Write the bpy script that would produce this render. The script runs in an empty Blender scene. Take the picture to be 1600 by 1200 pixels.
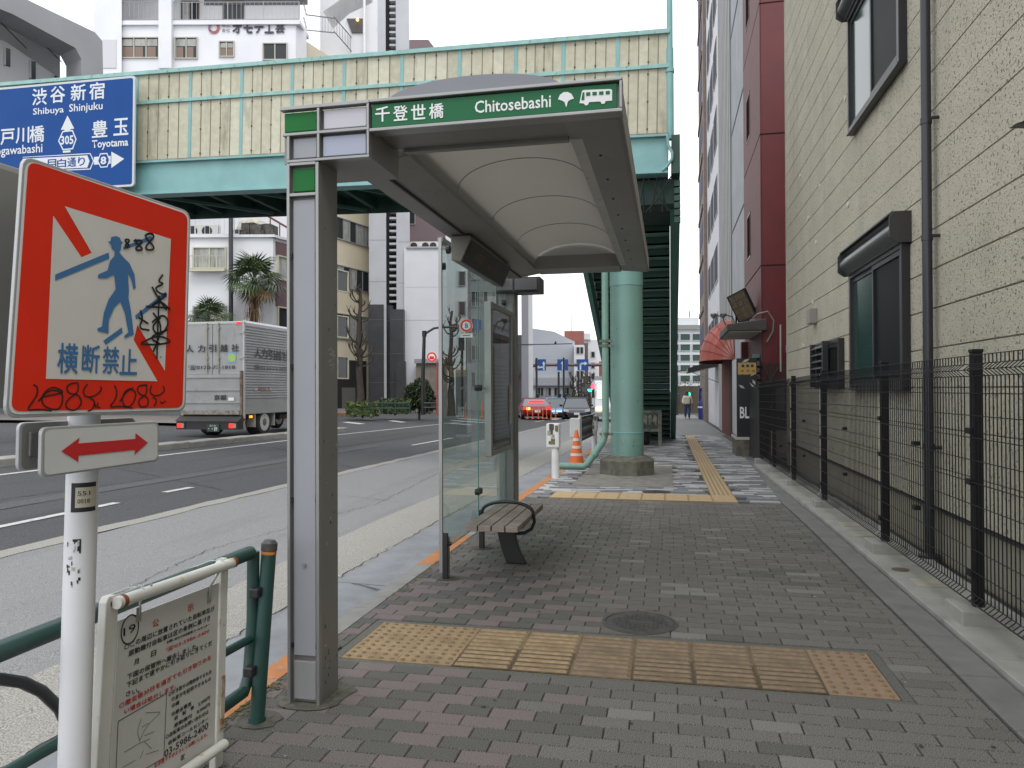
import bpy, math, random
from math import radians as R, sin, cos, pi, tan, atan
from mathutils import Vector as V, Matrix
random.seed(7)
sc = bpy.context.scene
COL = sc.collection

# ---------------------------------------------------------------- camera
FPX, YAW, PITCH, ROLL, EYE = 1160.0, .2085, .0080, -.004, 1.40
fw = V((-sin(YAW)*cos(PITCH), cos(YAW)*cos(PITCH), sin(PITCH)))
r0 = V((cos(YAW), sin(YAW), 0)); u0 = r0.cross(fw)
rt = cos(ROLL)*r0 + sin(ROLL)*u0; up = -sin(ROLL)*r0 + cos(ROLL)*u0
CAM = V((0, 0, EYE))
cam = bpy.data.cameras.new('camera'); camo = bpy.data.objects.new('camera', cam); COL.objects.link(camo)
cam.sensor_width = 36; cam.lens = 36*FPX/1600; cam.clip_end = 2000; cam.clip_start = .05
mw = Matrix.Identity(4)
for i in range(3):
    mw[i][0], mw[i][1], mw[i][2], mw[i][3] = rt[i], up[i], -fw[i], CAM[i]
camo.matrix_world = mw
sc.camera = camo

# ---------------------------------------------------------------- overcast daylight
w = bpy.data.worlds.new('World'); sc.world = w; w.use_nodes = True
nt = w.node_tree; nt.nodes.clear()
sky = nt.nodes.new('ShaderNodeTexSky'); sky.sky_type = 'NISHITA'; sky.sun_disc = False
sky.sun_elevation = R(50); sky.sun_rotation = R(200)
hs = nt.nodes.new('ShaderNodeHueSaturation'); hs.inputs['Saturation'].default_value = .25
mx = nt.nodes.new('ShaderNodeMix'); mx.data_type = 'RGBA'; mx.inputs[0].default_value = .8
mx.inputs[7].default_value = (11.0, 11.2, 11.5, 1)
bg = nt.nodes.new('ShaderNodeBackground'); bg.inputs[1].default_value = .10
wo = nt.nodes.new('ShaderNodeOutputWorld')
nt.links.new(sky.outputs[0], hs.inputs['Color']); nt.links.new(hs.outputs[0], mx.inputs[6])
nt.links.new(mx.outputs[2], bg.inputs[0]); nt.links.new(bg.outputs[0], wo.inputs[0])
sun = bpy.data.lights.new('sun', 'SUN'); sun.energy = .95; sun.angle = R(25); sun.color = (1, .97, .93)
so = bpy.data.objects.new('sun', sun); COL.objects.link(so)
so.rotation_euler = V((-.30, .55, -1)).to_track_quat('-Z', 'Y').to_euler()
sc.view_settings.view_transform = 'Standard'; sc.view_settings.look = 'None'
sc.view_settings.exposure = .74; sc.view_settings.gamma = 1
sc.cycles.max_bounces = 8; sc.cycles.transparent_max_bounces = 24
sc.cycles.use_denoising = True

# ---------------------------------------------------------------- measuring helpers: photograph pixel -> point in the place
def ray(x, y): return (x-800)/FPX*rt - (y-600)/FPX*up + fw
def onax(x, y, ax, val):
    d = ray(x, y); return CAM + d*((val-CAM[ax])/d[ax])
def sm(a, b, x):
    t = min(1, max(0, (x-a)/(b-a))); return t*t*(3-2*t)
def gz(X, Y):
    c = 0 if X >= -2 else -.10 + .30*min(1, max(0, (-2-X)/12))
    return c - .012*max(0, Y-8)*(1-sm(12, 22, -X))
def swz(Y): return -.012*max(0, Y-8)
def ground(x, y):
    z = 0
    for _ in range(60):
        P = onax(x, y, 2, z); z = .7*z + .3*gz(P.x, P.y)
    return P
hf = V((-sin(YAW), cos(YAW), 0)); hr = V((cos(YAW), sin(YAW), 0))
class Plane:
    def __init__(s, O, u, v=V((0, 0, 1))):
        s.O = V(O); s.u = V(u).normalized(); s.n = s.u.cross(V(v)).normalized(); s.v = s.n.cross(s.u).normalized()
    def px(s, x, y):
        d = ray(x, y); t = (s.O-CAM).dot(s.n)/d.dot(s.n); q = CAM+d*t-s.O
        return q.dot(s.u), q.dot(s.v)
    def pt(s, a, b, o=0): return s.O + s.u*a + s.v*b + s.n*o
    def at(s, x, y, o=0): return s.pt(*s.px(x, y), o)
    def M(s, a=0, b=0, o=0):
        m = Matrix.Identity(4); p = s.pt(a, b, o)
        for i in range(3): m[i][0], m[i][1], m[i][2], m[i][3] = s.u[i], s.v[i], s.n[i], p[i]
        return m
    def rect(s, x0, y0, x1, y1):
        ym, xm = (y0+y1)/2, (x0+x1)/2
        return s.px(x0, ym)[0], s.px(xm, y1)[1], s.px(x1, ym)[0], s.px(xm, y0)[1]
def facing(d):                       # vertical plane square to the view at a horizontal distance d
    return Plane(CAM*0+V((0, 0, 0))+hf*d, hr)
def line_x(P, d, x):                 # point on horizontal line P+t*d that stands at photo column x
    q = ray(x, 606); a = V((q.x, q.y)); b = V((d.x, d.y)); p = V((P.x, P.y))
    t = (p.x*a.y - p.y*a.x)/(b.y*a.x - b.x*a.y)
    return V((p.x+b.x*t, p.y+b.y*t, 0))

# ---------------------------------------------------------------- materials
MATS = {}
def mat(name, c, rough=.6, metal=0, n=None, bump=None, spec=.5, c2=None, dirt=None, trans=0):
    if name in MATS: return MATS[name]
    m = bpy.data.materials.new(name); m.use_nodes = True; t = m.node_tree; b = t.nodes['Principled BSDF']
    MATS[name] = m
    b.inputs['Roughness'].default_value = rough; b.inputs['Metallic'].default_value = metal
    b.inputs['Specular IOR Level'].default_value = spec
    if len(c) == 3: c = (*c, 1)
    b.inputs['Base Color'].default_value = c
    tc = t.nodes.new('ShaderNodeTexCoord'); out = None
    if n:
        nz = t.nodes.new('ShaderNodeTexNoise'); nz.inputs['Scale'].default_value = n[0]; nz.inputs['Detail'].default_value = n[2] if len(n) > 2 else 4
        t.links.new(tc.outputs['Object'], nz.inputs['Vector'])
        rp = t.nodes.new('ShaderNodeMapRange'); rp.inputs[1].default_value = .3; rp.inputs[2].default_value = .7
        t.links.new(nz.outputs[0], rp.inputs[0])
        mxn = t.nodes.new('ShaderNodeMix'); mxn.data_type = 'RGBA'
        a = n[1]
        mxn.inputs[6].default_value = tuple(v*(1-a) for v in c[:3])+(1,)
        mxn.inputs[7].default_value = (tuple(v*(1+a) for v in c[:3]) if c2 is None else tuple(c2))+(1,)
        t.links.new(rp.outputs[0], mxn.inputs[0]); out = mxn.outputs[2]
    if dirt:                         # (scale, threshold, colour): stains with shapes of their own
        nd = t.nodes.new('ShaderNodeTexNoise'); nd.inputs['Scale'].default_value = dirt[0]; nd.inputs['Detail'].default_value = 6; nd.inputs['Roughness'].default_value = .65
        mp = t.nodes.new('ShaderNodeMapping'); mp.inputs['Scale'].default_value = dirt[3] if len(dirt) > 3 else (1, 1, 1)
        t.links.new(tc.outputs['Object'], mp.inputs[0]); t.links.new(mp.outputs[0], nd.inputs['Vector'])
        rp2 = t.nodes.new('ShaderNodeMapRange'); rp2.inputs[1].default_value = dirt[1]; rp2.inputs[2].default_value = dirt[1]+.14
        t.links.new(nd.outputs[0], rp2.inputs[0])
        m2 = t.nodes.new('ShaderNodeMix'); m2.data_type = 'RGBA'
        t.links.new(rp2.outputs[0], m2.inputs[0])
        if out: t.links.new(out, m2.inputs[6])
        else: m2.inputs[6].default_value = c
        m2.inputs[7].default_value = (*dirt[2], 1); out = m2.outputs[2]
    if out: t.links.new(out, b.inputs['Base Color'])
    if bump:
        nb = t.nodes.new('ShaderNodeTexNoise'); nb.inputs['Scale'].default_value = bump[0]; nb.inputs['Detail'].default_value = 5
        t.links.new(tc.outputs['Object'], nb.inputs['Vector'])
        bp = t.nodes.new('ShaderNodeBump'); bp.inputs['Strength'].default_value = bump[1]; bp.inputs['Distance'].default_value = bump[2] if len(bump) > 2 else .01
        t.links.new(nb.outputs[0], bp.inputs['Height']); t.links.new(bp.outputs[0], b.inputs['Normal'])
    return m
def emit(name, c, s):
    m = mat(name, c); b = m.node_tree.nodes['Principled BSDF']
    b.inputs['Emission Color'].default_value = (*c, 1); b.inputs['Emission Strength'].default_value = s
    return m
def glassmat(name, tint, refl=.1, rough=.02, haze=.07):
    m = bpy.data.materials.new(name); m.use_nodes = True; t = m.node_tree; t.nodes.clear()
    o = t.nodes.new('ShaderNodeOutputMaterial'); tr = t.nodes.new('ShaderNodeBsdfTransparent'); gl = t.nodes.new('ShaderNodeBsdfGlossy')
    tr.inputs[0].default_value = (*tint, 1); gl.inputs['Roughness'].default_value = rough
    fr = t.nodes.new('ShaderNodeFresnel'); fr.inputs[0].default_value = 1.5
    ad = t.nodes.new('ShaderNodeMath'); ad.operation = 'ADD'; ad.inputs[1].default_value = refl; ad.use_clamp = True
    mxs = t.nodes.new('ShaderNodeMixShader')
    t.links.new(fr.outputs[0], ad.inputs[0]); t.links.new(ad.outputs[0], mxs.inputs[0])
    df = t.nodes.new('ShaderNodeBsdfDiffuse'); df.inputs[0].default_value = (.55, .62, .59, 1); mh = t.nodes.new('ShaderNodeMixShader'); mh.inputs[0].default_value = haze
    t.links.new(tr.outputs[0], mh.inputs[1]); t.links.new(df.outputs[0], mh.inputs[2]); t.links.new(mh.outputs[0], mxs.inputs[1]); t.links.new(gl.outputs[0], mxs.inputs[2]); t.links.new(mxs.outputs[0], o.inputs[0])
    return m

# ---------------------------------------------------------------- mesh builder
class MB:
    def __init__(s, M=None): s.v = []; s.f = []; s.mi = []; s.M = M; s.cur = 0
    def p(s, co):
        co = V(co); s.v.append(tuple(s.M @ co) if s.M else tuple(co)); return len(s.v)-1
    def face(s, pts): s.f.append([s.p(q) for q in pts]); s.mi.append(s.cur); return s
    def fi(s, idx): s.f.append(list(idx)); s.mi.append(s.cur)
    def box(s, x0, x1, y0, y1, z0, z1):
        i = [s.p(q) for q in ((x0,y0,z0),(x1,y0,z0),(x1,y1,z0),(x0,y1,z0),(x0,y0,z1),(x1,y0,z1),(x1,y1,z1),(x0,y1,z1))]
        for f in ((0,3,2,1),(4,5,6,7),(0,1,5,4),(1,2,6,5),(2,3,7,6),(3,0,4,7)): s.fi([i[k] for k in f])
        return s
    def slab(s, pts, ext):           # closed prism: polygon + extrusion vector
        e = V(ext); a = [s.p(q) for q in pts]; b = [s.p(V(q)+e) for q in pts]; n = len(a)
        s.fi(a[::-1]); s.fi(b)
        for k in range(n): s.fi((a[k], a[(k+1) % n], b[(k+1) % n], b[k]))
        return s
    def tube(s, pts, r, n=10, r1=None, cap=True):
        pts = [V(q) for q in pts]; rings = []; L = len(pts); nx = None
        for k, q in enumerate(pts):
            d = (pts[min(k+1, L-1)]-pts[max(k-1, 0)]).normalized()
            if nx is None:
                nx = d.cross(V((0, 0, 1)) if abs(d.z) < .9 else V((1, 0, 0))).normalized()
            else: nx = (nx-d*nx.dot(d)).normalized()
            ny = d.cross(nx); rr = r if r1 is None else r+(r1-r)*k/(L-1)
            if isinstance(r, (list, tuple)): rr = r[k]
            rings.append([s.p(q+nx*rr*cos(2*pi*j/n)+ny*rr*sin(2*pi*j/n)) for j in range(n)])
        for a, b in zip(rings, rings[1:]):
            for j in range(n): s.fi((a[j], a[(j+1) % n], b[(j+1) % n], b[j]))
        if cap: s.fi(rings[0][::-1]); s.fi(rings[-1])
        return s
    def lathe(s, c, prof, n=16):     # prof: (radius, z) about a vertical axis at c
        c = V(c); rings = [[s.p(c+V((r*cos(2*pi*j/n), r*sin(2*pi*j/n), z))) for j in range(n)] for r, z in prof]
        for a, b in zip(rings, rings[1:]):
            for j in range(n): s.fi((a[j], a[(j+1) % n], b[(j+1) % n], b[j]))
        s.fi(rings[0][::-1]); s.fi(rings[-1]); return s
    def build(s, name, m, parent=None, local=False, smooth=False, bevel=0, kind=None):
        vs = s.v
        if parent is not None and not local:
            o = wloc(parent); vs = [tuple(V(q)-o) for q in vs]
        me = bpy.data.meshes.new(name); me.from_pydata(vs, [], s.f); 
        for k in (m if isinstance(m, (list, tuple)) else [m]): me.materials.append(k)
        if any(s.mi): me.polygons.foreach_set('material_index', s.mi)
        if smooth:
            me.polygons.foreach_set('use_smooth', [True]*len(s.f))
            try: me.set_sharp_from_angle(angle=R(40))
            except Exception: pass
        me.update()
        o = bpy.data.objects.new(name, me); COL.objects.link(o)
        if parent is not None: o.parent = parent
        if bevel:
            b = o.modifiers.new('bevel', 'BEVEL'); b.width = bevel; b.segments = 2; b.limit_method = 'ANGLE'; b.angle_limit = R(40)
        if kind: o['kind'] = kind
        return o
WL = {}
def wloc(o):
    p = V((0, 0, 0))
    while o is not None: p += o.location; o = o.parent
    return p
def thing(name, label, cat, loc=(0, 0, 0), rz=0, group=None):
    o = bpy.data.objects.new(name, None); COL.objects.link(o); o.location = loc; o.rotation_euler = (0, 0, rz)
    o.empty_display_size = .1
    return tag(o, label, cat, group)
def tag(o, label, cat, group=None):
    o['label'] = label; o['category'] = cat
    if group: o['group'] = group
    return o
def struct(o, label=None, cat=None):
    o['kind'] = 'structure'
    if label: o['label'] = label
    if cat: o['category'] = cat
    return o
KIDS = {}
def children(o): return [c for c in bpy.data.objects if c.parent == o]
def copy_tree(o, parent=None, **kw):
    kids = list(o.children)
    c = o.copy(); COL.objects.link(c); c.parent = parent
    for ch in kids: copy_tree(ch, c)
    for k, v_ in kw.items(): c[k] = v_
    return c
def text(body, M, w, h, m, parent, name='lettering', bold=0, align=None):
    cjk = any(ord(q) > 0x2fff for q in body); c = bpy.data.curves.new('t', 'FONT'); c.body = body; c.size = 1; c.resolution_u = 2; c.offset = 0 if cjk else bold
    if align: c.align_x = align
    o = bpy.data.objects.new('t', c); COL.objects.link(o)
    dg = bpy.context.evaluated_depsgraph_get()
    me = bpy.data.meshes.new_from_object(o.evaluated_get(dg)); bpy.data.objects.remove(o); bpy.data.curves.remove(c)
    xs = [v.co.x for v in me.vertices]; ys = [v.co.y for v in me.vertices]
    cx, cy = (min(xs)+max(xs))/2, (min(ys)+max(ys))/2; sx = w/(max(xs)-min(xs)) if w else None; sy = h/(max(ys)-min(ys)) if h else None
    sx = sx or sy; sy = sy or sx
    off = wloc(parent) if parent is not None else V((0, 0, 0))
    T = Matrix.Translation(-off) @ M @ Matrix.Diagonal((sx, sy, 1, 1)) @ Matrix.Translation((-cx, -cy, 0))
    if cjk and bold:                 # heavier strokes: the same glyph outlines laid over each other a hair apart
        b0 = bold*1.3; vs = [v.co.copy() for v in me.vertices]; fs = [tuple(p.vertices) for p in me.polygons]; N = len(vs); V2, F2 = [], []
        for k, (dx, dy) in enumerate(((b0, 0), (-b0, 0), (0, b0), (0, -b0))):
            V2 += [(v.x+dx, v.y+dy, v.z+.0002*k) for v in vs]; F2 += [tuple(i+N*k for i in f) for f in fs]
        bpy.data.meshes.remove(me); me = bpy.data.meshes.new(name); me.from_pydata(V2, [], F2)
    me.transform(T); me.materials.clear(); me.materials.append(m); me.name = name
    o = bpy.data.objects.new(name, me); COL.objects.link(o); o.parent = parent
    return o
def ptext(pl, body, x0, y0, x1, y1, m, parent, off=.003, bold=0, name='lettering'):
    a, b, c, d = pl.rect(x0, y0, x1, y1)
    return text(body, pl.M((a+c)/2, (b+d)/2, off), c-a, d-b, m, parent, name, bold)
def ppoly(pl, pts, m, parent, off, name, thick=0):
    mb = MB()
    q = [pl.at(x, y, off) for x, y in pts]
    if thick: mb.slab(q, pl.n*thick)
    else: mb.face(q)
    return mb.build(name, m, parent)
def stroke(pl, lines, wd, m, parent, off, name):
    mb = MB()
    for pts in lines:
        q = [V(pl.px(x, y)) for x, y in pts]
        # smooth the polyline
        for _ in range(2):
            n = [q[0]]
            for a, b in zip(q, q[1:]): n += [a*.75+b*.25, a*.25+b*.75]
            q = n+[q[-1]]
        L = []
        for k in range(len(q)):
            d = q[min(k+1, len(q)-1)]-q[max(k-1, 0)]
            d = d.normalized() if d.length > 1e-9 else V((1, 0)); nn = V((-d.y, d.x))*wd/2
            L.append((mb.p(pl.pt(*(q[k]+nn), off)), mb.p(pl.pt(*(q[k]-nn), off))))
        for a, b in zip(L, L[1:]): mb.fi((a[0], a[1], b[1], b[0]))
    return mb.build(name, m, parent)

# ---------------------------------------------------------------- shared materials
WHITE = mat('white_paint', (.72, .73, .74), .45, n=(6, .06), dirt=(9, .66, (.45, .42, .36)))
BLACK = mat('black_metal', (.018, .018, .020), .4)
DARK = mat('dark_interior', (.02, .02, .022), .7)
STEEL = mat('brushed_aluminium', (.34, .345, .34), .42, .75, n=(3, .10), bump=(60, .05))
STEELD = mat('dark_aluminium', (.17, .17, .165), .45, .6, n=(2, .15))
PANEL = mat('grey_blue_panel', (.275, .285, .315), .5, n=(2, .06), dirt=(4, .66, (.20, .205, .22), (1, 1, .25)))
GREEN = mat('sign_green', (.010, .135, .030), .5, n=(3, .06), spec=.2)
SIGNWHITE = mat('sign_white', (.74, .76, .76), .4)
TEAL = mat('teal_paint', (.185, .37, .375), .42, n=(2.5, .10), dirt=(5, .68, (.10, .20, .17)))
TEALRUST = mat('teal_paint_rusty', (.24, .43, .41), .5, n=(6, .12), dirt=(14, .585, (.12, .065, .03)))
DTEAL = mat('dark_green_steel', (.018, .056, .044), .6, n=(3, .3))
CONC = mat('concrete', (.30, .295, .27), .85, n=(4, .15), bump=(40, .3), dirt=(3, .6, (.19, .18, .155)))
CONCD = mat('mossy_concrete', (.12, .115, .09), .9, n=(8, .35), bump=(30, .5))
WINDOW = mat('window_glass', (.028, .034, .036), .12, spec=.35)
WINDOWG = mat('window_glass_green', (.022, .055, .046), .12, spec=.35)
CURTAIN = mat('curtain', (.33, .335, .32), .35, n=(3, .2), dirt=(5, .5, (.17, .18, .175), (1, 1, .08)))
ALU = mat('window_aluminium', (.35, .35, .34), .4, .4)
RED = mat('sign_red', (.74, .030, .010), .5, n=(5, .06), spec=.25)
BLUEP = mat('sign_blue_print', (.05, .17, .38), .4)
BLUE = mat('guide_sign_blue', (.003, .055, .235), .5, n=(2, .06), spec=.2)
TYRE = mat('tyre_rubber', (.02, .02, .02), .8)
INK = mat('black_ink', (.015, .015, .018), .5)
# ================================================================ GROUND
def drape(name, x0, x1, y0, y1, dz, m, nx=1, ny=None, zf=gz, kind='structure', parent=None, wob=0):
    mb = MB(); ny = ny or max(1, int((y1-y0)/1.5)); ids = []
    for j in range(ny+1):
        Y = y0+(y1-y0)*j/ny; row = []
        for i in range(nx+1):
            X = x0+(x1-x0)*i/nx
            e = wob*random.uniform(-1, 1) if i in (0, nx) else 0
            row.append(mb.p((X+e, Y, zf(X, Y)+dz)))
        ids.append(row)
    for a, b in zip(ids, ids[1:]):
        for i in range(nx): mb.fi((a[i], a[i+1], b[i+1], b[i]))
    o = mb.build(name, m, parent)
    if parent is None: o['kind'] = kind
    return o
ASPH = mat('asphalt', (.056, .058, .063), .85, n=(95, .8, 2), bump=(120, .6), dirt=(.9, .53, (.040, .041, .044), (1, .10, 1)))
BUSL = mat('bus_lane_surfacing', (.205, .207, .212), .9, n=(170, .6, 2), bump=(90, .6), dirt=(1.1, .55, (.165, .167, .172), (1, .10, 1)))
CREAM = mat('cream_surfacing', (.27, .262, .24), .9, n=(150, .6, 2), bump=(80, .5), dirt=(1.6, .6, (.26, .255, .24), (1, .2, 1)))
LINE = mat('road_paint', (.48, .48, .47), .7, n=(30, .2), dirt=(9, .55, (.15, .15, .15)))
GUT = mat('gutter_concrete', (.215, .228, .245), .8, n=(5, .14), bump=(60, .3), dirt=(2.5, .58, (.155, .16, .168), (1, .4, 1)))
g = MB()                                              # the land itself, out to the horizon
for a, b in ((-2, 0), ):
    pass
land = drape('ground', -260, 260, -40, 900, -.5, mat('far_ground', (.10, .10, .10), .9, n=(.3, .2)), 20, 60, zf=lambda X, Y: gz(X, min(Y, 90)) if X < -2 else swz(min(Y, 90))-.1)
road = drape('road', -60, -2.3, -6, 120, 0, ASPH, 24, 90)
drape('bus_lane', -5.55, -3.2, -6, 60, .004, BUSL, 3, 90, wob=.03)
drape('road_shoulder', -3.22, -2.55, -6, 60, .008, CREAM, 2, 90, wob=.015)
drape('bus_lane_edge', -5.75, -5.55, -6, 45, .008, CREAM, 1, 120, wob=.03)
lane = MB()
def dash(mb, x0, x1, y0, y1, dz=.007, n=3):
    for j in range(n):
        a, b = y0+(y1-y0)*j/n, y0+(y1-y0)*(j+1)/n
        mb.face([(x0, a, gz(x0, a)+dz), (x1, a, gz(x1, a)+dz), (x1, b, gz(x1, b)+dz), (x0, b, gz(x0, b)+dz)])
marks = bpy.data.objects.new('road_marking', None); COL.objects.link(marks); marks['kind'] = 'structure'
for k, (y0, y1) in enumerate(((1.6, 8.0), (9.0, 9.6), (19.4, 23.3), (30, 34), (40, 43))):
    mb = MB(); dash(mb, -6.74-.012*y0, -6.63-.012*y0, y0, y1); mb.build('lane_dash', LINE, marks)
mb = MB()
for k in range(30):
    y0 = -4+k*1.4; y1 = y0+1.4; xa = -10.25-.034*max(0, y0-9)+(.0 if y0 < 21 else .055*(y0-21)); xb = -10.25-.034*max(0, y1-9)+(0 if y1 < 21 else .055*(y1-21))
    mb.face([(xa-.16, y0, gz(xa, y0)+.007), (xa, y0, gz(xa, y0)+.007), (xb, y1, gz(xb, y1)+.007), (xb-.16, y1, gz(xb, y1)+.007)])
mb.build('edge_line', LINE, marks)
for (xa, ya, xb, yb) in ((-9.0, 36, -11.5, 38), (-9.5, 39, -12, 41.2), (-9, 33, -10.4, 34.2), (-12.5, 33.5, -13.6, 34.6), (-13.2, 30.2, -14.4, 31.1)):
    mb = MB(); mb.face([(xa, ya, gz(xa, ya)+.012), (xa+.1, ya+.5, gz(xa, ya)+.012), (xb+.1, yb+.5, gz(xb, yb)+.012), (xb, yb, gz(xb, yb)+.012)]); mb.build('oblique_stripe', LINE, marks)
# stop line and crossing at the junction
for k in range(9):
    mb = MB(); x = -11+k*.95; dash(mb, x, x+.45, 44.5, 47.5); mb.build('crossing_bar', LINE, marks)
med = bpy.data.objects.new('median', None); COL.objects.link(med); struct(med)
for k in range(14):
    y0 = 4+k*1.5; mb = MB(); z = gz(-11.6, y0+.7)
    mb.box(-11.85, -11.35, y0, y0+1.48, z-.1, z+.13); mb.build('median_stone', CONC, med, bevel=.02)
# ---------------------------------------------------------------- kerb and gutter
ORANGE = mat('worn_orange_paint', (.43, .175, .06), .8, n=(7, .14), dirt=(12, .56, (.30, .27, .23)))
kerb = bpy.data.objects.new('kerb', None); COL.objects.link(kerb); struct(kerb)
KER = mat('kerb_concrete', (.235, .235, .225), .85, n=(7, .12), bump=(70, .3), dirt=(4, .6, (.16, .16, .15)))
for k in range(52):
    y0 = -1.5+k*.6; y1 = y0+.594; z = swz(y0+.3)
    om = ORANGE if not (3.95 < y0+.3 < 5.6 or 6.9 < y0+.3 < 7.6) else KER
    mb = MB(); i0 = len(mb.v)
    mb.slab([(-1.862, y0, z-.25), (-1.862, y0, z+.003), (-2.0, y0, z-.004), (-2.03, y0, z-.03), (-2.045, y0, z-.25)], (0, y1-y0, 0))
    for j in range(len(mb.f)):
        if om is ORANGE and all(mb.v[q][2] > z-.01 for q in mb.f[j]): mb.mi[j] = 1
    mb.build('kerb_stone', [KER, om], kerb)
gut = bpy.data.objects.new('gutter', None); COL.objects.link(gut); struct(gut)
for k in range(22):
    y0 = .1+k*2.62-2.6; mb = MB()
    z0, z1 = swz(y0), swz(y0+2.6)
    mb.slab([(-2.58, y0, z0-.3), (-2.58, y0, z0-.078), (-2.0, y0, z0-.095), (-2.0, y0, z0-.3)], (0, 2.605, z1-z0)); mb.build('gutter_slab', GUT, gut)
# ---------------------------------------------------------------- the pavement
side = drape('sidewalk', -1.89, 60, -6, 95, -.016, mat('joint_sand', (.055, .053, .048), .95, n=(40, .3)), 6, 60, zf=lambda X, Y: swz(Y))
side['kind'] = 'structure'
pvb = (55, .28, .004)
PAV = dict(
    dark=mat('paver_charcoal', (.100, .099, .090), .9, n=(230, .85, 2), bump=(200, .5), dirt=(1.3, .62, (.090, .089, .080))),
    grey=mat('paver_grey', (.148, .143, .129), .9, n=(230, .85, 2), bump=(200, .5), dirt=(1.3, .62, (.14, .137, .124))),
    mid=mat('paver_mid_grey', (.126, .121, .108), .9, n=(230, .85, 2), bump=(200, .5), dirt=(1.3, .62, (.116, .112, .10))),
    light=mat('paver_light', (.190, .186, .170), .9, n=(260, .6, 2), bump=(200, .5)),
    pink=mat('paver_pink', (.168, .140, .136), .9, n=(230, .6, 2), bump=(200, .5), dirt=(1.3, .60, (.165, .128, .122))))
PAV['rose'] = mat('paver_rose_grey', (.140, .126, .120), .9, n=(230, .7, 2), bump=(200, .5))
PK = list(PAV)
HOLES = [(-1.75, 1.07, 3.58, 4.28), (-1.58, .84, 9.68, 10.32)]
MAN = [(-.18, 4.53, .225), (-.18, 10.52, .2)]
def paver_kind(c, r, X, Y):
    t = (c + r*.5)
    if X < -.55-.25*((r*7) % 3-1)*.5 - max(0, (Y-5.4))*1.5 and Y < 5.75:
        pk = (c - (r+1)//2) % 2 == 0
        if random.random() < .07: pk = not pk
        if Y < 3.05 and X < -.95-(Y-2.3)*.3: return ('rose' if pk else 'dark') if random.random() < .85 else 'mid'
        return ('pink' if random.random() < .9 else 'rose') if pk else 'dark'
    q = random.random()
    if X > .55 and Y < 5.5: return 'grey' if q < .74 else ('mid' if q < .965 else 'light')
    if Y < 3.5: return 'grey' if q < .55 else ('mid' if q < .88 else ('light' if q < .93 else 'dark'))
    return 'mid' if q < .66 else ('dark' if q < .72 else ('grey' if q < .95 else 'light'))
def paver_geo(mb, x0, x1, y0, y1, z, tx, ty, g_=.0016):
    gg = g_; b = .0032; h = -.016
    lo = [(x0+g_, y0+g_), (x1-g_, y0+g_), (x1-g_, y1-g_), (x0+g_, y1-g_)]
    hi = [(x0+g_+b, y0+g_+b), (x1-g_-b, y0+g_+b), (x1-g_-b, y1-g_-b), (x0+g_+b, y1-g_-b)]
    xm, ym = (x0+x1)/2, (y0+y1)/2
    a = [mb.p((x, y, z-.005+(x-xm)*tx+(y-ym)*ty)) for x, y in lo]; c = [mb.p((x, y, z+(x-xm)*tx+(y-ym)*ty)) for x, y in hi]
    l = [mb.p((x, y, z-.018)) for x, y in lo]
    mb.fi(c)
    for k in range(4):
        mb.fi((a[k], a[(k+1) % 4], c[(k+1) % 4], c[k])); mb.fi((l[k], l[(k+1) % 4], a[(k+1) % 4], a[k]))
PW, PH = .2, .1
cells = []
for r in range(int((9.62-1.2)/PH)):
    y0 = 1.2+r*PH; y1 = y0+PH; sft = (r % 2)*PW/2 + ((r//9) % 2)*.03
    c = 0; x = -1.87-sft
    while x < 1.36:
        pw = PW if x < .42 else .255
        segs = [(max(x, -1.87), min(x+pw, 1.36))]
        for hx0, hx1, hy0, hy1 in HOLES:
            ns = []
            for a, b in segs:
                if y1 <= hy0+.02 or y0 >= hy1-.02 or b <= hx0 or a >= hx1: ns.append((a, b)); continue
                if a < hx0: ns.append((a, hx0))
                if b > hx1: ns.append((hx1, b))
            segs = ns
        for a, b in segs:
            if b-a < .03: continue
            if any(((a+b)/2-mx_)**2+((y0+y1)/2-my)**2 < (mr-.03)**2 for mx_, my, mr in MAN): continue
            cells.append((a, b, y0, y1, c, r, x))
        x += pw; c += 1
def seen(cx, cy):                     # inside the picture?
    d = V((cx, cy, 0))-CAM; z = d.dot(fw)
    if z < .2: return False
    px, py = 800+FPX*d.dot(rt)/z, 600-FPX*d.dot(up)/z
    return -30 < px < 1630 and py < 1215
order = sorted([q for q in cells if seen((q[0]+q[1])/2, (q[2]+q[3])/2)], key=lambda q: q[2])
near = set(id(q) for q in order[:298])
PM = {}
rest = MB()
for q in cells:
    a, b, y0, y1, c, r, x = q
    k = paver_kind(c, r, x+PW/2, (y0+y1)/2); z = swz(y0)+random.uniform(-.0012, .0008); tx, ty = random.uniform(-.004, .004), random.uniform(-.006, .006)
    if id(q) in near:
        key = (k, round(b-a, 2))
        if key not in PM:
            mb = MB(); paver_geo(mb, -(b-a)/2, (b-a)/2, -PH/2, PH/2, 0, 0, 0, .0016 if b-a < .21 else .0028)
            o = mb.build('paver', PAV[k], side); PM[key] = o.data
        else:
            o = bpy.data.objects.new('paver', PM[key]); COL.objects.link(o); o.parent = side
        o.location = ((a+b)/2, (y0+y1)/2, z); o.rotation_euler = (ty, -tx, random.uniform(-.008, .008))
    else:
        rest.cur = PK.index(k); paver_geo(rest, a, b, y0, y1, z, tx, ty, .0016 if a < .4 else .0028)
rest.build('paver_field', [PAV[k] for k in PK], side, kind='stuff')
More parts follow.
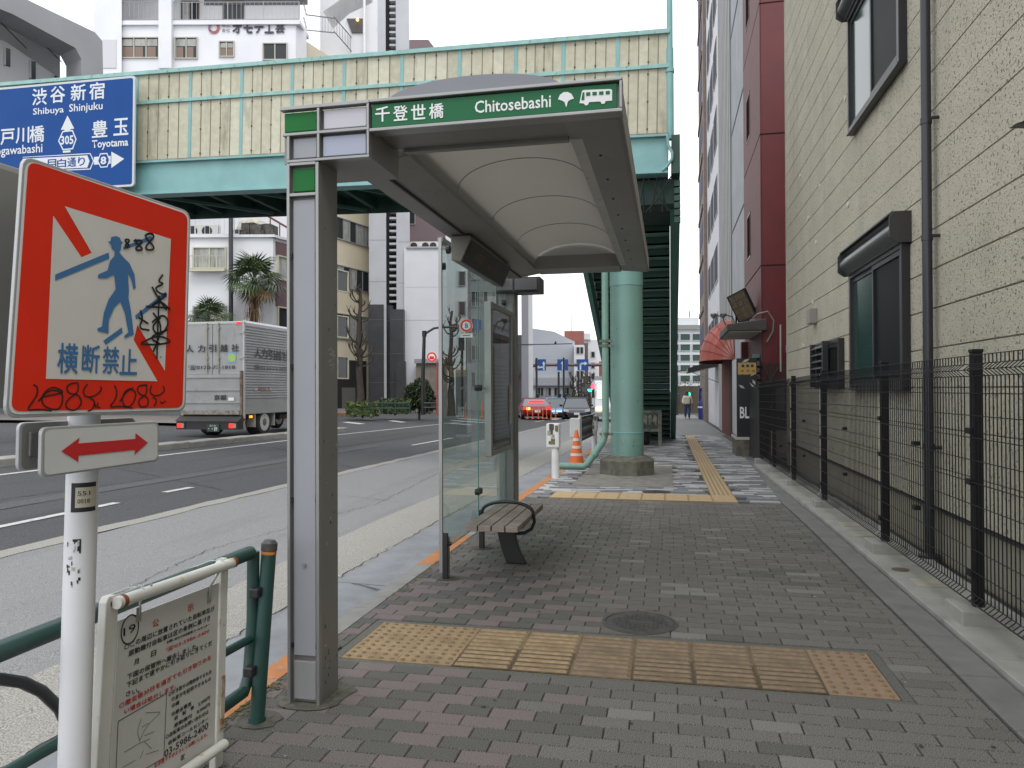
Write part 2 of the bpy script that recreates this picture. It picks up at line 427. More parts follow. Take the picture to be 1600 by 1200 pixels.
# long slim bricks beyond the second strip
FB = [mat('brick_white', (.42, .42, .41), .85, n=(60, .12)), mat('brick_bluegrey', (.14, .148, .165), .85, n=(60, .2)), mat('brick_grey', (.21, .212, .217), .85, n=(60, .18)), mat('brick_dark', (.115, .12, .135), .85, n=(60, .2))]
fb = MB(); y = 9.7
while y < 27:
    x = -1.87-random.random()*.3; wR = 1.36+max(0, min(.45, (y-9.7)*.06))
    while x < wR:
        L = random.choice((.2, .3, .4, .4)); a, b = max(x, -1.87), min(x+L, wR)
        inside = (-1.58 < (a+b)/2 < .84 and 9.68 < y+.03 < 10.30) or (.46 < (a+b)/2 < .86 and y > 10) or (-1.45 < (a+b)/2 < .05 and 11.1 < y < 14.6)
        if b-a > .04 and not inside:
            fb.cur = random.choices((0, 1, 2, 3), (.32, .28, .30, .10))[0]; paver_geo(fb, a, b, y, y+.1, swz(y), 0, 0)
        x += L
    y += .1
fb.build('slim_brick_field', FB, side, kind='stuff')
drape('far_sidewalk', -1.87, 1.95, 27, 60, .0, mat('far_paving', (.17, .172, .177), .85, n=(9, .25), c2=(.24, .24, .24)), 2, 20, zf=lambda X, Y: swz(Y))
mb = MB()
mb.slab([(-1.45, 11.1, swz(11.1)-.02), (.05, 11.1, swz(11.1)-.02), (.05, 14.6, swz(14.6)-.02), (-1.45, 14.6, swz(14.6)-.02)], (0, 0, .024)); mb.build('concrete_patch', mat('patch_concrete', (.20, .195, .175), .9, n=(6, .25), bump=(50, .5)), side)
# ---------------------------------------------------------------- tactile tiles
TAC = mat('tactile_ochre', (.285, .208, .118), .85, n=(30, .22), bump=(90, .3), dirt=(4, .53, (.185, .135, .080)))
TACG = mat('tactile_groove_dark', (.098, .070, .040), .9, n=(30, .3), dirt=(6, .55, (.20, .14, .075)))  # ground between the bars, coloured darker than the bar tops
TACN = mat('tactile_dot_worn', (.19, .125, .06), .85, n=(30, .25))
TAC2 = mat('tactile_brown', (.215, .158, .100), .85, n=(30, .2), bump=(90, .3), dirt=(4, .52, (.142, .108, .072)))
TAC3 = mat('tactile_yellow', (.40, .30, .175), .8, n=(9, .1), dirt=(4, .6, (.42, .31, .16)))
TACB = mat('tactile_tan', (.262, .182, .122), .85, n=(14, .1), bump=(90, .3), dirt=(5, .6, (.27, .175, .105)))
def tile_mesh(kind, m, far=False):
    mb = MB(); s = .1493; mb.box(-s, s, -s, s, -.018, .002)
    if kind == 'dots':
        for i in range(5):
            for j in range(5): mb.cur = 1; mb.lathe((-.12+i*.06, -.12+j*.06, .002), [(.0145, 0), (.0105, .005)], 8)
    else:
        mb.cur = 0; mb.mi = [1]*len(mb.mi)
        for i in range(5):
            y = -.119+i*.0595
            a = [(-.138, y-.017), (.138, y-.017), (.138, y+.017), (-.138, y+.017)]; b = [(-.13, y-.010), (.13, y-.010), (.13, y+.010), (-.13, y+.010)]
            A = [mb.p((*q, .002)) for q in a]; B = [mb.p((*q, .0075)) for q in b]
            mb.fi(B)
            for k in range(4): mb.fi((A[k], A[(k+1) % 4], B[(k+1) % 4], B[k]))
    me = bpy.data.meshes.new('tactile_tile'); me.from_pydata(mb.v, [], mb.f); me.materials.append(m); me.materials.append(m if far else (TACN if kind == 'dots' else TACG)); me.polygons.foreach_set('material_index', mb.mi); return me
TD, TB, TB2, TDR = tile_mesh('dots', TAC), tile_mesh('bars', TAC), tile_mesh('bars', TAC2), tile_mesh('dots', TACB)
TB3, TB4 = tile_mesh('bars', TAC2), tile_mesh('bars', TAC)
for me_, c_ in ((TB3, (.165, .12, .075)), (TB4, (.20, .145, .08))): me_.materials[1] = mat('tactile_groove_tone_%d' % int(c_[0]*1000), c_, .9, n=(25, .25), dirt=(5, .55, (.12, .09, .055)))  # darker ground between the bars, toned differently from tile to tile
TY, TYD = tile_mesh('bars', TAC3), tile_mesh('dots', TAC3)
for me_ in (TY, TYD): me_.materials[1] = mat('tactile_yellow_dark', (.30, .215, .11), .85, n=(20, .15))  # darker second tone for the ground between bars and for the dots
def tile(me, x, y, rz=0):
    o = bpy.data.objects.new('tactile_tile', me); COL.objects.link(o); o.parent = side; o.location = (x, y, swz(y)+.001); o.rotation_euler = (random.uniform(-.004, .004), random.uniform(-.004, .004), rz)
for i in range(9):
    for j in range(2):
        me = TD if i < 2 else (TDR if i == 8 else (random.choice((TB, TB4)) if i in (2, 3) else random.choice((TB2, TB3, TB3))))
        tile(me, -1.69+.15+i*.3, 3.63+.15+j*.3)
mb = MB()
for (a, b, c_, d) in ((-1.75, 1.07, 3.58, 3.628), (-1.75, 1.07, 4.232, 4.28), (-1.75, -1.692, 3.628, 4.232), (1.012, 1.07, 3.628, 4.232)):
    mb.box(a+.004, b-.004, c_+.002, d-.002, -.02, -.001)
mb.build('mortar_border', mat('mortar', (.115, .115, .10), .95, n=(90, .3), bump=(90, .4)), side)
for i in range(8):
    for j in range(2): tile(TY, -1.56+.15+i*.3, 9.70+.15+j*.3)
for k in range(57): tile(TYD if k < 2 else TY, .69-(0 if k < 3 else .0), 10.47+(k-2)*.3 if k > 1 else 9.85+k*.3, pi/2)
# ---------------------------------------------------------------- covers let into the pavement
IRON = mat('cast_iron', (.085, .082, .077), .55, .5, n=(20, .3), bump=(120, .3))
for (x, y, rr), lab in zip(MAN, ('round cast iron manhole cover among grey pavers beyond the brown tactile strip', 'round iron manhole cover among pale bricks beside the far yellow tactile strip')):
    t = thing('manhole_cover', lab, 'manhole cover', (x, y, swz(y)), 0, 'manhole covers in the pavement')
    mb = MB(); mb.lathe((0, 0, 0), [(rr, -.02), (rr, .003), (rr-.018, .004), (rr-.02, -.001)], 40); mb.build('frame', IRON, t, local=True)
    mb = MB(); mb.lathe((0, 0, 0), [(rr-.022, -.012), (rr-.022, .0025)], 40)
    for i in range(-6, 7):
        for j in range(-6, 7):
            if (i*i+j*j)*.0007 < (rr-.06)**2 and not (abs(i) < 3 and abs(j) < 2): mb.box(i*.026-.008, i*.026+.008, j*.026-.008, j*.026+.008, .0024, .0055)
    mb.build('lid', IRON, t, local=True)
    mb = MB(); mb.box(-.06, .06, -.012, -.004, .002, .0065); mb.box(-.05, .05, .006, .013, .002, .0065); mb.box(-.03, .03, -.03, -.022, .002, .0065); mb.build('emblem', mat('worn_iron', (.16, .16, .155), .4, .7), t, local=True)
    for s in (-1, 1):
        mb = MB(); mb.lathe((s*rr*.55, .01, .0026), [(.012, 0), (.012, .0006)], 10); mb.build('key_hole', DARK, t, local=True)
# ---------------------------------------------------------------- kerb blocks and footing under the fence
ek = bpy.data.objects.new('edging', None); COL.objects.link(ek); struct(ek)
EK = mat('edging_concrete', (.165, .165, .158), .85, n=(5, .15), bump=(80, .3), dirt=(3, .6, (.12, .12, .115)))
for k in range(42):
    y0 = 1.0+k*.6; z = swz(y0+.3); mb = MB(); dx = max(0, min(.45, (y0-9.7)*.06))
    mb.box(1.375+dx*.6, 1.565+dx*.5, y0, y0+.594, z-.2, z+.004+random.uniform(0, .003)); mb.build('edging_block', EK, ek, bevel=.004)
ft = bpy.data.objects.new('fence_footing', None); COL.objects.link(ft); struct(ft)
mb = MB()
for k in range(9):
    y0 = .5+k*1.6; z = swz(y0); mb.box(1.585, 2.06, y0, y0+1.596, z-.2, z+.03)
mb.build('footing_slab', CONC, ft, bevel=.006)
for y0 in (5.6, 7.4, 7.9):
    mb = MB(); mb.box(1.68, 1.86, y0, y0+.22, swz(y0)+.02, swz(y0)+.036); mb.build('footing_lid', mat('pale_lid', (.36, .34, .27), .8, n=(9, .12)), ft)
mb = MB(); mb.lathe((1.70, 6.1, .026), [(.06, 0), (.06, .008)], 16); mb.build('drain_cap', mat('rusty_cap', (.10, .07, .05), .8), ft)
# moss and grit along the kerb joint
ms = MB(); mo = (mat('moss', (.09, .09, .025), .95), mat('fallen_leaf', (.20, .11, .04), .9))
for k in range(420):
    y = random.choice((random.uniform(2.7, 3.3), random.uniform(4.7, 6.6), random.uniform(4.9, 9))); x = -1.865+abs(random.gauss(0, .035)); s = random.uniform(.004, .013); ms.cur = random.random() < .12
    a = random.random()*6.28; q = [(x+s*cos(a+i*2.1)*random.uniform(.6, 1.3), y+s*sin(a+i*2.1)*random.uniform(.6, 1.6), swz(y)+.002+random.random()*.006) for i in range(3)]; ms.face(q)
ms.build('moss', list(mo), None, kind='stuff')['label'] = 'moss and grit gathered along the kerb joint'

# gum spots, grit and cracks
gs_ = MB(); rg = random.Random(12)
for k in range(90):
    x, y = rg.uniform(-1.7, 1.3), rg.uniform(2.2, 9.5); r_ = rg.uniform(.005, .014); n = 7; a0 = rg.random()
    if 3.5 < y < 4.3 and rg.random() < .6: continue
    gs_.cur = rg.random() < .2
    gs_.face([(x+r_*rg.uniform(.7, 1.2)*cos(a0+6.28*i/n), y+r_*rg.uniform(.7, 1.2)*sin(a0+6.28*i/n), swz(y)+.0025) for i in range(n)])
o = gs_.build('gum_spots', [mat('old_gum', (.035, .034, .032), .8), mat('pale_grit', (.32, .29, .2), .8)], None, kind='stuff'); o['label'] = 'trodden gum spots and grit on the pavement'
def crack(pts, w_, zo, par, seed):
    rg = random.Random(seed); mb = MB(); L = []
    for (xa, ya), (xb, yb) in zip(pts, pts[1:]):
        n = max(2, int(((xb-xa)**2+(yb-ya)**2)**.5/.07))
        for i in range(n): L.append((xa+(xb-xa)*i/n+rg.gauss(0, .012), ya+(yb-ya)*i/n+rg.gauss(0, .012)))
    Q = []
    for k in range(len(L)-1):
        d = V((L[k+1][0]-L[k][0], L[k+1][1]-L[k][1])); d = d.normalized() if d.length else V((1, 0)); ww = w_*rg.uniform(.3, 1); x, y = L[k]
        z = (gz(x, y) if x < -2.6 else swz(y)-.085)+zo; Q.append((mb.p((x-d.y*ww, y+d.x*ww, z)), mb.p((x+d.y*ww, y-d.x*ww, z))))
    for a, b in zip(Q, Q[1:]): mb.fi((a[0], a[1], b[1], b[0]))
    mb.build('crack', mat('crack_dark', (.025, .025, .025), .95), par)
crack([(-2.565, -1), (-2.57, 24)], .006, .012, marks, 1); crack([(-2.03, 5.15), (-2.3, 5.32), (-2.56, 5.35)], .008, .006, marks, 2)
crack([(-8.2, 7), (-7.9, 11), (-8.4, 16), (-8.0, 24)], .012, .006, marks, 4); crack([(-6.2, 9.5), (-9.6, 11.4)], .010, .006, marks, 5); crack([(-5.7, 13), (-9.8, 17)], .012, .006, marks, 6); crack([(-3.6, 3), (-4.1, 6), (-3.7, 9), (-4.2, 14)], .005, .012, marks, 7); crack([(-3.3, 9.2), (-5.4, 9.9)], .005, .012, marks, 8)
drape('road_patch', -9.4, -8.3, 17, 26, .006, mat('asphalt_patch', (.042, .043, .046), .85, n=(95, .7, 2), bump=(120, .5)), 2, 12)
drape('utility_trench', -7.9, -7.55, 6, 19, .006, mat('asphalt_trench', (.074, .076, .082), .85, n=(95, .7, 2), bump=(120, .5)), 1, 16, wob=.01)
# ================================================================ RIGHT: pale clad building behind the mesh fence
WX = 2.13
SID = mat('stucco_cladding', (.43, .402, .318), .92, n=(2, .08), dirt=(2.6, .57, (.345, .325, .262), (1, 1, .10)))
def pits(m, scale, th, c, strength):
    t = m.node_tree; b = t.nodes['Principled BSDF']; tc = t.nodes.new('ShaderNodeTexCoord')
    nz = t.nodes.new('ShaderNodeTexNoise'); nz.inputs['Scale'].default_value = scale; nz.inputs['Detail'].default_value = 2.5; nz.inputs['Roughness'].default_value = .55; nz.inputs['Distortion'].default_value = .6
    t.links.new(tc.outputs['Object'], nz.inputs['Vector'])
    rp = t.nodes.new('ShaderNodeMapRange'); rp.inputs[1].default_value = th; rp.inputs[2].default_value = th+.06
    t.links.new(nz.outputs[0], rp.inputs[0])
    old = b.inputs['Base Color'].links[0].from_socket
    m2 = t.nodes.new('ShaderNodeMix'); m2.data_type = 'RGBA'; m2.inputs[7].default_value = (*c, 1)
    t.links.new(rp.outputs[0], m2.inputs[0]); t.links.new(old, m2.inputs[6]); t.links.new(m2.outputs[2], b.inputs['Base Color'])
    n2 = t.nodes.new('ShaderNodeTexNoise'); n2.inputs['Scale'].default_value = scale*1.6; n2.inputs['Detail'].default_value = 3
    t.links.new(tc.outputs['Object'], n2.inputs['Vector'])
    su = t.nodes.new('ShaderNodeMath'); su.operation = 'SUBTRACT'; t.links.new(n2.outputs[0], su.inputs[0]); t.links.new(rp.outputs[0], su.inputs[1])
    bp = t.nodes.new('ShaderNodeBump'); bp.inputs['Strength'].default_value = strength; bp.inputs['Distance'].default_value = .012
    t.links.new(su.outputs[0], bp.inputs['Height']); t.links.new(bp.outputs[0], b.inputs['Normal'])
pits(SID, 42, .595, (.17, .16, .125), .8)
bb = thing('clad_building', 'pale rough-textured building with horizontal boards behind the black mesh fence', 'building', (WX, 0, 0))
JOINT = mat('joint_shadow_gap', (.25, .235, .185), .9)
mb = MB(); mb.box(WX+.02, WX+7, -4, 14.38, .0, 9.6); mb.build('wall', JOINT, bb)
for k in range(28):
    z0 = .43+k*.325
    mb = MB(); mb.slab([(WX, -4, z0+.007), (WX+.022, -4, z0+.0), (WX+.022, -4, z0+.325), (WX, -4, z0+.319)], (0, 18.39, 0)); mb.build('siding_board', SID, bb)
mb = MB(); mb.box(WX+.03, WX+.1, -4, 14.39, -.15, .40); mb.build('plinth', mat('plinth_render', (.23, .235, .225), .85, n=(2, .12), bump=(30, .2), dirt=(2.5, .58, (.17, .17, .16), (1, .4, 1))), bb)
mb = MB(); mb.box(WX-.008, WX+.028, -4, 14.392, .405, .428); mb.build('drip_flashing', BLACK, bb)
mb = MB(); mb.box(WX-.012, WX+.6, 14.39, 14.42, 0, 9.6); mb.build('corner_board', mat('side_wall', (.40, .39, .33), .9, n=(6, .1)), bb)
FRM = mat('window_frame_black', (.022, .022, .025), .38, n=(3, .1)); SHUT = mat('shutter_box_grey', (.06, .065, .066), .33, .3)
SHUTC = mat('shutter_hood', (.045, .043, .042), .4, .2)
def window(y0, y1, z0, z1, shutter=None, label=None):
    f = MB(); d = .075; t_ = .055
    f.box(WX-d, WX+.0, y0, y0+t_, z0, z1); f.box(WX-d, WX, y1-t_, y1, z0, z1); f.box(WX-d, WX, y0+t_, y1-t_, z0, z0+.05); f.box(WX-d, WX, y0+t_, y1-t_, z1-.05, z1)
    f.box(WX-d-.012, WX, y0-.005, y1+.005, z0-.022, z0-.002)
    fr = f.build('window', FRM, bb, bevel=.004)
    ym = (y0+y1)/2
    for a, b, o in ((y0+t_, ym+.03, .045), (ym-.03, y1-t_, .03)):
        s = MB(); s.box(WX-o-.02, WX-o+.01, a, a+.045, z0+.05, z1-.05); s.box(WX-o-.02, WX-o+.01, b-.045, b, z0+.05, z1-.05)
        s.box(WX-o-.02, WX-o+.01, a+.045, b-.045, z0+.05, z0+.10); s.box(WX-o-.02, WX-o+.01, a+.045, b-.045, z1-.10, z1-.05); s.build('sash', FRM, fr)
        g = MB(); g.box(WX-o-.006, WX-o, a+.045, b-.045, z0+.10, z1-.10); g.build('pane', WINDOWG if a > y0+.5 else mat('dark_pane', (.010, .012, .012), .45, spec=.05), fr)
    if shutter:
        n = 10; pr = [(WX, z1), (WX-.09, z1-.005)]+[(WX-.10-.075*sin(pi*k/n), z1+.01+(shutter-.05)*k/n) for k in range(n+1)]+[(WX-.13, shutter+z1-.015), (WX-.12, shutter+z1), (WX, shutter+z1)]
        s = MB(); s.slab([(x, y0-.03, z) for x, z in pr], (0, y1-y0+.06, 0)); sb = s.build('shutter_box', SHUT, bb, bevel=.003)
        for e in (y0-.05, y1+.03):
            c = MB(); c.slab([(WX, e, z1-.01), (WX-.12, e, z1-.01), (WX-.185, e, z1+.04), (WX-.185, e, z1+shutter-.04), (WX-.15, e, z1+shutter+.012), (WX, e, z1+shutter+.012)], (0, .02, 0)); c.build('end_cap', SHUTC, sb)
        c = MB(); c.box(WX-.165, WX, y0-.03, y1+.03, z1+shutter+.001, z1+shutter+.016); c.build('hood', SHUTC, sb)
    return fr
window(7.27, 9.28, 1.40, 2.72, .26)
window(7.30, 9.28, 4.37, 5.72, .26)
w3 = window(9.85, 11.3, 1.42, 2.03)
for k in range(6):
    m_ = MB(); z = 1.48+k*.093; m_.slab([(WX-.14, 10.5, z), (WX-.09, 10.5, z+.03), (WX-.09, 10.5, z+.045), (WX-.14, 10.5, z+.015)], (0, .8, 0)); m_.build('louvre_slat', FRM, w3)
m_ = MB(); m_.box(WX-.145, WX-.075, 10.44, 10.5, 1.42, 2.03); m_.build('louvre_frame', FRM, w3); m_ = MB(); m_.box(WX-.145, WX-.075, 11.3, 11.35, 1.42, 2.03); m_.build('louvre_frame', FRM, w3)
plug = mat('plug_ring', (.55, .54, .48), .6)
for y, z in ((6.85, 3.67), (6.85, 2.78), (9.6, 3.62), (11.6, 3.55), (11.3, 4.3), (12.2, 4.05), (9.7, 4.95), (12.9, 4.9), (11.9, 2.7), (9.62, 2.75), (12.7, 2.1)):
    m_ = MB(); m_.tube([(WX+.01, y, z), (WX-.012, y, z)], .035, 12); m_.tube([(WX-.0121, y, z), (WX-.013, y, z)], .02, 10); m_.build('vent_plug', plug, bb, smooth=True)
m_ = MB(); m_.box(WX-.11, WX, 11.55, 11.8, 2.36, 2.58); m_.build('vent_hood', mat('vent_grey', (.23, .22, .20), .5), bb, bevel=.01)
dp = thing('downpipe', 'dark downpipe running up the pale textured wall between two mesh bays', 'downpipe', (WX-.07, 6.6, .03))
PIPE = mat('downpipe_black', (.028, .028, .034), .35)
mb = MB(); mb.tube([(WX-.07, 6.6, .03), (WX-.07, 6.6, 9.4)], .038, 14); mb.build('pipe', PIPE, dp, smooth=True)
mb = MB(); mb.lathe((WX-.07, 6.6, .03), [(.085, 0), (.085, .02), (.05, .035)], 16); mb.build('foot_collar', PIPE, dp)
for z in (.9, 2.6, 3.55, 4.6, 6.2, 7.8):
    mb = MB(); mb.tube([(WX-.07, 6.6, z), (WX-.07, 6.6, z+.05)], .044, 14); mb.tube([(WX-.05, 6.52, z+.025), (WX+.01, 6.52, z+.025)], .014, 8); mb.build('pipe_clip', PIPE, dp, smooth=True)
lm = thing('wall_lamp', 'small black outdoor lamp fixed high on the pale clad wall', 'wall lamp', (WX, 4.8, 2.95))
mb = MB(); mb.box(WX-.02, WX+.005, 4.76, 4.86, 2.9, 3.0); mb.build('back_plate', BLACK, lm)
mb = MB(); mb.slab([(WX-.16, 4.8, 2.93), (WX-.02, 4.8, 2.97), (WX-.02, 4.8, 2.92)], (0, .08, 0)); mb.build('lamp_arm', BLACK, lm)
# ================================================================ mesh fence
FX = 1.775
fence = thing('mesh_fence', 'black welded wire mesh fence with square posts along the pavement edge', 'fence', (FX, 4, .03))
FBK = mat('fence_black', (.010, .010, .012), .5, spec=.3)
py = [.55, 2.75, 4.86, 6.78, 9.28, 11.45, 13.5, 15.3]
for y in py:
    z = swz(y)+.03
    mb = MB(); mb.box(FX-.13, FX+.13, y-.13, y+.15, z-.15, z+.085); mb.build('post_base', CONC, fence, bevel=.008)
    mb = MB(); mb.box(FX-.028, FX+.028, y-.028, y+.028, z+.07, z+1.58); mb.box(FX-.032, FX+.032, y-.032, y+.032, z+1.58, z+1.6); ps = mb.build('post', FBK, fence, bevel=.004)
    for h in (.26, .8, 1.1): 
        mb = MB(); mb.box(FX-.05, FX-.028, y-.034, y+.034, z+h, z+h+.035); mb.build('clamp', FBK, ps)
def wire(mb, pts, r, n=4): mb.tube(pts, r, n, cap=False)
def rod(mb, p0, p1, r):              # square rod, cheap
    p0, p1 = V(p0), V(p1); d = (p1-p0).normalized(); a = d.cross(V((.3, .5, .8))).normalized()*r; b = d.cross(a)
    A = [mb.p(p0+q) for q in (a, b, -a, -b)]; B = [mb.p(p1+q) for q in (a, b, -a, -b)]
    for k in range(4): mb.fi((A[k], A[(k+1) % 4], B[(k+1) % 4], B[k]))
PX = -.045
def bay(y0, y1):
    mb = MB(); z0, z1 = swz(y0)+.03, swz(y1)+.03
    zz = lambda y: z0+(z1-z0)*(y-y0)/(y1-y0)
    n = max(2, round((y1-y0)/.05))
    for k in range(1, n):
        y = y0+(y1-y0)*k/n; z = zz(y)
        prof = [(0, .11), (.035, .14), (0, .17), (0, 1.44), (.04, 1.475), (0, 1.51), (0, 1.56)]
        for (a, za), (b, zb) in zip(prof, prof[1:]): rod(mb, (FX+PX-a, y, z+za), (FX+PX-b, y, z+zb), .0032)
    for h in (.11, .17, .30, .43, .56, .69, .82, .95, 1.08, 1.21, 1.34, 1.44, 1.51, 1.56): rod(mb, (FX+PX, y0, z0+h), (FX+PX, y1, z1+h), .0032)
    for h in (.14, 1.475): rod(mb, (FX+PX-.037, y0, z0+h), (FX+PX-.037, y1, z1+h), .0032)
    for h in (.5, .96): 
        y = (y0+y1)/2; mb.box(FX+PX-.02, FX+PX+.02, y-.03, y+.03, zz(y)+h, zz(y)+h+.03)
    mb.build('mesh_panel', FBK, fence, kind='stuff')
for a, b in zip(py, py[1:]): bay(a, b)
# ================================================================ beyond: the alley gate and the shops
SX = 2.13
def yx(x, X=SX): return onax(x, 600, 0, X).y
rb = thing('red_building', 'dark red painted tower block next to the pale clad building', 'building', (SX, 19, 0))
RP = mat('dark_red_wall', (.10, .008, .011), .5, n=(2, .12), bump=(25, .2), dirt=(2.2, .6, (.085, .010, .012), (1, 1, .3)))
RPS = mat('red_wall_street', (.115, .030, .030), .6, n=(2, .12), bump=(25, .2), dirt=(2.2, .6, (.10, .03, .03), (1, 1, .3)))
ya, yb_ = yx(1190), yx(1164)
H = 26
mb = MB(); mb.box(SX+.03, SX+8, ya+.03, yb_, -.4, H); mb.build('wall', RPS, rb)
zs = [-.3, 1.9, 4.3, 7.4, 10.5, 13.6, 16.7, 19.8, 22.9, H]
for z0, z1 in zip(zs, zs[1:]):
    mb = MB(); mb.box(SX+.02, SX+3.2, ya, ya+.03, z0+.02, z1-.02); mb.build('front_panel', RP, rb)
    mb = MB(); mb.box(SX, SX+.03, ya, yb_-.02, z0+.02, z1-.02); mb.build('street_panel', RPS, rb)
for z in (4.9, 8.1, 11.2, 14.3):
    mb = MB(); y = ya+ (yb_-ya)*.55; mb.box(SX-.012, SX+.02, y, y+.8, z, z+1.2); f = mb.build('window', FRM, rb); mb = MB(); mb.box(SX-.016, SX-.008, y+.06, y+.74, z+.06, z+1.14); mb.build('pane', mat('dull_pane', (.03, .015, .015), .9, spec=.0), f)
mb = MB(); mb.tube([(SX+1.0, ya-.08, -.2), (SX+1.0, ya-.08, H-1)], .06, 8); mb.tube([(SX+1.25, ya-.08, -.2), (SX+1.25, ya-.08, H-1)], .05, 8); mb.build('drainpipe', BLACK, rb, smooth=True)
mb = MB(); mb.tube([(SX+.42, ya-.05, 1.8), (SX+.42, ya-.05, 2.9)], .018, 8); mb.build('conduit', mat('pale_conduit', (.4, .4, .38), .6), rb)
mb = MB(); mb.box(SX+.55, SX+.68, ya-.12, ya, 2.25, 2.42); mb.build('alarm_box', WHITE, rb)
mb = MB(); mb.box(SX+.02, SX+2.5, ya-.03, ya-.005, -.3, 2.0); mb.build('brick_base', mat('dark_brick', (.05, .018, .016), .8, n=(30, .3)), rb)
yc, yd, ye, yf_ = yx(1143), yx(1124), yx(1105), yx(1096)
gb = thing('grey_building', 'narrow grey concrete building beside the dark red tower', 'building', (SX, yb_, 0))
GW = mat('grey_wall', (.33, .35, .37), .75, n=(1, .12), dirt=(1.5, .6, (.25, .265, .28), (1, 1, .25)))
mb = MB(); mb.box(SX+.05, SX+8, yb_+.02, yc, -.5, 24); mb.build('wall', GW, gb)
for z in (3.4, 6.8, 10.2, 13.6, 17): mb = MB(); mb.box(SX+.03, SX+.06, yb_+.02, yc, z, z+.05); mb.build('wall_joint', mat('grey_joint', (.2, .21, .22), .8), gb)
cb = thing('ribbed_building', 'grey building clad in vertical metal ribs above the red awning', 'building', (SX, yc, 0))
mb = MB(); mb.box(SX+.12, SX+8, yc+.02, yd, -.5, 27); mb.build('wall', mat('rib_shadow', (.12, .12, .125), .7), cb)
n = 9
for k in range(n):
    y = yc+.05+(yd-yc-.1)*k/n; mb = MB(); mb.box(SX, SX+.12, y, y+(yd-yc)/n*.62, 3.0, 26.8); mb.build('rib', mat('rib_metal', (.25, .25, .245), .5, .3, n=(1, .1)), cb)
mb = MB(); mb.box(SX-.05, SX+.12, yc+.05, yd-2.4, -.5, 2.95); br = mb.build('brick_front', mat('brown_mortar', (.11, .085, .075), .9), cb)
BRK = mat('red_brown_brick', (.105, .028, .022), .8, n=(20, .35)); fldb = MB()
for r in range(46):
    y = yc+.05-(r % 2)*.11
    while y < yd-2.4:
        a, b = max(y, yc+.05), min(y+.21, yd-2.4); z = -.45+r*.074
        if b-a > .03: fldb.box(SX-.062, SX-.048, a+.005, b-.005, z+.005, z+.069)
        y += .22
fldb.build('bricks', BRK, br, kind='stuff')
mb = MB(); mb.box(SX-.02, SX+.12, yd-2.4, yd-.1, -.5, 2.6); sh = mb.build('roller_shutter', mat('shutter_grey', (.30, .30, .28), .5, n=(3, .1)), cb)
for k in range(20):
    mb = MB(); mb.box(SX-.035, SX-.018, yd-2.35, yd-.15, -.45+k*.15, -.45+k*.15+.125); mb.build('slat', mat('shutter_grey', (.3,.3,.28)), sh)
# awning
aw = thing('awning', 'faded red domed fabric awning over the brick doorway', 'awning', (SX, (yc+yd)/2-1.2, 2.4))
AW = mat('faded_red_fabric', (.34, .085, .065), .8, n=(2, .2), dirt=(1.2, .5, (.42, .20, .17)))
yA0, yA1 = yc-1.0, yc+3.6; nseg = 6
for k in range(nseg):
    mb = MB(); a0, a1 = pi/2*k/nseg, pi/2*(k+1)/nseg
    def rim(a, y): return (SX+.02-1.0*cos(a), y, 2.25+1.15*sin(a))
    N = 12
    for j in range(N):                # dome: the ends close in towards the wall
        t0, t1 = j/N, (j+1)/N; e = lambda t: yA0+(yA1-yA0)*t
        s = lambda t: math.sqrt(max(.0, 1-abs(2*t-1)**3))
        q = lambda a, t: (SX+.02-1.05*cos(a)*s(t), e(t), 2.40+1.5*sin(a)*s(t))
        mb.face([q(a0, t0), q(a0, t1), q(a1, t1), q(a1, t0)])
    mb.build('fabric_panel', AW, aw, smooth=True)
mb = MB()
for k in range(nseg+1):
    a = pi/2*k/nseg; pts = []
    for j in range(13):
        t = j/12; s = math.sqrt(max(0, 1-abs(2*t-1)**3)); pts.append((SX+.02-1.058*cos(a)*s, yA0+(yA1-yA0)*t, 2.40+1.51*sin(a)*s))
    mb.tube(pts, .014, 5)
mb.build('awning_frame', mat('awning_seam', (.20, .045, .035), .7), aw)
# white building with windows, brown tiled building
wb = thing('white_building', 'tall white building with dark slot windows above the roller shutter', 'building', (SX, yd, 0))
mb = MB(); mb.box(SX+.06, SX+8, yd+.02, ye, -.6, 30); mb.build('wall', mat('white_tile', (.62, .63, .66), .6, n=(1.5, .08)), wb)
for fl in range(8):
    for k in range(3):
        y = yd+1.2+k*(ye-yd-2)/3; z = 3.2+fl*3.1; mb = MB(); mb.box(SX+.02, SX+.062, y, y+(ye-yd)*.2, z, z+1.7); f = mb.build('window', ALU, wb); mb = MB(); mb.box(SX+.005, SX+.021, y+.1, y+(ye-yd)*.2-.1, z+.08, z+1.62); mb.build('pane', mat('dull_pane_blue', (.035, .04, .06), .6, spec=.05), f)
tb = thing('brown_tile_building', 'brown tiled apartment tower at the far end of the shop row', 'building', (SX, ye, 0))
mb = MB(); mb.box(SX-.12, SX+8, ye+.02, ye+7, -.7, 34); mb.build('wall', mat('brown_tile', (.20, .155, .13), .7, n=(3, .15)), tb)
for fl in range(10):
    z = 3+fl*3.0; mb = MB(); mb.box(SX-.2, SX-.12, ye+1, ye+6.5, z, z+.25); mb.build('balcony', mat('balcony_brown', (.17, .135, .12), .6), tb)
    mb = MB(); mb.box(SX-.14, SX-.1, ye+1.4, ye+6, z+1.15, z+2.4); mb.build('window', mat('dull_pane_violet', (.08, .08, .14), .6, spec=.05), tb)
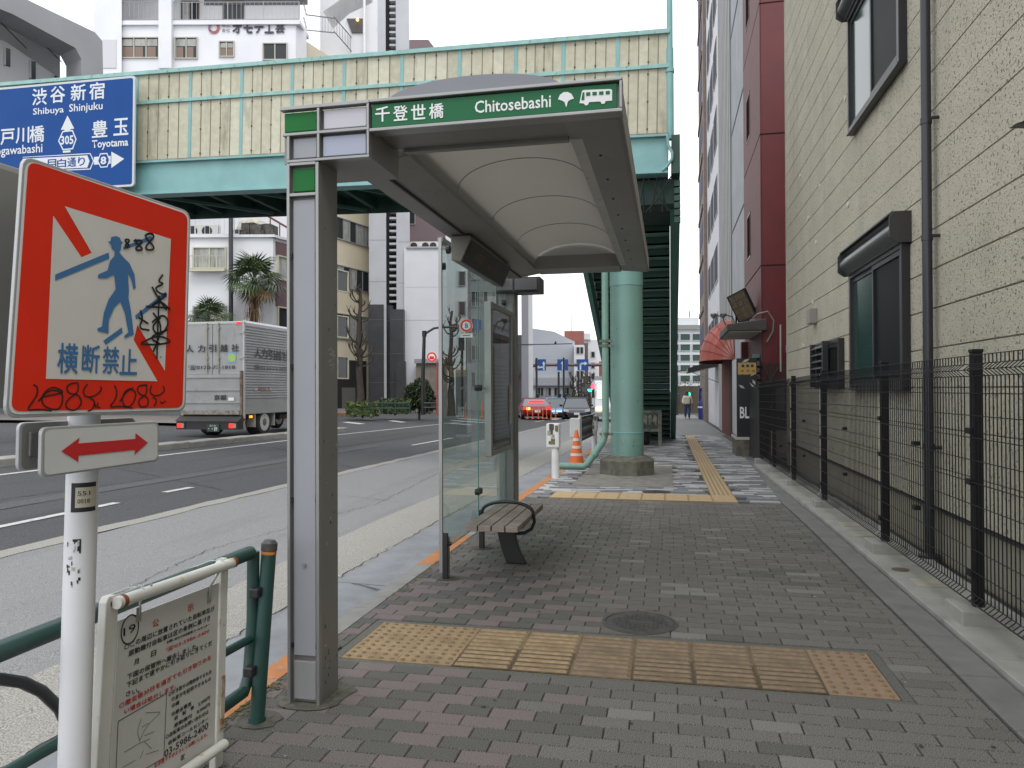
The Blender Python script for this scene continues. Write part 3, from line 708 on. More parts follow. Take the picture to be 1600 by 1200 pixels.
# dark eave over the shop with the tilted board
ev = thing('shop_canopy', 'black flat canopy jutting from the red tower over the standing sign', 'canopy', (SX, yb_-1.5, 2.9))
def PY(x, y, Y): return onax(x, y, 1, Y)
y1 = yb_-1.2
mb = MB(); mb.slab([(SX-.78, y1-2.9, 2.76), (SX+.1, y1-2.9, 2.76), (SX+.1, y1-2.9, 3.04), (SX-.78, y1-2.9, 2.93)], (0, 2.9, 0)); mb.build('roof_slab', mat('canopy_dark', (.045, .042, .038), .6, n=(4, .2)), ev, bevel=.02)
mb = MB(); mb.box(SX-.74, SX+.0, y1-2.85, y1-.05, 2.742, 2.758); mb.build('soffit', mat('soffit_pale', (.55, .53, .47), .7), ev)
tbd = thing('tilted_signboard', 'worn dark-framed menu board tilted above the black shop canopy', 'signboard', (SX-.3, y1-1, 3.05))
M_ = Matrix.Translation((SX-.30, ya+1.3, 3.50)) @ Matrix.Rotation(R(-24), 4, 'Y') @ Matrix.Rotation(R(-38), 4, 'Z') @ Matrix.Scale(.62, 4)
mb = MB(M_); mb.box(-.45, .45, -.06, .06, -.62, .62); mb.build('frame', BLACK, tbd)
mb = MB(M_); mb.box(-.39, .39, -.068, -.061, -.56, .56); mb.build('face', mat('board_brown', (.10, .07, .045), .6, n=(5, .3)), tbd)
for j in range(4):
    for i in range(3):
        mb = MB(M_); mb.box(-.35+i*.25, -.15+i*.25, -.072, -.069, -.5+j*.27, -.3+j*.27); mb.build('menu_card', mat('menu_card', (.13, .10, .065), .6, n=(14, .4)), tbd)
for s in (-1, 1):
    mb = MB(); mb.tube([(SX-.3+s*.15, ya+1.4, 3.0), (SX-.3+s*.15, ya+1.32, 3.25)], .025, 6); mb.build('strut', BLACK, tbd)
for i, (dx, lab) in enumerate(((-.6, 'silver gooseneck lamp reaching from the canopy edge nearer the awning'), (-.35, 'silver gooseneck lamp reaching up beside the tilted board'))):
    t = thing('floodlight', lab, 'lamp', (SX+dx, y1-.2, 3.05), 0, 'lamps on the shop canopy')
    mb = MB(); mb.tube([(SX+dx, y1-.2, 3.05), (SX+dx-.1, y1-.2, 3.35), (SX+dx-.3, y1-.3, 3.4)], .02, 6); mb.build('arm', STEEL, t)
    mb = MB(); mb.tube([(SX+dx-.28, y1-.3, 3.42), (SX+dx-.38, y1-.34, 3.36)], .04, 10, r1=.085); mb.build('head', STEEL, t, smooth=True)
# pale cable loop at the canopy's near corner
cl = MB(); cl.tube([(SX+.12, ya-.06, 2.5), (SX+.25, ya-.08, 2.75), (SX+.26, ya-.12, 3.0), (SX+.12, ya-.2, 3.2), (SX-.1, ya-.2, 3.15), (SX-.2, ya-.1, 3.06)], .02, 6); tag(cl.build('cable', mat('cable_beige', (.20, .19, .165), .7), None, smooth=True), 'loop of beige cable hanging off the corner of the red tower', 'cable')
# standing lit sign
sg = thing('standing_sign', 'tall black and white shop sign box on a concrete plinth before the red tower', 'shop sign', (2.0, 19.5, -.15))
Ys = ya-.9
P0 = PY(1150, 560, Ys); P1 = PY(1180, 683, Ys)
x0, x1, z0, z1 = P0.x, P1.x+.05, P1.z, P0.z
mb = MB(); mb.box(x0, x1, Ys, Ys+1.15, swz(Ys)-.1, z0-.06); mb.build('plinth', CONCD, sg)
mb = MB(); mb.box(x0-.02, x1+.02, Ys-.02, Ys+1.17, z0-.06, z0); mb.build('base_rim', mat('rim_cream', (.45, .43, .37), .6), sg)
mb = MB(); mb.box(x0+.01, x1, Ys+.01, Ys+1.14, z0, z1); mb.build('cabinet', mat('sign_black', (.012, .012, .016), .3), sg)
mb = MB(); mb.box(x0+.004, x0+.0099, Ys+.03, Ys+1.12, z0+.03, z1-.03); mb.build('side_face', mat('side_white', (.55, .56, .58), .4), sg)
pl = Plane((x0, Ys, 0), (1, 0, 0))
mb = MB(); mb.box(x0+.04, x1-.02, Ys+.003, Ys+.0099, z1-.36, z1-.1); mb.build('yellow_band', mat('band_ochre', (.42, .27, .08), .5), sg)
for i_ in range(3):
    mb = MB(); mb.box(x0+.12+i_*.1, x0+.18+i_*.1, Ys+.0005, Ys+.002, z1-.2, z1-.14); mb.build('printed_mark', INK, sg); mb = MB(); mb.box(x0+.10+i_*.12, x0+.17+i_*.12, Ys+.0005, Ys+.002, z1-.31, z1-.26); mb.build('printed_mark', mat('mark_brown', (.22, .13, .04), .5), sg)
text('BLA', pl.M((x1-x0)/2+.02, z0+.55, .004), (x1-x0)*.75, .26, SIGNWHITE, sg, bold=.02)

for k in range(9):
    mb = MB(); a = random.random()*3; cx, cz = (x1-x0)*random.uniform(.2, .9)+x0, z0+random.uniform(1.0, 1.75); L = random.uniform(.06, .16)
    mb.face([(cx+L*cos(a), Ys+.004, cz+L*sin(a)), (cx-.03*sin(a), Ys+.004, cz+.03*cos(a)), (cx-L*cos(a), Ys+.004, cz-L*sin(a)), (cx+.03*sin(a), Ys+.004, cz-.03*cos(a))]); mb.build('printed_leaf', mat('print_grey', (.4, .4, .38), .5), sg)
# dark gate and boxes of the alley
gt = thing('alley_gate', 'dark solid gate closing the alley after the mesh fence', 'gate', (1.8, 16.5, -.1))
for k in range(9):
    mb = MB(); y = 15.5+k*.33; mb.box(FX-.02, FX+.02, y, y+.32, swz(y)+.03, swz(y)+1.55); mb.build('board', mat('gate_black', (.02, .021, .021), .5, n=(5, .3)), gt)
mb = MB(); mb.box(FX-.04, FX+.04, 18.5, 18.62, -.2, 1.6); mb.build('post', FBK, gt)
mb = MB(); mb.box(FX-.06, FX-.03, 17.6, 17.8, .75, 1.15); mb.build('letter_box', WHITE, gt)
mt = thing('meter_rack', 'grid of pale meter boxes on the dark wall beside the alley gate', 'meter rack', (2.0, 18.8, 1))
for r in range(7):
    for c_ in range(2):
        mb = MB(); x = 1.92+c_*.13; z = 1.0+r*.16; mb.box(x, x+.09, 18.7, 18.8, z, z+.11); mb.build('meter_box', mat('meter_grey', (.22, .23, .22), .5), mt)
mb = MB(); mb.box(1.88, 2.18, 18.8, 18.86, -.2, 2.15); mb.build('back_board', DARK, mt)
mb = MB(); mb.box(1.98, 2.16, 18.66, 18.8, 2.15, 2.24); mb.build('junction_box', mat('box_green', (.15, .33, .27), .5), mt)
# vending machine and a bin far along the shops
vm = thing('vending_machine', 'dark blue vending machine against the brown tiled tower', 'vending machine', (1.75, 47.5, -.48))
P = ground(1101, 655); X0, Yv = P.x-.35, P.y
mb = MB(); mb.box(X0, X0+1.1, Yv, Yv+.8, swz(Yv), swz(Yv)+1.95); mb.build('body', mat('vending_blue', (.012, .018, .13), .4), vm, bevel=.03)
mb = MB(); mb.box(X0+.12, X0+.8, Yv-.012, Yv, swz(Yv)+.95, swz(Yv)+1.75); mb.build('display_window', mat('vending_display', (.10, .13, .28), .3, n=(8, .6)), vm)
mb = MB(); mb.box(X0+.2, X0+.75, Yv-.015, Yv, swz(Yv)+.2, swz(Yv)+.4); mb.build('hatch', BLACK, vm)
bn = thing('waste_bin', 'blue waste bin with pale band standing before the vending machine', 'waste bin', (X0+.15, Yv-.6, swz(Yv)))
mb = MB(); mb.lathe((X0+.2, Yv-.6, swz(Yv)), [(.24, 0), (.28, .8), (.28, .95), (.2, 1.12), (.05, 1.18)], 14); mb.build('body', mat('bin_blue', (.015, .03, .20), .5), bn, smooth=True)
mb = MB(); mb.lathe((X0+.2, Yv-.6, swz(Yv)), [(.287, .72), (.292, .8), (.287, .82)], 14); mb.build('band', WHITE, bn)
# second little awning between awning and tower
a2 = thing('awning', 'small black awning jutting out beyond the red domed awning', 'awning', (SX, yd, 2.4))
mb = MB(); mb.slab([(SX+.05, yd+1, 2.75), (SX-1.3, yd+1, 2.35), (SX-1.3, yd+1, 2.15), (SX+.05, yd+1, 2.45)], (0, 3, 0)); mb.build('cover', BLACK, a2)
mb = MB(); mb.tube([(SX-1.2, yd+1.2, 2.2), (SX+.05, yd+1.2, 1.7)], .02, 6); mb.build('stay', STEEL, a2)

# rain streaks under the sills and plug rings (stains with shapes of their own, on thin film of dirt)
STK = mat('rain_streak', (.25, .235, .19), .95, n=(30, .2))
rg = random.Random(8); mb = MB()
for (ya_, yb3, z_) in ((7.2, 9.3, 1.375), (7.25, 9.3, 4.345), (9.85, 11.3, 1.395)):
    for k in range(16):
        y = rg.uniform(ya_, yb3); h = rg.uniform(.06, .30); w_ = rg.uniform(.002, .006); mb.face([(WX-.0012, y-w_, z_), (WX-.0012, y+w_, z_), (WX-.0012, y+w_*.2, z_-h), (WX-.0012, y-w_*.2, z_-h)])
o = mb.build('rain_streak', STK, bb, kind='stuff')

# brick pier beside the standing sign, with loose cables and a pale box: the clutter under the red tower
mb = MB(); mb.box(SX-.16, SX+.02, yb_-.9, yb_-.5, -.4, 2.7); bp_ = mb.build('brick_pier', mat('brown_mortar', (.11, .085, .075), .9), rb)
mb = MB()
for r in range(41):
    z = -.38+r*.075
    for k in range(2):
        o = (r % 2)*.1; mb.box(max(SX-.165, SX-.165+k*.1-o*.5), min(SX+.02, SX-.165+k*.1-o*.5+.092), yb_-.906, yb_-.899, z, z+.064)
    mb.box(SX-.166, SX-.159, yb_-.89+(r % 2)*.06, yb_-.69+(r % 2)*.06, z, z+.064)
mb.build('bricks', BRK, bp_, kind='stuff')
for k, (x0, z0, x1_, z1_) in enumerate(((2.0, 1.7, 2.5, 1.9), (2.1, 2.1, 2.6, 1.6), (2.2, 1.2, 2.35, 2.3))):
    mb = MB(); mb.tube([(x0, ya-.14, z0), ((x0+x1_)/2, ya-.18, min(z0, z1_)-.15), (x1_, ya-.1, z1_)], .012, 5); mb.build('loose_cable', mat('cable_dark', (.03, .03, .03), .7), rb)
mb = MB(); mb.box(SX+.22, SX+.5, ya-.1, ya-.005, .9, 1.5); mb.build('meter_cabinet', mat('cabinet_grey', (.17, .165, .155), .6), rb)
mb = MB(); mb.box(2.0, 2.5, 15.9, 15.95, .0, .55); tag(mb.build('board', mat('board_cream', (.36, .33, .26), .7, n=(5, .2)), None), 'pale board leaning behind the dark alley fence', 'board')
# ================================================================ BUS SHELTER
yf = 3.06
bs = thing('bus_shelter', 'grey metal bus shelter with green header sign and arched translucent roof', 'bus shelter', (-1.6, 3.1, 0))
fp = Plane((0, yf, 0), (1, 0, 0))
CAPM = mat('shelter_frame', (.30, .305, .30), .4, .6, n=(3, .08))
BODY = mat('shelter_body_dark', (.235, .232, .222), .5, .35, n=(1.2, .12), dirt=(3, .62, (.12, .115, .105)))
POLY = mat('roof_polycarbonate', (.52, .51, .49), .5, n=(1.3, .06), dirt=(1.1, .6, (.40, .365, .33)))
tr_ = POLY.node_tree; pb = tr_.nodes['Principled BSDF']; tl = tr_.nodes.new('ShaderNodeBsdfTranslucent'); tl.inputs[0].default_value = (.58, .56, .53, 1)
ms_ = tr_.nodes.new('ShaderNodeMixShader'); ms_.inputs[0].default_value = .43; om_ = tr_.nodes['Material Output']
tr_.links.new(pb.outputs[0], ms_.inputs[1]); tr_.links.new(tl.outputs[0], ms_.inputs[2]); tr_.links.new(ms_.outputs[0], om_.inputs[0])
px0, px1 = -1.675, -1.525
# pillar: body, front frame, panels
mb = MB(); mb.box(px0+.006, px1, yf+.02, yf+.19, 0, 2.56); pil = mb.build('pillar', BODY, bs, bevel=.006)
mb = MB(); f = .012
mb.box(px0-.002, px0+f, yf-.012, yf+.02, 0, 2.42); mb.box(px1-f, px1+.003, yf-.012, yf+.02, 0, 2.42)
for z in (2.272, 2.41): mb.box(px0+f, px1-f, yf-.012, yf+.02, z, z+.014)
mb.build('pillar_frame', CAPM, pil, bevel=.002)
def pane_(x0, x1, z0, z1, m, par, d=.004, name='infill_panel'):
    b = MB(); b.box(x0+.010, x1-.010, yf+d, yf+.0199, z0+.010, z1-.010); return b.build(name, m, par, bevel=.003)
pane_(px0+f, px1-f, .205, 2.268, PANEL, pil); pane_(px0+f, px1-f, .01, .20, mat('panel_base_grey', (.25, .255, .26), .5, n=(4, .1)), pil)
pane_(px0+f, px1-f, 2.286, 2.408, GREEN, pil)
b = MB(); b.tube([(px0+.075, yf+.006, .62), (px0+.075, yf-.002, .62)], .009, 10); b.build('lock', STEEL, pil)
for z in (.25, .9, 1.5, 2.0):
    for x in (px0+f+.004, px1-f-.004):
        b = MB(); b.box(x-.004, x+.004, yf-.002, yf+.008, z, z+.02); b.build('panel_clip', BLACK, pil)
# header block
x2 = -1.285
hb = MB(); hb.box(px0-.03, x2, yf+.022, yf+.36, 2.43, 2.66); hblk = hb.build('header_block', BODY, bs)
hb = MB()
hb.box(px0-.035, x2+.004, yf-.014, yf+.022, 2.662, 2.678); hb.box(px0-.02, x2+.004, yf-.014, yf+.022, 2.545, 2.558); hb.box(px0, x2+.004, yf-.014, yf+.022, 2.424, 2.436)
hb.box(px1-.004, px1+.008, yf-.013, yf+.022, 2.437, 2.661); hb.box(x2-.008, x2+.003, yf-.013, yf+.022, 2.437, 2.661); hb.box(px0, px0+.012, yf-.013, yf+.022, 2.437, 2.544)
hb.build('block_frame', CAPM, hblk, bevel=.002)
pane_(px0-.03, px1-.004, 2.558, 2.662, GREEN, hblk); pane_(px1+.012, x2-.006, 2.558, 2.662, mat('lamp_panel', (.48, .47, .52), .4), hblk)
pane_(px0+.014, px1-.004, 2.436, 2.545, PANEL, hblk); pane_(px1+.008, x2-.008, 2.436, 2.545, mat('panel_blue', (.33, .36, .46), .4), hblk)
# fascia with the stop name
x3 = -.192
mb = MB(); mb.box(x2+.005, x3, yf+.02, yf+.30, 2.555, 2.66); fas = mb.build('fascia', BODY, bs)
mb = MB(); mb.box(x2+.005, x3+.012, yf-.014, yf+.06, 2.664, 2.678); mb.box(x2+.005, x3+.012, yf-.014, yf+.06, 2.535, 2.55); mb.box(x3, x3+.012, yf-.014, yf+.06, 2.551, 2.663); mb.build('fascia_frame', CAPM, fas, bevel=.003)
mb = MB(); mb.box(x2+.012, x3-.012, yf+.0, yf+.019, 2.556, 2.656); sgn = mb.build('name_board', mat('header_green', (.012, .125, .050), .45, n=(2, .05), spec=.25), fas)
hp = Plane((0, yf, 0), (1, 0, 0))
for ch, a in zip('千登世橋', (587, 615, 643, 671)): ptext(hp, ch, a, 167+(587-a)*.06, a+22, 190+(587-a)*.06, SIGNWHITE, sgn, .002, .012)
ptext(hp, 'Chitosebashi', 742, 153, 861, 172.5, SIGNWHITE, sgn, .002, .012)
def hq(pts): return [(700+x/4, 40+y/4) for x, y in pts]
ppoly(hp, hq([(740, 514), (728, 478), (712, 470), (688, 462), (700, 435), (722, 418), (748, 416), (772, 428), (788, 458), (765, 465), (750, 476)]), SIGNWHITE, sgn, .003, 'ginkgo_leaf')
ppoly(hp, hq([(822, 487), (838, 410), (850, 404), (1015, 398), (1026, 404), (1026, 470), (985, 474), (980, 488), (962, 492), (952, 476), (882, 480), (876, 496), (860, 501), (848, 488)]), SIGNWHITE, sgn, .003, 'bus_symbol')
for q in ([(834, 468), (842, 420), (853, 419), (853, 467)], [(864, 420), (890, 418), (890, 440), (864, 442)], [(903, 418), (930, 416), (930, 437), (903, 439)], [(945, 415), (972, 413), (972, 434), (945, 436)], [(986, 412), (1012, 410), (1012, 431), (986, 433)]):
    ppoly(hp, hq(q), mat('header_green', (0, 0, 0)), sgn, .005, 'bus_window')
# canopy: left box beam, right gutter beam, front and rear beams, vault
yE = 7.26
mb = MB(); mb.slab([(-1.56, yf+.37, 2.51), (-1.432, yf+.37, 2.51), (-1.418, yf+.37, 2.515), (-1.235, yf+.37, 2.545), (-1.235, yf+.37, 2.64), (-1.56, yf+.37, 2.66)], (0, yE-yf-.42, 0)); mb.build('side_beam', BODY, bs)
mb = MB(); mb.box(-1.432, -1.418, yf+.37, yE-.1, 2.503, 2.512); mb.build('beam_gap', DARK, bs)
mb = MB(); mb.slab([(x3+.008, yf+.062, 2.535), (x3+.008, yf+.062, 2.67), (x3-.25, yf+.062, 2.66), (x3-.25, yf+.062, 2.552), (x3-.012, yf+.062, 2.53)], (0, yE-yf-.06, 0)); mb.build('gutter_beam', BODY, bs, bevel=.006)
LITE = mat('light_cover', (.42, .425, .40), .5, n=(5, .1), dirt=(9, .6, (.28, .27, .22)))
mb = MB(); mb.box(x3-.245, x3-.135, yf+.32, yE-.35, 2.5465, 2.5512); mb.build('light_cover', LITE, bs)
for k in range(9):
    y = yf+.55+k*.42; mb = MB(); mb.box(x3-.133, x3-.122, y, y+.014, 2.535, 2.5505); mb.build('hinge_clip', BLACK, bs)
mb = MB(); mb.box(x3-.132, x3-.124, yf+.1, yE-.1, 2.544, 2.5505); mb.build('beam_gap', DARK, bs)
mb = MB(); mb.box(-1.236, x3-.252, yf+.302, yf+.34, 2.54, 2.66); mb.build('cross_beam', BODY, bs); mb = MB(); mb.box(-1.236, x3-.252, yE-.36, yE-.02, 2.54, 2.66); mb.build('cross_beam', BODY, bs)
vx0, vx1 = -1.235, x3-.255; vn = 20; vr = .19; ys = [yf+.34+ (yE-.36-yf-.34)*k/4 for k in range(5)]
def arc(k, lift=0): a = pi*k/vn; c = (vx0+vx1)/2; hw = (vx1-vx0)/2; return c-hw*cos(a), 2.575+vr*sin(a)**.85+lift
for j in range(4):
    mb = MB(); pts = [(arc(k)[0], ys[j]+.004, arc(k)[1]) for k in range(vn+1)]; top = [(arc(k)[0], ys[j]+.004, arc(k)[1]+.012) for k in range(vn+1)]
    L = ys[j+1]-ys[j]-.008
    A = [mb.p(q) for q in pts]; B = [mb.p((q[0], q[1]+L, q[2])) for q in pts]; C_ = [mb.p(q) for q in top]; D_ = [mb.p((q[0], q[1]+L, q[2])) for q in top]
    for k in range(vn):
        mb.fi((A[k], A[k+1], B[k+1], B[k])); mb.fi((C_[k+1], C_[k], D_[k], D_[k+1])); mb.fi((A[k+1], A[k], C_[k], C_[k+1])); mb.fi((B[k], B[k+1], D_[k+1], D_[k]))
    mb.build('roof_panel', POLY, bs, smooth=True)
for j in range(1, 4):
    mb = MB(); mb.tube([(arc(k, -.001)[0], ys[j], arc(k, -.001)[1]) for k in range(1, vn)], .003, 6); mb.build('roof_rib', BODY, bs)
VL = mat('roof_lens', (.20, .205, .235), .45, n=(2, .05))
mb = MB(); c_m = (-1.20-.46)/2; pts = [(c_m-.40*cos(pi*k/24), 3.115, 2.672+.098*sin(pi*k/24)**.9) for k in range(25)]; mb.slab(pts, (0, .27, 0)); mb.build('roof_hood', VL, bs, smooth=True)
for y in (yf+.33, yE-.35):         # closed ends of the vault
    mb = MB(); pts = [(arc(k)[0], y, arc(k)[1]+.014) for k in range(vn+1)]+[(vx1, y, 2.57), (vx0, y, 2.57)]; mb.slab(pts, (0, .008, 0)); mb.build('vault_end', POLY, bs)
# glass wall
GX = -1.66
GL = glassmat('clear_green_glass', (.74, .865, .82), .10)
GE = mat('glass_edge', (.10, .24, .20), .2)
for (y0, y1) in ((5.30, 6.395), (6.405, 7.49)):
    mb = MB(); mb.face([(GX, y0, .20), (GX, y1, .20), (GX, y1, 2.50), (GX, y0, 2.50)]); pn = mb.build('glass_pane', GL, bs)
    mb = MB(); mb.box(GX-.004, GX+.004, y1-.006, y1, .20, 2.50); mb.box(GX-.004, GX+.004, y0, y1, .20, .206); mb.build('pane_edge', GE, pn)
mb = MB(); mb.box(GX-.012, GX+.012, 5.275, 5.30, .05, 2.53); mb.build('glass_edge_rail', STEEL, bs)
mb = MB(); mb.box(GX-.02, GX+.02, 5.28, 7.5, 2.505, 2.54); mb.build('glass_head_rail', BODY, bs)
for y in (5.32, 6.40):
    mb = MB(); mb.tube([(GX+.03, y, 0), (GX+.03, y, .31)], .026, 12); fo = mb.build('glass_foot', STEEL, bs, smooth=True)
    mb = MB(); mb.box(GX+.012, GX+.05, y-.045, y-.015, .0, .34); mb.build('clamp_plate', BLACK, fo); mb = MB(); mb.tube([(GX-.02, y-.01, .26), (GX+.07, y-.01, .26)], .016, 8); mb.build('clamp_bolt', BLACK, fo)
for y, z in ((5.34, 2.33), (6.36, 1.42), (6.44, 1.42), (6.36, .5), (6.44, .5), (7.46, 2.3)):
    mb = MB(); mb.tube([(GX-.02, y, z), (GX+.02, y, z)], .028, 12); mb.build('glass_fixing', BLACK, bs)
# rear post with its block
mb = MB(); mb.box(-1.73, -1.56, 7.52, 7.70, -.02, 2.56); mb.build('rear_post', BODY, bs, bevel=.006)
mb = MB(); mb.box(-1.718, -1.572, 7.5, 7.519, .02, 2.30); mb.build('rear_post_panel', mat('post_panel_grey', (.21, .215, .21), .5, .3), bs, bevel=.003)
mb = MB(); mb.box(-1.74, -1.28, 7.44, 7.70, 2.40, 2.555); rbk = mb.build('rear_block', mat('block_dark', (.035, .035, .037), .6), bs, bevel=.006)
for a, b_ in ((-1.725, -1.56), (-1.54, -1.31)):
    mb = MB(); mb.box(a, b_, 7.425, 7.4399, 2.42, 2.535); mb.build('infill_panel', mat('block_panel', (.10, .10, .105), .5), rbk, bevel=.003)
# timetable case
TX = -1.60
mb = MB()
y0, y1, z0, z1 = 6.5, 7.46, .80, 2.20
mb.box(TX-.03, TX+.035, y0, y0+.07, z0, z1); mb.box(TX-.03, TX+.035, y1-.05, y1, z0, z1); mb.box(TX-.03, TX+.035, y0+.07, y1-.05, z0, z0+.05); mb.box(TX-.03, TX+.035, y0+.07, y1-.05, z1-.05, z1)
cs = mb.build('notice_case', STEEL, bs, bevel=.005)
mb = MB(); mb.box(TX-.028, TX-.01, y0+.07, y1-.05, z0+.05, z1-.05); mb.build('back_panel', mat('case_back', (.17, .155, .14), .5, n=(2, .3)), cs)
mb = MB(); mb.face([(TX+.02, y0+.07, z0+.05), (TX+.02, y1-.05, z0+.05), (TX+.02, y1-.05, z1-.05), (TX+.02, y0+.07, z1-.05)]); mb.build('case_glass', glassmat('case_glass', (.92, .93, .92), .06), cs)
for k, (a, b_, c_, d_, m_) in enumerate(((.12, .50, .95, 1.35, 'paper_brown'), (.12, .8, .15, .9, 'paper_tan'), (.55, .83, .97, 1.3, 'paper_red'))):
    mb = MB(); mb.box(TX-.0099, TX-.006, y0+a, y0+b_, z0+c_, min(z1-.06, z0+d_)); mb.build('notice_sheet', mat(m_, dict(paper_brown=(.17, .155, .14), paper_tan=(.235, .215, .19), paper_red=(.22, .11, .095))[m_], .6, n=(9, .2)), cs)
for k in range(18):
    mb = MB(); mb.box(TX-.006, TX-.0048, y0+.13, y0+.79, z0+.18+k*.038, z0+.188+k*.038); mb.build('timetable_line', INK, cs)
mb = MB(); mb.box(TX+.02, TX+.034, y1-.13, y1-.06, 1.05, 1.45); mb.build('leaflet', mat('leaflet_white', (.45, .45, .43), .6, n=(22, .25)), cs)
# departure display hung from the beam
ld = MB(); ld.slab([(-1.525, 5.10, 2.505), (-1.52, 5.10, 2.33), (-1.448, 5.10, 2.315), (-1.372, 5.10, 2.485), (-1.378, 5.10, 2.505)], (0, 1.35, 0)); dsp = ld.build('display_box', mat('display_casing', (.15, .14, .125), .45, .2, n=(3, .1)), bs, bevel=.006)
lp = Plane((-1.555, 5.1, 2.225), (0, 1, 0), (.155, 0, .175)) if False else Plane((-1.552, 6.44, 2.228), (0, -1, 0), (.155, 0, .175))
def lq(a, b_, c_, d_, o, m_, nm):
    q = MB(); p = [lp.pt(a, c_, o), lp.pt(b_, c_, o), lp.pt(b_, d_, o), lp.pt(a, d_, o)]; q.face(p); return q.build(nm, m_, dsp)

CPL = Plane((px1+.0011, yf, 0), (0, 1, 0))
stroke(CPL, [[(513, 548), (519, 541), (517, 556), (523, 545), (521, 562)], [(512, 566), (520, 560), (514, 574), (523, 566), (519, 580)], [(514, 553), (524, 556)]], .004, mat('scratch_pale', (.42, .41, .39), .6), bs, .0, 'scratched_tag')
rg = random.Random(14); mb = MB()
for k in range(34):
    y = yf+.03+rg.random()*.14; z = rg.uniform(.02, .35) if k < 20 else rg.uniform(.4, 2.2); r_ = rg.uniform(.002, .008); mb.cur = k % 3 == 0
    mb.face([(px1+.0012, y+r_*cos(6.28*i/6)*rg.uniform(.6, 1.3), z+r_*sin(6.28*i/6)*rg.uniform(.6, 2)) for i in range(6)])
mb.build('scuff_marks', [mat('scuff_dark', (.07, .065, .06), .8), mat('scuff_pale', (.36, .35, .33), .7)], bs, kind='stuff')
COLR = mat('base_mortar_dirty', (.085, .082, .066), .95, n=(25, .4), bump=(60, .6))
for (x, y, a, b_) in ((-1.60, 3.16, .15, .19), (-1.715, 2.87, .09, .09), (-1.63, 5.32, .09, .08), (-1.63, 6.4, .09, .08), (-1.645, 7.62, .15, .15)):
    mb = MB(); n = 14; P = [(x+a*cos(6.283*k/n)*rg.uniform(.85, 1.1)*(1.18 if k % 4 else 1), y+b_*sin(6.283*k/n)*rg.uniform(.85, 1.1), .0035) for k in range(n)]; mb.face(P); mb.build('base_mortar', COLR, side)
GLOSSB = mat('display_screen', (.022, .020, .019), .4, spec=.3)
Q0, Q1 = V((-1.445, 5.13, 2.322)), V((-1.375, 5.13, 2.478)); nn_ = V((.17, 0, -.076)).normalized()*.004
mb = MB(); mb.face([Q0+nn_, Q0+nn_+V((0, 1.29, 0)), Q1+nn_+V((0, 1.29, 0)), Q1+nn_]); mb.build('screen', GLOSSB, dsp)
LEDM = emit('led_amber', (.5, .22, .12), .25)
for (a, b_, lo, hi) in ((.22, .46, .35, .75), (.62, .74, .3, .55), (.80, .92, .25, .7)):
    for j in range(4):
        t0 = lo+(hi-lo)*j/4; q = lambda y, t: Q0+(Q1-Q0)*t+nn_*1.5+V((0, y, 0)); mb = MB(); mb.face([q(a, t0), q(b_, t0), q(b_, t0+.04), q(a, t0+.04)]); mb.build('led_segment', mat('led_dim', (.16, .055, .04), .5), dsp)
mb = MB(); mb.box(-1.5, -1.42, 5.4, 5.6, 2.504, 2.515); mb.box(-1.5, -1.42, 6.0, 6.2, 2.504, 2.515); mb.build('hanger', BLACK, dsp)
mb = MB(); mb.tube([(-1.535, 5.12, 2.41), (-1.56, 5.12, 2.41)], .03, 10); mb.build('speaker_knob', BLACK, dsp)
# ================================================================ bench
bn_ = thing('bench', 'slatted weathered wooden bench with black hoop armrest beside the shelter glass', 'bench', (-1.30, 5.95, 0))
WOOD = mat('weathered_wood', (.265, .222, .19), .85, n=(5, .25), bump=(50, .35), dirt=(8, .58, (.15, .13, .115), (6, .6, 6)))
for k in range(4):
    x = -1.50+k*.103; mb = MB(); mb.box(x, x+.095, 5.36+k*.004, 6.52-k*.01, .345, .39); mb.build('slat', WOOD, bn_, bevel=.006)
for y in (5.84,):
    mb = MB(); mb.slab([(-1.42, y+.015, .335), (-1.24, y+.015, .335), (-1.225, y+.015, .26), (-1.19, y+.015, .12), (-1.13, y+.015, .0), (-1.29, y+.015, .0), (-1.335, y+.015, .12), (-1.37, y+.015, .26)], (0, .05, 0)); mb.build('leg', BLACK, bn_, bevel=.008)
    mb = MB(); mb.slab([(-1.47, y-.01, .335), (-1.12, y-.01, .335), (-1.15, y-.01, .29), (-1.25, y-.01, .255), (-1.42, y-.01, .30)], (0, .095, 0)); mb.build('bracket', BLACK, bn_, bevel=.006)
pts = [(-1.33-.20*cos(pi*k/20)*1.0+.0, 5.94, .395+.085*sin(pi*k/20)) for k in range(21)]
pts = [(-1.52, 5.94, .35)]+[(-1.30-.215*cos(pi*k/24), 5.94, .385+.10*sin(pi*k/24)**.8) for k in range(25)]+[(-1.075, 5.94, .33), (-1.10, 5.94, .27), (-1.16, 5.94, .235), (-1.26, 5.94, .23)]
mb = MB(); mb.tube(pts, .014, 10); mb.build('armrest', mat('black_gloss', (.012, .012, .014), .22), bn_, smooth=True)
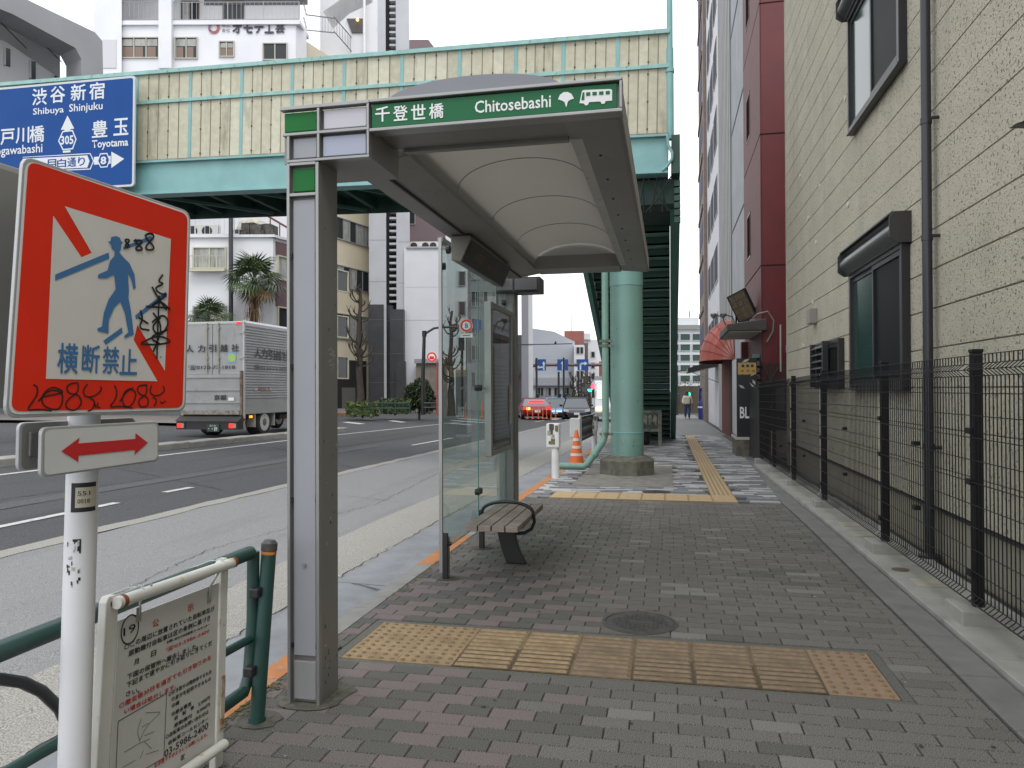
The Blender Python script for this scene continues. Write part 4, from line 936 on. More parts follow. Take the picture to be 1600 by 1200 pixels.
# ================================================================ no crossing sign
def atd(x, y, d): return CAM+ray(x, y)*d
A, B, C_ = atd(12, 652, 1.75), atd(291, 640, 2.25), atd(37, 245, 1.75)
SPL = Plane(A, B-A, C_-A)
ns = thing('road_sign', 'red and white no-pedestrian-crossing sign scrawled with graffiti on a white pole', 'road sign', (0, 0, 0))
P1, P2 = atd(129, 745, 2.06), atd(116, 1190, 2.06); dd = (P1-P2).normalized()
base = P2+dd*((0-P2.z)/dd.z); ns.location = base; topp = P1+dd*((atd(125, 305, 2.06).z-P1.z)/dd.z)
WPOLE = mat('pole_white', (.66, .67, .70), .4, n=(4, .05), dirt=(10, .67, (.40, .38, .34)))
mb = MB(); mb.tube([base-dd*.05, topp], .0405, 24); mb.build('pole', WPOLE, ns, smooth=True)
def rquad(pl, q, r, o, n=5):
    P = [V(pl.px(*a)) for a in q]; out = []
    for k in range(4):
        p, a, b = P[k], P[k-1], P[(k+1) % 4]; d1, d2 = (a-p).normalized(), (b-p).normalized()
        for j in range(n+1):
            t = j/n; s, e = p+d1*r, p+d2*r; c = s*(1-t)**2+p*2*t*(1-t)+e*t*t; out.append(pl.pt(c.x, c.y, o))
    return out
SIGNBACK = mat('sign_back_grey', (.27, .265, .25), .45, .5, n=(2.5, .15))
EDGE = mat('sign_rim', (.42, .43, .44), .35, .3, n=(4, .06))
def plate(pl, q, r, front, par, o=0):
    mb = MB(); mb.slab(rquad(pl, q, r, o-.002), pl.n*-.012); pn = mb.build('sign_panel', EDGE, par, bevel=.002)
    return pn
q4 = [(37, 242), (299, 331), (291, 643), (9, 654)]
pn = plate(SPL, q4, .03, RED, ns)
mb = MB(); mb.face(rquad(SPL, [(40, 249), (296, 333), (288, 640), (13, 648)], .028, -.0005)); mb.build('rim_face', SIGNWHITE, pn)
mb = MB(); mb.face(rquad(SPL, [(44, 251), (293, 335), (285, 637), (17, 643)], .024, .0008)); mb.build('red_field', RED, pn)
def z4(pts): return [(x*.38323, 220+y*.38333) for x, y in pts]
ppoly(SPL, z4([(215, 305), (330, 475), (372, 457), (262, 267), (695, 400), (670, 937), (558, 750), (543, 812), (640, 980), (185, 970)]), mat('sign_face_grey_white', (.66, .65, .62), .4, n=(6, .04)), pn, .0018, 'white_field')
for q in ([(222, 545), (440, 455), (443, 480), (222, 570)], [(500, 432), (610, 388), (622, 402), (500, 445)], [(418, 815), (494, 760), (497, 782), (428, 832)], [(548, 712), (672, 615), (678, 635), (552, 728)]): ppoly(SPL, z4(q), BLUEP, pn, .0028, 'crossing_line')
ppoly(SPL, z4([(437, 412), (447, 408), (450, 392), (470, 388), (486, 395), (489, 407), (497, 414), (490, 425), (490, 440), (483, 455), (500, 475), (525, 500), (545, 545), (550, 600), (540, 605), (533, 570), (518, 535), (522, 610), (520, 640), (530, 690), (542, 790), (505, 805), (503, 795), (520, 780), (505, 700), (487, 655), (462, 680), (440, 730), (438, 785), (395, 775), (393, 765), (412, 757), (420, 700), (440, 645), (468, 605), (462, 545), (430, 560), (395, 560), (397, 545), (435, 528), (445, 490), (462, 470), (465, 450), (452, 440), (450, 425)]), BLUEP, pn, .0034, 'pedestrian_symbol')
for ch, (a, b_, c_, d_) in zip('横断禁止', ((232, 826, 314, 948), (332, 833, 402, 946), (416, 840, 482, 948), (486, 850, 556, 952))):
    (a, b_), (c_, d_) = z4([(a, b_), (c_, d_)]); ptext(SPL, ch, a, b_, c_, d_, BLUEP, pn, .003, .012)
def z5(L): return [[(x/5, 560+y/5) for x, y in p] for p in L]
SCR = mat('marker_scrawl', (.035, .008, .008), .5)
stroke(SPL, z5([[(255, 205), (290, 220), (288, 290), (195, 410), (290, 395), (400, 410)], [(295, 335), (380, 240), (490, 262), (480, 370), (430, 408), (330, 370), (320, 290), (400, 215), (490, 255), (480, 270), (330, 300)],
  [(600, 188), (515, 205), (525, 275), (610, 280), (640, 350), (580, 415), (505, 385), (520, 320), (610, 265), (605, 190)], [(680, 200), (645, 240), (655, 300), (730, 300), (795, 245), (780, 220)], [(690, 300), (740, 335), (720, 400), (680, 412)], [(735, 345), (745, 385)], [(760, 345), (755, 380), (780, 385)],
  [(890, 210), (912, 255), (900, 320), (845, 385), (930, 370), (1030, 388)], [(930, 340), (1000, 235), (1065, 260), (1040, 350), (990, 388), (945, 340), (970, 250), (1040, 230)], [(1145, 205), (1065, 215), (1080, 280), (1155, 300), (1155, 370), (1090, 385), (1075, 320), (1145, 280), (1140, 205)], [(1180, 210), (1165, 260), (1195, 292), (1240, 290), (1288, 250), (1270, 215)], [(1190, 300), (1225, 325), (1200, 375)], [(1250, 335), (1260, 355), (1290, 330)]]), .0042, SCR, pn, .002, 'graffiti')
def z4l(L): return [z4(p) for p in L]
stroke(SPL, z4l([[(660, 545), (638, 575), (668, 582), (622, 600), (655, 628), (685, 620), (600, 682), (650, 650), (690, 690)], [(615, 595), (640, 640), (675, 690)], [(590, 675), (690, 682)], [(645, 630), (640, 720), (635, 890)], [(615, 740), (660, 705), (688, 740), (650, 800), (610, 762), (650, 720)], [(570, 825), (640, 790), (705, 820), (630, 832), (570, 828)], [(680, 770), (600, 800), (650, 830)], [(620, 700), (660, 760), (620, 860)], [(568, 690), (578, 725), (560, 765), (605, 772)], [(560, 720), (600, 745)],
   *[[(cx_+w_*sin(2*t), cy_-h_*cos(t)) for t in [i*pi/8 for i in range(17)]] for cx_, cy_, w_, h_ in ((514, 418, 8, 16), (562, 426, 13, 21), (606, 412, 17, 34))], [(540, 410), (552, 402)], [(586, 390), (600, 376), (622, 384)], [(620, 870), (622, 872)], [(650, 880), (652, 883)]]), .0058, INK, pn, .0045, 'graffiti')
for y in (330, 560):
    p = SPL.at(170, y, -.03); mb = MB(); u = SPL.u; mb.slab([p-u*.12-SPL.v*.015, p+u*.12-SPL.v*.015, p+u*.12+SPL.v*.015, p-u*.12+SPL.v*.015], SPL.n*.015); mb.build('bracket', STEEL, ns)
# double arrow plate below
qa = [(66, 668), (249, 658), (249, 721), (64, 747)]
ap = plate(SPL, qa, .018, None, ns, .0)
mb = MB(); mb.face(rquad(SPL, [(70, 672), (246, 662), (246, 718), (69, 743)], .016, .0002)); mb.build('plate_face', mat('plate_white', (.60, .61, .61), .35, n=(5, .05)), ap)
def z5p(p): return [(x/5, 560+y/5) for x, y in p]
ppoly(SPL, z5p([(475, 725), (620, 618), (608, 664), (1055, 628), (1055, 583), (1153, 658), (1045, 755), (1055, 715), (610, 760), (610, 808)]), mat('arrow_red', (.55, .02, .025), .4), ap, .0015, 'double_arrow')
# the same pair facing the other way, behind the pole
RPL = Plane(A-SPL.n*.145, B-A, C_-A)
sh_ = lambda q, dx, dy=0: [(x+dx, y+dy) for x, y in q]
def copyq(q, o):                     # the front plate's outline carried straight back through the pole
    out = []
    for x, y in q:
        s, t = SPL.px(x, y); out.append((s, t))
    return out
def rq2(P, pl, r, o, n=5):
    out = []; P = [V(p) for p in P]
    for k in range(4):
        p, a, b = P[k], P[k-1], P[(k+1) % 4]; d1, d2 = (a-p).normalized(), (b-p).normalized()
        for j in range(n+1):
            t = j/n; s, e = p+d1*r, p+d2*r; c = s*(1-t)**2+p*2*t*(1-t)+e*t*t; out.append(pl.pt(c.x, c.y, o))
    return out
for q, r in ((q4, .03), (qa, .018)):
    mb = MB(); PQ = [(s+(.03 if r < .02 else -.03), t) for s, t in copyq(q, 0)]; mb.slab(rq2(PQ, SPL, r, -.128), SPL.n*-.012); rp_ = mb.build('rear_panel', EDGE, ns, bevel=.002)
    mb = MB(); cx = sum(p[0] for p in PQ)/4; cy = sum(p[1] for p in PQ)/4; mb.face(rq2([(cx+(s-cx)*.955, cy+(t-cy)*.955) for s, t in PQ], SPL, r, -.1275)); mb.build('panel_back', SIGNBACK, rp_)
s, t = SPL.px(66, 705)
mb = MB(); mb.slab([SPL.pt(s+.05, t-.03, -.127), SPL.pt(s+.16, t-.03, -.127), SPL.pt(s+.16, t+.035, -.127), SPL.pt(s+.05, t+.035, -.127)], SPL.n*.012); mb.build('clamp', STEELD, ns, bevel=.003)
s, t = SPL.px(14, 600); mb = MB(); mb.face([SPL.pt(s-.12, t-.03, -.1265), SPL.pt(s-.008, t-.03, -.1265), SPL.pt(s-.008, t+.035, -.1265), SPL.pt(s-.12, t+.035, -.1265)]); mb.build('sticker', SIGNWHITE, ns)
# sticker with number and torn sticker on the pole (curved with it)
def wrap(y0, y1, a0, a1, m_, nm, dr=.0008):
    q0, q1 = atd(127, y0, 2.06), atd(127, y1, 2.06); mb = MB(); n = 8
    ex = V((dd.y, -dd.x, 0)).normalized(); ey = ex.cross(dd)
    c0 = base+dd*((q0-base).dot(dd)); c1 = base+dd*((q1-base).dot(dd)); r = .0405+dr
    if m_ is None: return c0, c1, ex, ey, r
    rr = [[mb.p(c+hr*r*sin(a0+(a1-a0)*k/n)-hf*r*cos(a0+(a1-a0)*k/n)) for c in (c0, c1)] for k in range(n+1)]
    for a, b in zip(rr, rr[1:]): mb.fi((a[0], a[1], b[1], b[0]))
    return mb.build(nm, m_, ns, smooth=True)
OFFA = -.15
wrap(752, 797, OFFA+.0, 1.45, INK, 'sticker'); wrap(759, 790, OFFA+.28, 1.45, mat('sticker_cream', (.5, .48, .38), .5), 'sticker_face', .0014)
c0, c1, ex, ey, r = wrap(764, 776, 0, 0, None, '')
for i, row in enumerate(('551', '0018')):
    c0, c1, ex, ey, r = wrap(763+i*12, 773+i*12, 0, 0, None, '')
    an = .62; u_ = hr*cos(an)+hf*sin(an); n_ = hr*sin(an)-hf*cos(an); pl_ = Plane((c0+c1)/2+n_*(r+.0022), u_)
    text(row, pl_.M(), .030, .012, INK, ns)
RNG = random.Random(3)
for k in range(26):
    y = RNG.uniform(838, 905); a = RNG.uniform(-.35, .45); wrap(y, y+RNG.uniform(2, 8), a, a+RNG.uniform(.04, .14), INK if RNG.random() < .6 else mat('torn_paper', (.4, .4, .38), .7), 'torn_sticker', .0012)
wrap(838, 842, .05, .55, INK, 'torn_sticker', .0012); wrap(842, 860, .45, .55, INK, 'torn_sticker', .0012)
# ================================================================ guard rail
GRN = mat('guard_rail_green', (.018, .058, .050), .4, n=(5, .12), dirt=(12, .66, (.10, .06, .03)))
gr = thing('guard_rail', 'dark green tubular guard rail on the kerb behind the white pole', 'guard rail', (-1.75, 2.9, 0))
RX = -1.75
pT, pM, pB = onax(385, 866, 0, RX), onax(383, 1003, 0, RX), onax(383, 1082, 0, RX)
mb = MB(); mb.tube([(RX, -2, .70), (RX, pT.y-.06, pT.z), (RX, pT.y-.015, pT.z)]+[(RX, pT.y+.03, pT.z-.0)], .029, 14); mb.build('top_rail', GRN, gr, smooth=True)
yv = onax(396, 1000, 0, RX).y
mb = MB(); mb.tube([(RX, yv, pT.z), (RX, yv-.005, .42), (RX-.01, yv-.02, pB.z+.05), (RX-.01, yv-.06, pB.z), (RX, 1.6, pB.z), (RX, -2, pB.z)], .026, 14); mb.build('bottom_rail', GRN, gr, smooth=True)
q = onax(60, 1178, 0, RX); mb = MB(); mb.tube([(RX, yv, pM.z), (RX, q.y, q.z), (RX, -1, q.z)], .018, 10); mb.build('middle_rail', GRN, gr, smooth=True)
arcp = [onax(x, y, 0, RX-.02) for x, y in ((-60, 1062), (0, 1061), (35, 1066), (65, 1080), (92, 1106), (108, 1140), (112, 1180))]
mb = MB(); mb.tube(arcp, .017, 10); mb.build('loop', mat('rail_loop_black', (.022, .026, .03), .4), gr, smooth=True)
b0, b1 = V((-1.715, 2.86, 0)), V((-1.69, 2.92, .735))
mb = MB(); mb.tube([b0, b1], .031, 18); mb.tube([b0, b0+(b1-b0)*.03], .036, 18); ps = mb.build('post', GRN, gr, smooth=True)
mb = MB(); mb.tube([b1-(b1-b0)*.03, b1+(b1-b0)*.012, b1+(b1-b0)*.03], [.034, .034, .022], 18); mb.build('cap', mat('post_cap', (.05, .05, .048), .5, n=(20, .3)), ps, smooth=True)
mb = MB(); mb.tube([b1-(b1-b0)*.052, b1-(b1-b0)*.034], .0318, 18); mb.build('rust_band', mat('rust_orange', (.40, .14, .03), .8, n=(30, .4)), ps, smooth=True)
for t in (.30, .74):
    c = b0+(b1-b0)*t; mb = MB(); mb.box(c.x-.045, c.x+.0, c.y-.065, c.y-.018, c.z-.018, c.z+.022); mb.build('bracket', BLACK, ps, bevel=.006)
# ================================================================ notice board on the rail
nb = thing('notice_board', 'white framed public notice board with rusty joints tied to the green rail', 'notice board', (-1.6, 2.2, 0))
a, b_, c_ = onax(165, 945, 0, -1.63), onax(362, 880, 0, -1.63), onax(347, 1175, 0, -1.635)
NPL = Plane(c_+(a-b_), b_-a, b_-c_)
FR = mat('board_frame_white', (.64, .64, .60), .5, n=(4, .06), dirt=(11, .62, (.36, .17, .06)))
RUST = mat('rust', (.20, .07, .025), .85, n=(30, .4))
t0 = (0.005-NPL.O.z)/NPL.v.z
sL = NPL.px(181, 960)[0]; sR = NPL.px(356, 890)[0]; tT = NPL.px(181, 948)[1]; tT2 = NPL.px(356, 886)[1]
def foot(xt, yt, xb, yb):
    a, b = V(NPL.px(xt, yt)), V(NPL.px(xb, yb)); return a.x+(b.x-a.x)*(t0-a.y)/(b.y-a.y)
fL, fR = foot(181, 960, 167, 1200), foot(356, 890, 348, 1170)
for s, tt, nm in ((sL, tT, 0), (sR, tT2, 1)):
    wd = .026 if nm == 0 else .024
    mb = MB(); p = [NPL.pt((fR if nm else fL)-wd, t0, -.012), NPL.pt((fR if nm else fL)+wd, t0, -.012), NPL.pt(s+wd, tt+.015, -.012), NPL.pt(s+wd*.6, tt+.032, -.012), NPL.pt(s-wd*.6, tt+.032, -.012), NPL.pt(s-wd, tt+.015, -.012)]; mb.slab(p, NPL.n*-.028); lg = mb.build('leg', FR, nb, bevel=.004)
    mb = MB(); mb.tube([NPL.pt(s, tt+.008, -.01), NPL.pt(s, tt+.008, -.045)], .010, 10); mb.build('bolt', RUST, lg)
mb = MB(); mb.tube([NPL.pt(sL-.005, tT+.012, .004), NPL.pt(sR+.03, tT2+.012, .004)], .019, 14); tt_ = mb.build('top_tube', FR, nb, smooth=True)
for s, t in ((sL+.02, tT+.012), (sR+.026, tT2+.012)):
    p = NPL.pt(s, t, .004); mb = MB(); u = NPL.u; mb.tube([p-u*.008, p+u*.008], .0198, 14); mb.build('rust_ring', RUST, tt_, smooth=True)
pa, pb_ = NPL.at(292, 1199, .012), NPL.at(346, 1162, .012)
mb = MB(); mb.tube([pa-(pb_-pa)*2.2, pb_], .019, 12); mb.build('cross_tube', FR, nb, smooth=True)
s0, s1 = sL+.034, sR-.03
tt1a, tt1b = NPL.px(197, 969)[1], NPL.px(348, 911)[1]; tb = NPL.px(333, 1175)[1]
mb = MB(); s0b, s1b = s0+(fL-sL)*.9, s1+(fR-sR)*.9
mb.slab([NPL.pt(s0b, tb, -.016), NPL.pt(s1b, tb, -.016), NPL.pt(s1, tt1b, -.016), NPL.pt(s0, tt1a, -.016)], NPL.n*-.006); sheet = mb.build('notice_panel', mat('notice_face', (.52, .52, .49), .5, n=(3, .05)), nb)
def zb(x, y): return 180+x/4.447, 930+y/4.447
RT = mat('print_red', (.52, .03, .03), .5); BT = mat('print_black', (.03, .03, .03), .5)
WLn = lambda body, x0, y0, x1, y1, h, m_: None
def bline(body, x0, y0, x1, y1, h, m_):
    """text whose left middle is at zoomed (x0,y0) and right middle at (x1,y1)"""
    a = V(NPL.px(*zb(x0, y0))); b = V(NPL.px(*zb(x1, y1))); c = (a+b)/2; hh = NPL.px(*zb((x0+x1)/2, (y0+y1)/2-h/2))[1]-NPL.px(*zb((x0+x1)/2, (y0+y1)/2+h/2))[1]
    ang = math.atan2(b.y-a.y, b.x-a.x)
    text(body, NPL.M(c.x, c.y, -.0148) @ Matrix.Rotation(ang, 4, 'Z'), (b-a).length, hh*.82, m_, sheet, bold=.012)
bline('公', 288, 200, 332, 188, 62, RT); bline('示', 530, 95, 572, 82, 56, RT)
bline('19', 86, 262, 172, 222, 70, INK)
cc = V(NPL.px(*zb(132, 240))); rx = (NPL.px(*zb(193, 218))[0]-NPL.px(*zb(72, 262))[0])/2
mb = MB(); n = 24
ring = [[mb.p(NPL.pt(cc.x+rx*k*cos(2*pi*j/n), cc.y+rx*1.15*k*sin(2*pi*j/n), -.0146)) for k in (.93, 1.05)] for j in range(n)]
for j in range(n): mb.fi((ring[j][0], ring[j][1], ring[(j+1) % n][1], ring[(j+1) % n][0]))
mb.build('hand_drawn_circle', INK, sheet)
bline('この周辺に放置されていた自転車及び', 135, 345, 715, 90, 46, BT)
bline('○', 92, 368, 128, 352, 40, BT)
bline('原動機付自転車は区の条例に基づき', 122, 410, 685, 155, 46, BT)
bline('お問い合わせは自転車コールセンター', 385, 330, 680, 205, 24, BT); bline('☎03-5986-2400', 382, 385, 680, 248, 40, RT)
bline('日', 278, 412, 312, 400, 46, BT); bline('月', 160, 470, 192, 458, 46, BT)
bline('下図の保管所へ撤去しました。', 112, 572, 600, 350, 46, BT); bline('下記まで速やかに引き取りにきてくだ', 108, 630, 698, 330, 46, BT); bline('さい。', 104, 690, 200, 660, 42, BT)
bline('○撤去後30日を過ぎても引き取りのな', 58, 775, 692, 430, 44, RT); bline('い場合は処分します。', 92, 812, 450, 632, 42, RT)
for body, x0, y0, x1, y1, h in (('○引き取りの際持参するもの', 398, 692, 694, 530, 36), ('①身分を証明できるもの', 418, 728, 690, 580, 36), ('②鍵', 418, 772, 472, 745, 34), ('③撤去費用', 418, 832, 552, 756, 36), ('自　転　車　5,000円', 440, 860, 682, 712, 34), ('原動機付　8,000円', 436, 912, 682, 760, 34), ('○自転車のお問い合わせは', 378, 990, 672, 810, 36), ('自転車コールセンター', 398, 1030, 672, 858, 34)): bline(body, x0, y0, x1, y1, h, BT)
bline('03-5986-2400', 370, 1108, 672, 905, 60, BT); bline('区', 484, 1135, 510, 1122, 40, BT); bline('お手数ですがよろしくお願いします。', 300, 1190, 665, 968, 34, RT)
mapq = [zb(*q) for q in ((50, 880), (385, 685), (365, 1135), (30, 1330))]
mq = [NPL.at(*q, -.0147) for q in mapq]; mb = MB()
for k in range(4):
    a, b_ = mq[k], mq[(k+1) % 4]; d_ = (b_-a).normalized(); e = d_.cross(NPL.n)*.0012; mb.face([a-e, b_-e, b_+e, a+e])
mb.build('map_border', BT, sheet)
stroke(NPL, [[zb(*p) for p in l] for l in ([(90, 1095), (200, 1030), (270, 1000)], [(200, 1010), (240, 920), (340, 820)], [(240, 820), (340, 815)], [(80, 1200), (170, 1150)], [(200, 1140), (225, 1080)], [(240, 1110), (330, 1080)], [(210, 860), (180, 950), (200, 1020)], [(230, 980), (300, 950)], [(230, 1020), (280, 1070)], [(215, 920), (260, 890)])], .0022, mat('print_faint', (.17, .17, .16), .6), sheet, -.0146, 'map_drawing')
for s, t in ((s0+.095, tt1a+.035), (s1-.05, tt1b+.0)):
    mb = MB(); mb.tube([NPL.pt(s-.012, t-.04, -.012), NPL.pt(s-.012, t+.0, -.010), NPL.pt(s+.012, t+.035, -.0), NPL.pt(s+.012, t+.055, .012)], .0035, 6); mb.slab([NPL.pt(s-.022, t-.06, -.0155), NPL.pt(s-.0, t-.06, -.0155), NPL.pt(s-.0, t-.015, -.0155), NPL.pt(s-.022, t-.015, -.0155)], NPL.n*.002); mb.build('hook', mat('hook_grey', (.32, .32, .30), .5, .4), nb, smooth=True)
TIE = mat('pale_wire', (.45, .52, .50), .6)
for s in (sL+.10, sR-.05):
    p = NPL.pt(s, tT+.02+(tT2-tT)*(s-sL)/(sR-sL), .0); mb = MB(); mb.tube([p+V((.0, 0, -.02)), p+V((.021, 0, 0)), p+V((0, .005, .021)), p+V((-.02, .01, .012)), p+V((-.05, .012, .008)), p+V((-.10, .01, -.012)), p+V((-.14, .02, -.025)), p+V((-.12, .02, -.055)), p+V((-.05, .01, -.03)), p+V((-.01, .03, .01)), p+V((-.02, -.01, .025))], .0022, 6); mb.build('tie_wire', TIE, nb, smooth=True)
s = sR+.004; mb = MB(); ta = NPL.px(350, 1095)[1]; tb2 = NPL.px(350, 1140)[1]; mb.slab([NPL.pt(s-.012, tb2, -.011), NPL.pt(s+.012, tb2, -.011), NPL.pt(s+.012, ta+.09, -.011), NPL.pt(s-.012, ta+.09, -.011)], NPL.n*.004); mb.build('rusty_strap', mat('rusty_white', (.45, .40, .33), .6, n=(6, .2), dirt=(18, .52, (.24, .09, .03))), nb)
# ================================================================ FOOTBRIDGE
BY = 12.4
BPL = Plane((0.12, BY, 0), (1, 0, -.022))
fbz = thing('footbridge', 'teal steel footbridge with translucent yellowed side panels crossing the road', 'footbridge', (-.7, 13.1, 0))
BOARD = mat('yellowed_panel', (.46, .445, .34), .6, n=(9, .10), dirt=(3.5, .58, (.37, .355, .265), (1, 1, .25)), bump=(25, .15))
BOARDs = [BOARD, mat('yellowed_panel_dusty', (.42, .405, .305), .6, n=(9, .12), dirt=(3.5, .54, (.26, .245, .18), (1, 1, .25)), bump=(25, .15)), mat('yellowed_panel_pale', (.50, .49, .385), .6, n=(9, .10), dirt=(4, .60, (.33, .315, .24), (1, 1, .25)), bump=(25, .15))]
sx = [BPL.px(x, 95)[0] for x in (215, 298, 378, 457, 538, 628, 718, 806, 880, 965, 1046)]
d_ = sx[1]-sx[0]; sx = [sx[0]-d_*k for k in (6, 5, 4, 3, 2, 1)]+sx
S0, S1 = sx[0], sx[-1]
G0, G1, B0, MR, TRl = 4.96, 5.53, 5.60, 6.70, 7.26
def bslab(nm, m, s0, s1, t0, t1, o0, o1, par=fbz, **k):
    mb = MB(); mb.slab([BPL.pt(s0, t0, o0), BPL.pt(s1, t0, o0), BPL.pt(s1, t1, o0), BPL.pt(s0, t1, o0)], BPL.n*(o1-o0)); return mb.build(nm, m, par, **k)
gd = bslab('girder', TEAL, S0, S1, G0, G1, -.04, 0)
bslab('girder_flange', TEAL, S0, S1, G0-.03, G0, -.22, .06); bslab('girder_flange', TEAL, S0, S1, G1, G1+.035, -.12, .07)
bslab('kick_plate', mat('dusty_sill', (.22, .20, .15), .8, n=(5, .3)), S0, S1, G1+.036, B0-.002, -.06, .03)
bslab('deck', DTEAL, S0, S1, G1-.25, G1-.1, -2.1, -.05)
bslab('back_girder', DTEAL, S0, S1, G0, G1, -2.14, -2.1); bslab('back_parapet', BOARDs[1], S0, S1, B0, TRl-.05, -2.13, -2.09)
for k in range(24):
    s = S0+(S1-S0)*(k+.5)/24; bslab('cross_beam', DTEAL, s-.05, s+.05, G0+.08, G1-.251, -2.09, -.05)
for k in range(8):
    s = S0+(S1-S0)*(k+.2)/8; mb = MB(); mb.slab([BPL.pt(s, G0+.02, -.1), BPL.pt(s+.08, G0+.02, -.1), BPL.pt(s+1.9, G0+.02, -2.05), BPL.pt(s+1.82, G0+.02, -2.05)], BPL.v*.06); mb.build('wind_brace', mat('brace_green', (.05, .11, .095), .6), fbz)
RNG = random.Random(5)
bolts = MB(); seams = MB()
for a, b in zip(sx, sx[1:]):
    n = 5; w_ = (b-a-.05)/n
    for k in range(n):
        for (t0, t1) in ((B0, MR-.03), (MR+.03, TRl-.03)):
            if a < -9.9 and b < -9.9 and k % 1: continue
            x0 = a+.025+k*w_; bslab('panel_board', RNG.choices(BOARDs, (.5, .3, .2))[0], x0+.0005, x0+w_-.0005, t0, t1, -.03+RNG.uniform(-.003, .003), -.012+RNG.uniform(-.003, .001))
            if k: seams.slab([BPL.pt(x0-.006, t0, -.013), BPL.pt(x0+.006, t0, -.013), BPL.pt(x0+.006, t1, -.013), BPL.pt(x0-.006, t1, -.013)], BPL.n*.006)
            if k in (1, 3): 
                for t in ((t0+.08, (t0+t1)/2, t1-.08) if t1 < 6.8 else (t0+.06, t1-.06)):
                    bolts.slab([BPL.pt(x0-.012, t-.012, -.012), BPL.pt(x0+.012, t-.012, -.012), BPL.pt(x0+.012, t+.012, -.012), BPL.pt(x0-.012, t+.012, -.012)], BPL.n*.012)
bolts.build('panel_bolt', BLACK, fbz, kind='stuff'); seams.build('seam_batten', mat('seam_brown', (.17, .155, .105), .8), fbz, kind='stuff')
for s in sx[:-1]:
    bslab('parapet_post', TEAL, s-.03, s+.03, G1+.03, TRl, -.08, .0)
bslab('mid_rail', TEALRUST, S0, S1, MR-.03, MR+.03, -.06, .025); bslab('top_rail', TEALRUST, S0, S1, TRl-.03, TRl+.04, -.08, .04)
# end post carrying a tall lamp pole
PL_ = thing('lamp_pole', 'tall slim teal pole standing at the pavement end of the footbridge', 'lamp pole', (.1, BY, 5))
c = BPL.at(1047, 160); mb = MB(); mb.tube([(c.x, BY+.04, 5.5), (c.x, BY+.04, 7.0)], .062, 14); mb.tube([(c.x, BY+.04, 7.0), (c.x, BY+.04, 12)], .05, 14); mb.tube([(c.x, BY+.04, 6.6), (c.x, BY+.04, 6.66)], .075, 14); mb.build('pole', TEAL, PL_, smooth=True)
mb = MB(); mb.tube([(c.x, BY+.04, 12), (c.x-.3, BY+.04, 12.4), (c.x-1, BY+.04, 12.5)], .04, 10); mb.build('arm', TEAL, PL_, smooth=True)
mb = MB(); mb.box(c.x-1.5, c.x-.95, BY-.06, BY+.14, 12.44, 12.56); mb.build('lamp_head', WHITE, PL_, bevel=.02)
q = [BPL.at(x, y, .06) for x, y in ((1043, 214), (1044, 228), (1050, 240), (1050, 250), (1042, 262), (1035, 268))]
mb = MB(); mb.tube(q, .026, 10); mb.build('drain_spout', TEAL, fbz, smooth=True)
mb = MB(); q = BPL.at(1047, 240, .0); mb.box(q.x+.02, q.x+.16, BY-.02, BY+2.1, 4.93, 5.56); mb.build('end_plate', DTEAL, fbz)
# dark clutter below the end: brackets, cables
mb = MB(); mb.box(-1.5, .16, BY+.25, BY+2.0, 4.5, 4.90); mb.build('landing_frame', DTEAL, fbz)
RN = random.Random(9)
for k in range(7):
    mb = MB(); x = RN.uniform(-.4, .1); p0 = V((x, BY+.05, 4.9)); p1 = V((min(.18, x+RN.uniform(-.5, .5)), BY+.15, 4.35)); mb.tube([p0, (p0+p1)/2+V((0, 0, -.06)), p1], .012, 5); mb.build('cable', mat('cable_black', (.012, .014, .013), .7), fbz)
for k in range(6):
    mb = MB(); z = 4.15+k*.12; mb.box(.1, .2, BY+.1, BY+.2, z, z+.09); mb.build('pipe_clamp', DTEAL, fbz)
# column
cx, cy = -.72, 13.05; gz0 = swz(cy)
mb = MB(); mb.lathe((cx, cy, gz0), [(.285, .2), (.285, .72), (.281, .725), (.281, 4.0), (.281, 4.6-gz0)], 40); mb.build('column', mat('column_teal', (.130, .245, .210), .45, n=(1.2, .10), dirt=(3, .60, (.095, .19, .155), (1, 1, .3))), fbz, smooth=True)
mb = MB(); mb.lathe((cx, cy, gz0), [(.287, 3.25), (.287, 4.58-gz0)], 40); mb.build('column_sleeve', mat('sleeve_teal', (.165, .32, .29), .42, n=(1.2, .06)), fbz, smooth=True)
rg = random.Random(6); mb = MB()          # chips, rust spots and torn sticker residue on the column
for k in range(46):
    a = rg.uniform(-2.6, -.4); z = gz0+(rg.uniform(.2, .6) if k < 26 else rg.uniform(.6, 2.6)); w_, h_ = rg.uniform(.004, .02), rg.uniform(.006, .04); mb.cur = k % 3 == 0
    mb.face([(cx+.2872*cos(a+i*w_/.28), cy+.2872*sin(a+i*w_/.28), z+j*h_) for i, j in ((0, 0), (1, .15), (.8, 1), (.1, .8))])
mb.build('paint_chips', [mat('chip_rust', (.09, .06, .04), .8), mat('chip_pale', (.30, .33, .30), .7)], fbz, kind='stuff')
mb = MB(); mb.lathe((cx, cy, gz0), [(.2855, .70), (.288, .705), (.288, .725), (.2835, .73)], 40); mb.build('weld_ring', TEAL, fbz, smooth=True)
oc = [(.50*cos(pi/8+k*pi/4), .50*sin(pi/8+k*pi/4)) for k in range(8)]
mb = MB(); A_ = [mb.p((cx+x, cy+y, gz0-.1)) for x, y in oc]; B_ = [mb.p((cx+x*.98, cy+y*.98, gz0+.25)) for x, y in oc]; C2 = [mb.p((cx+x*.62, cy+y*.62, gz0+.32)) for x, y in oc]
for P_, Q_ in ((A_, B_), (B_, C2)):
    for k in range(8): mb.fi((P_[k], P_[(k+1) % 8], Q_[(k+1) % 8], Q_[k]))
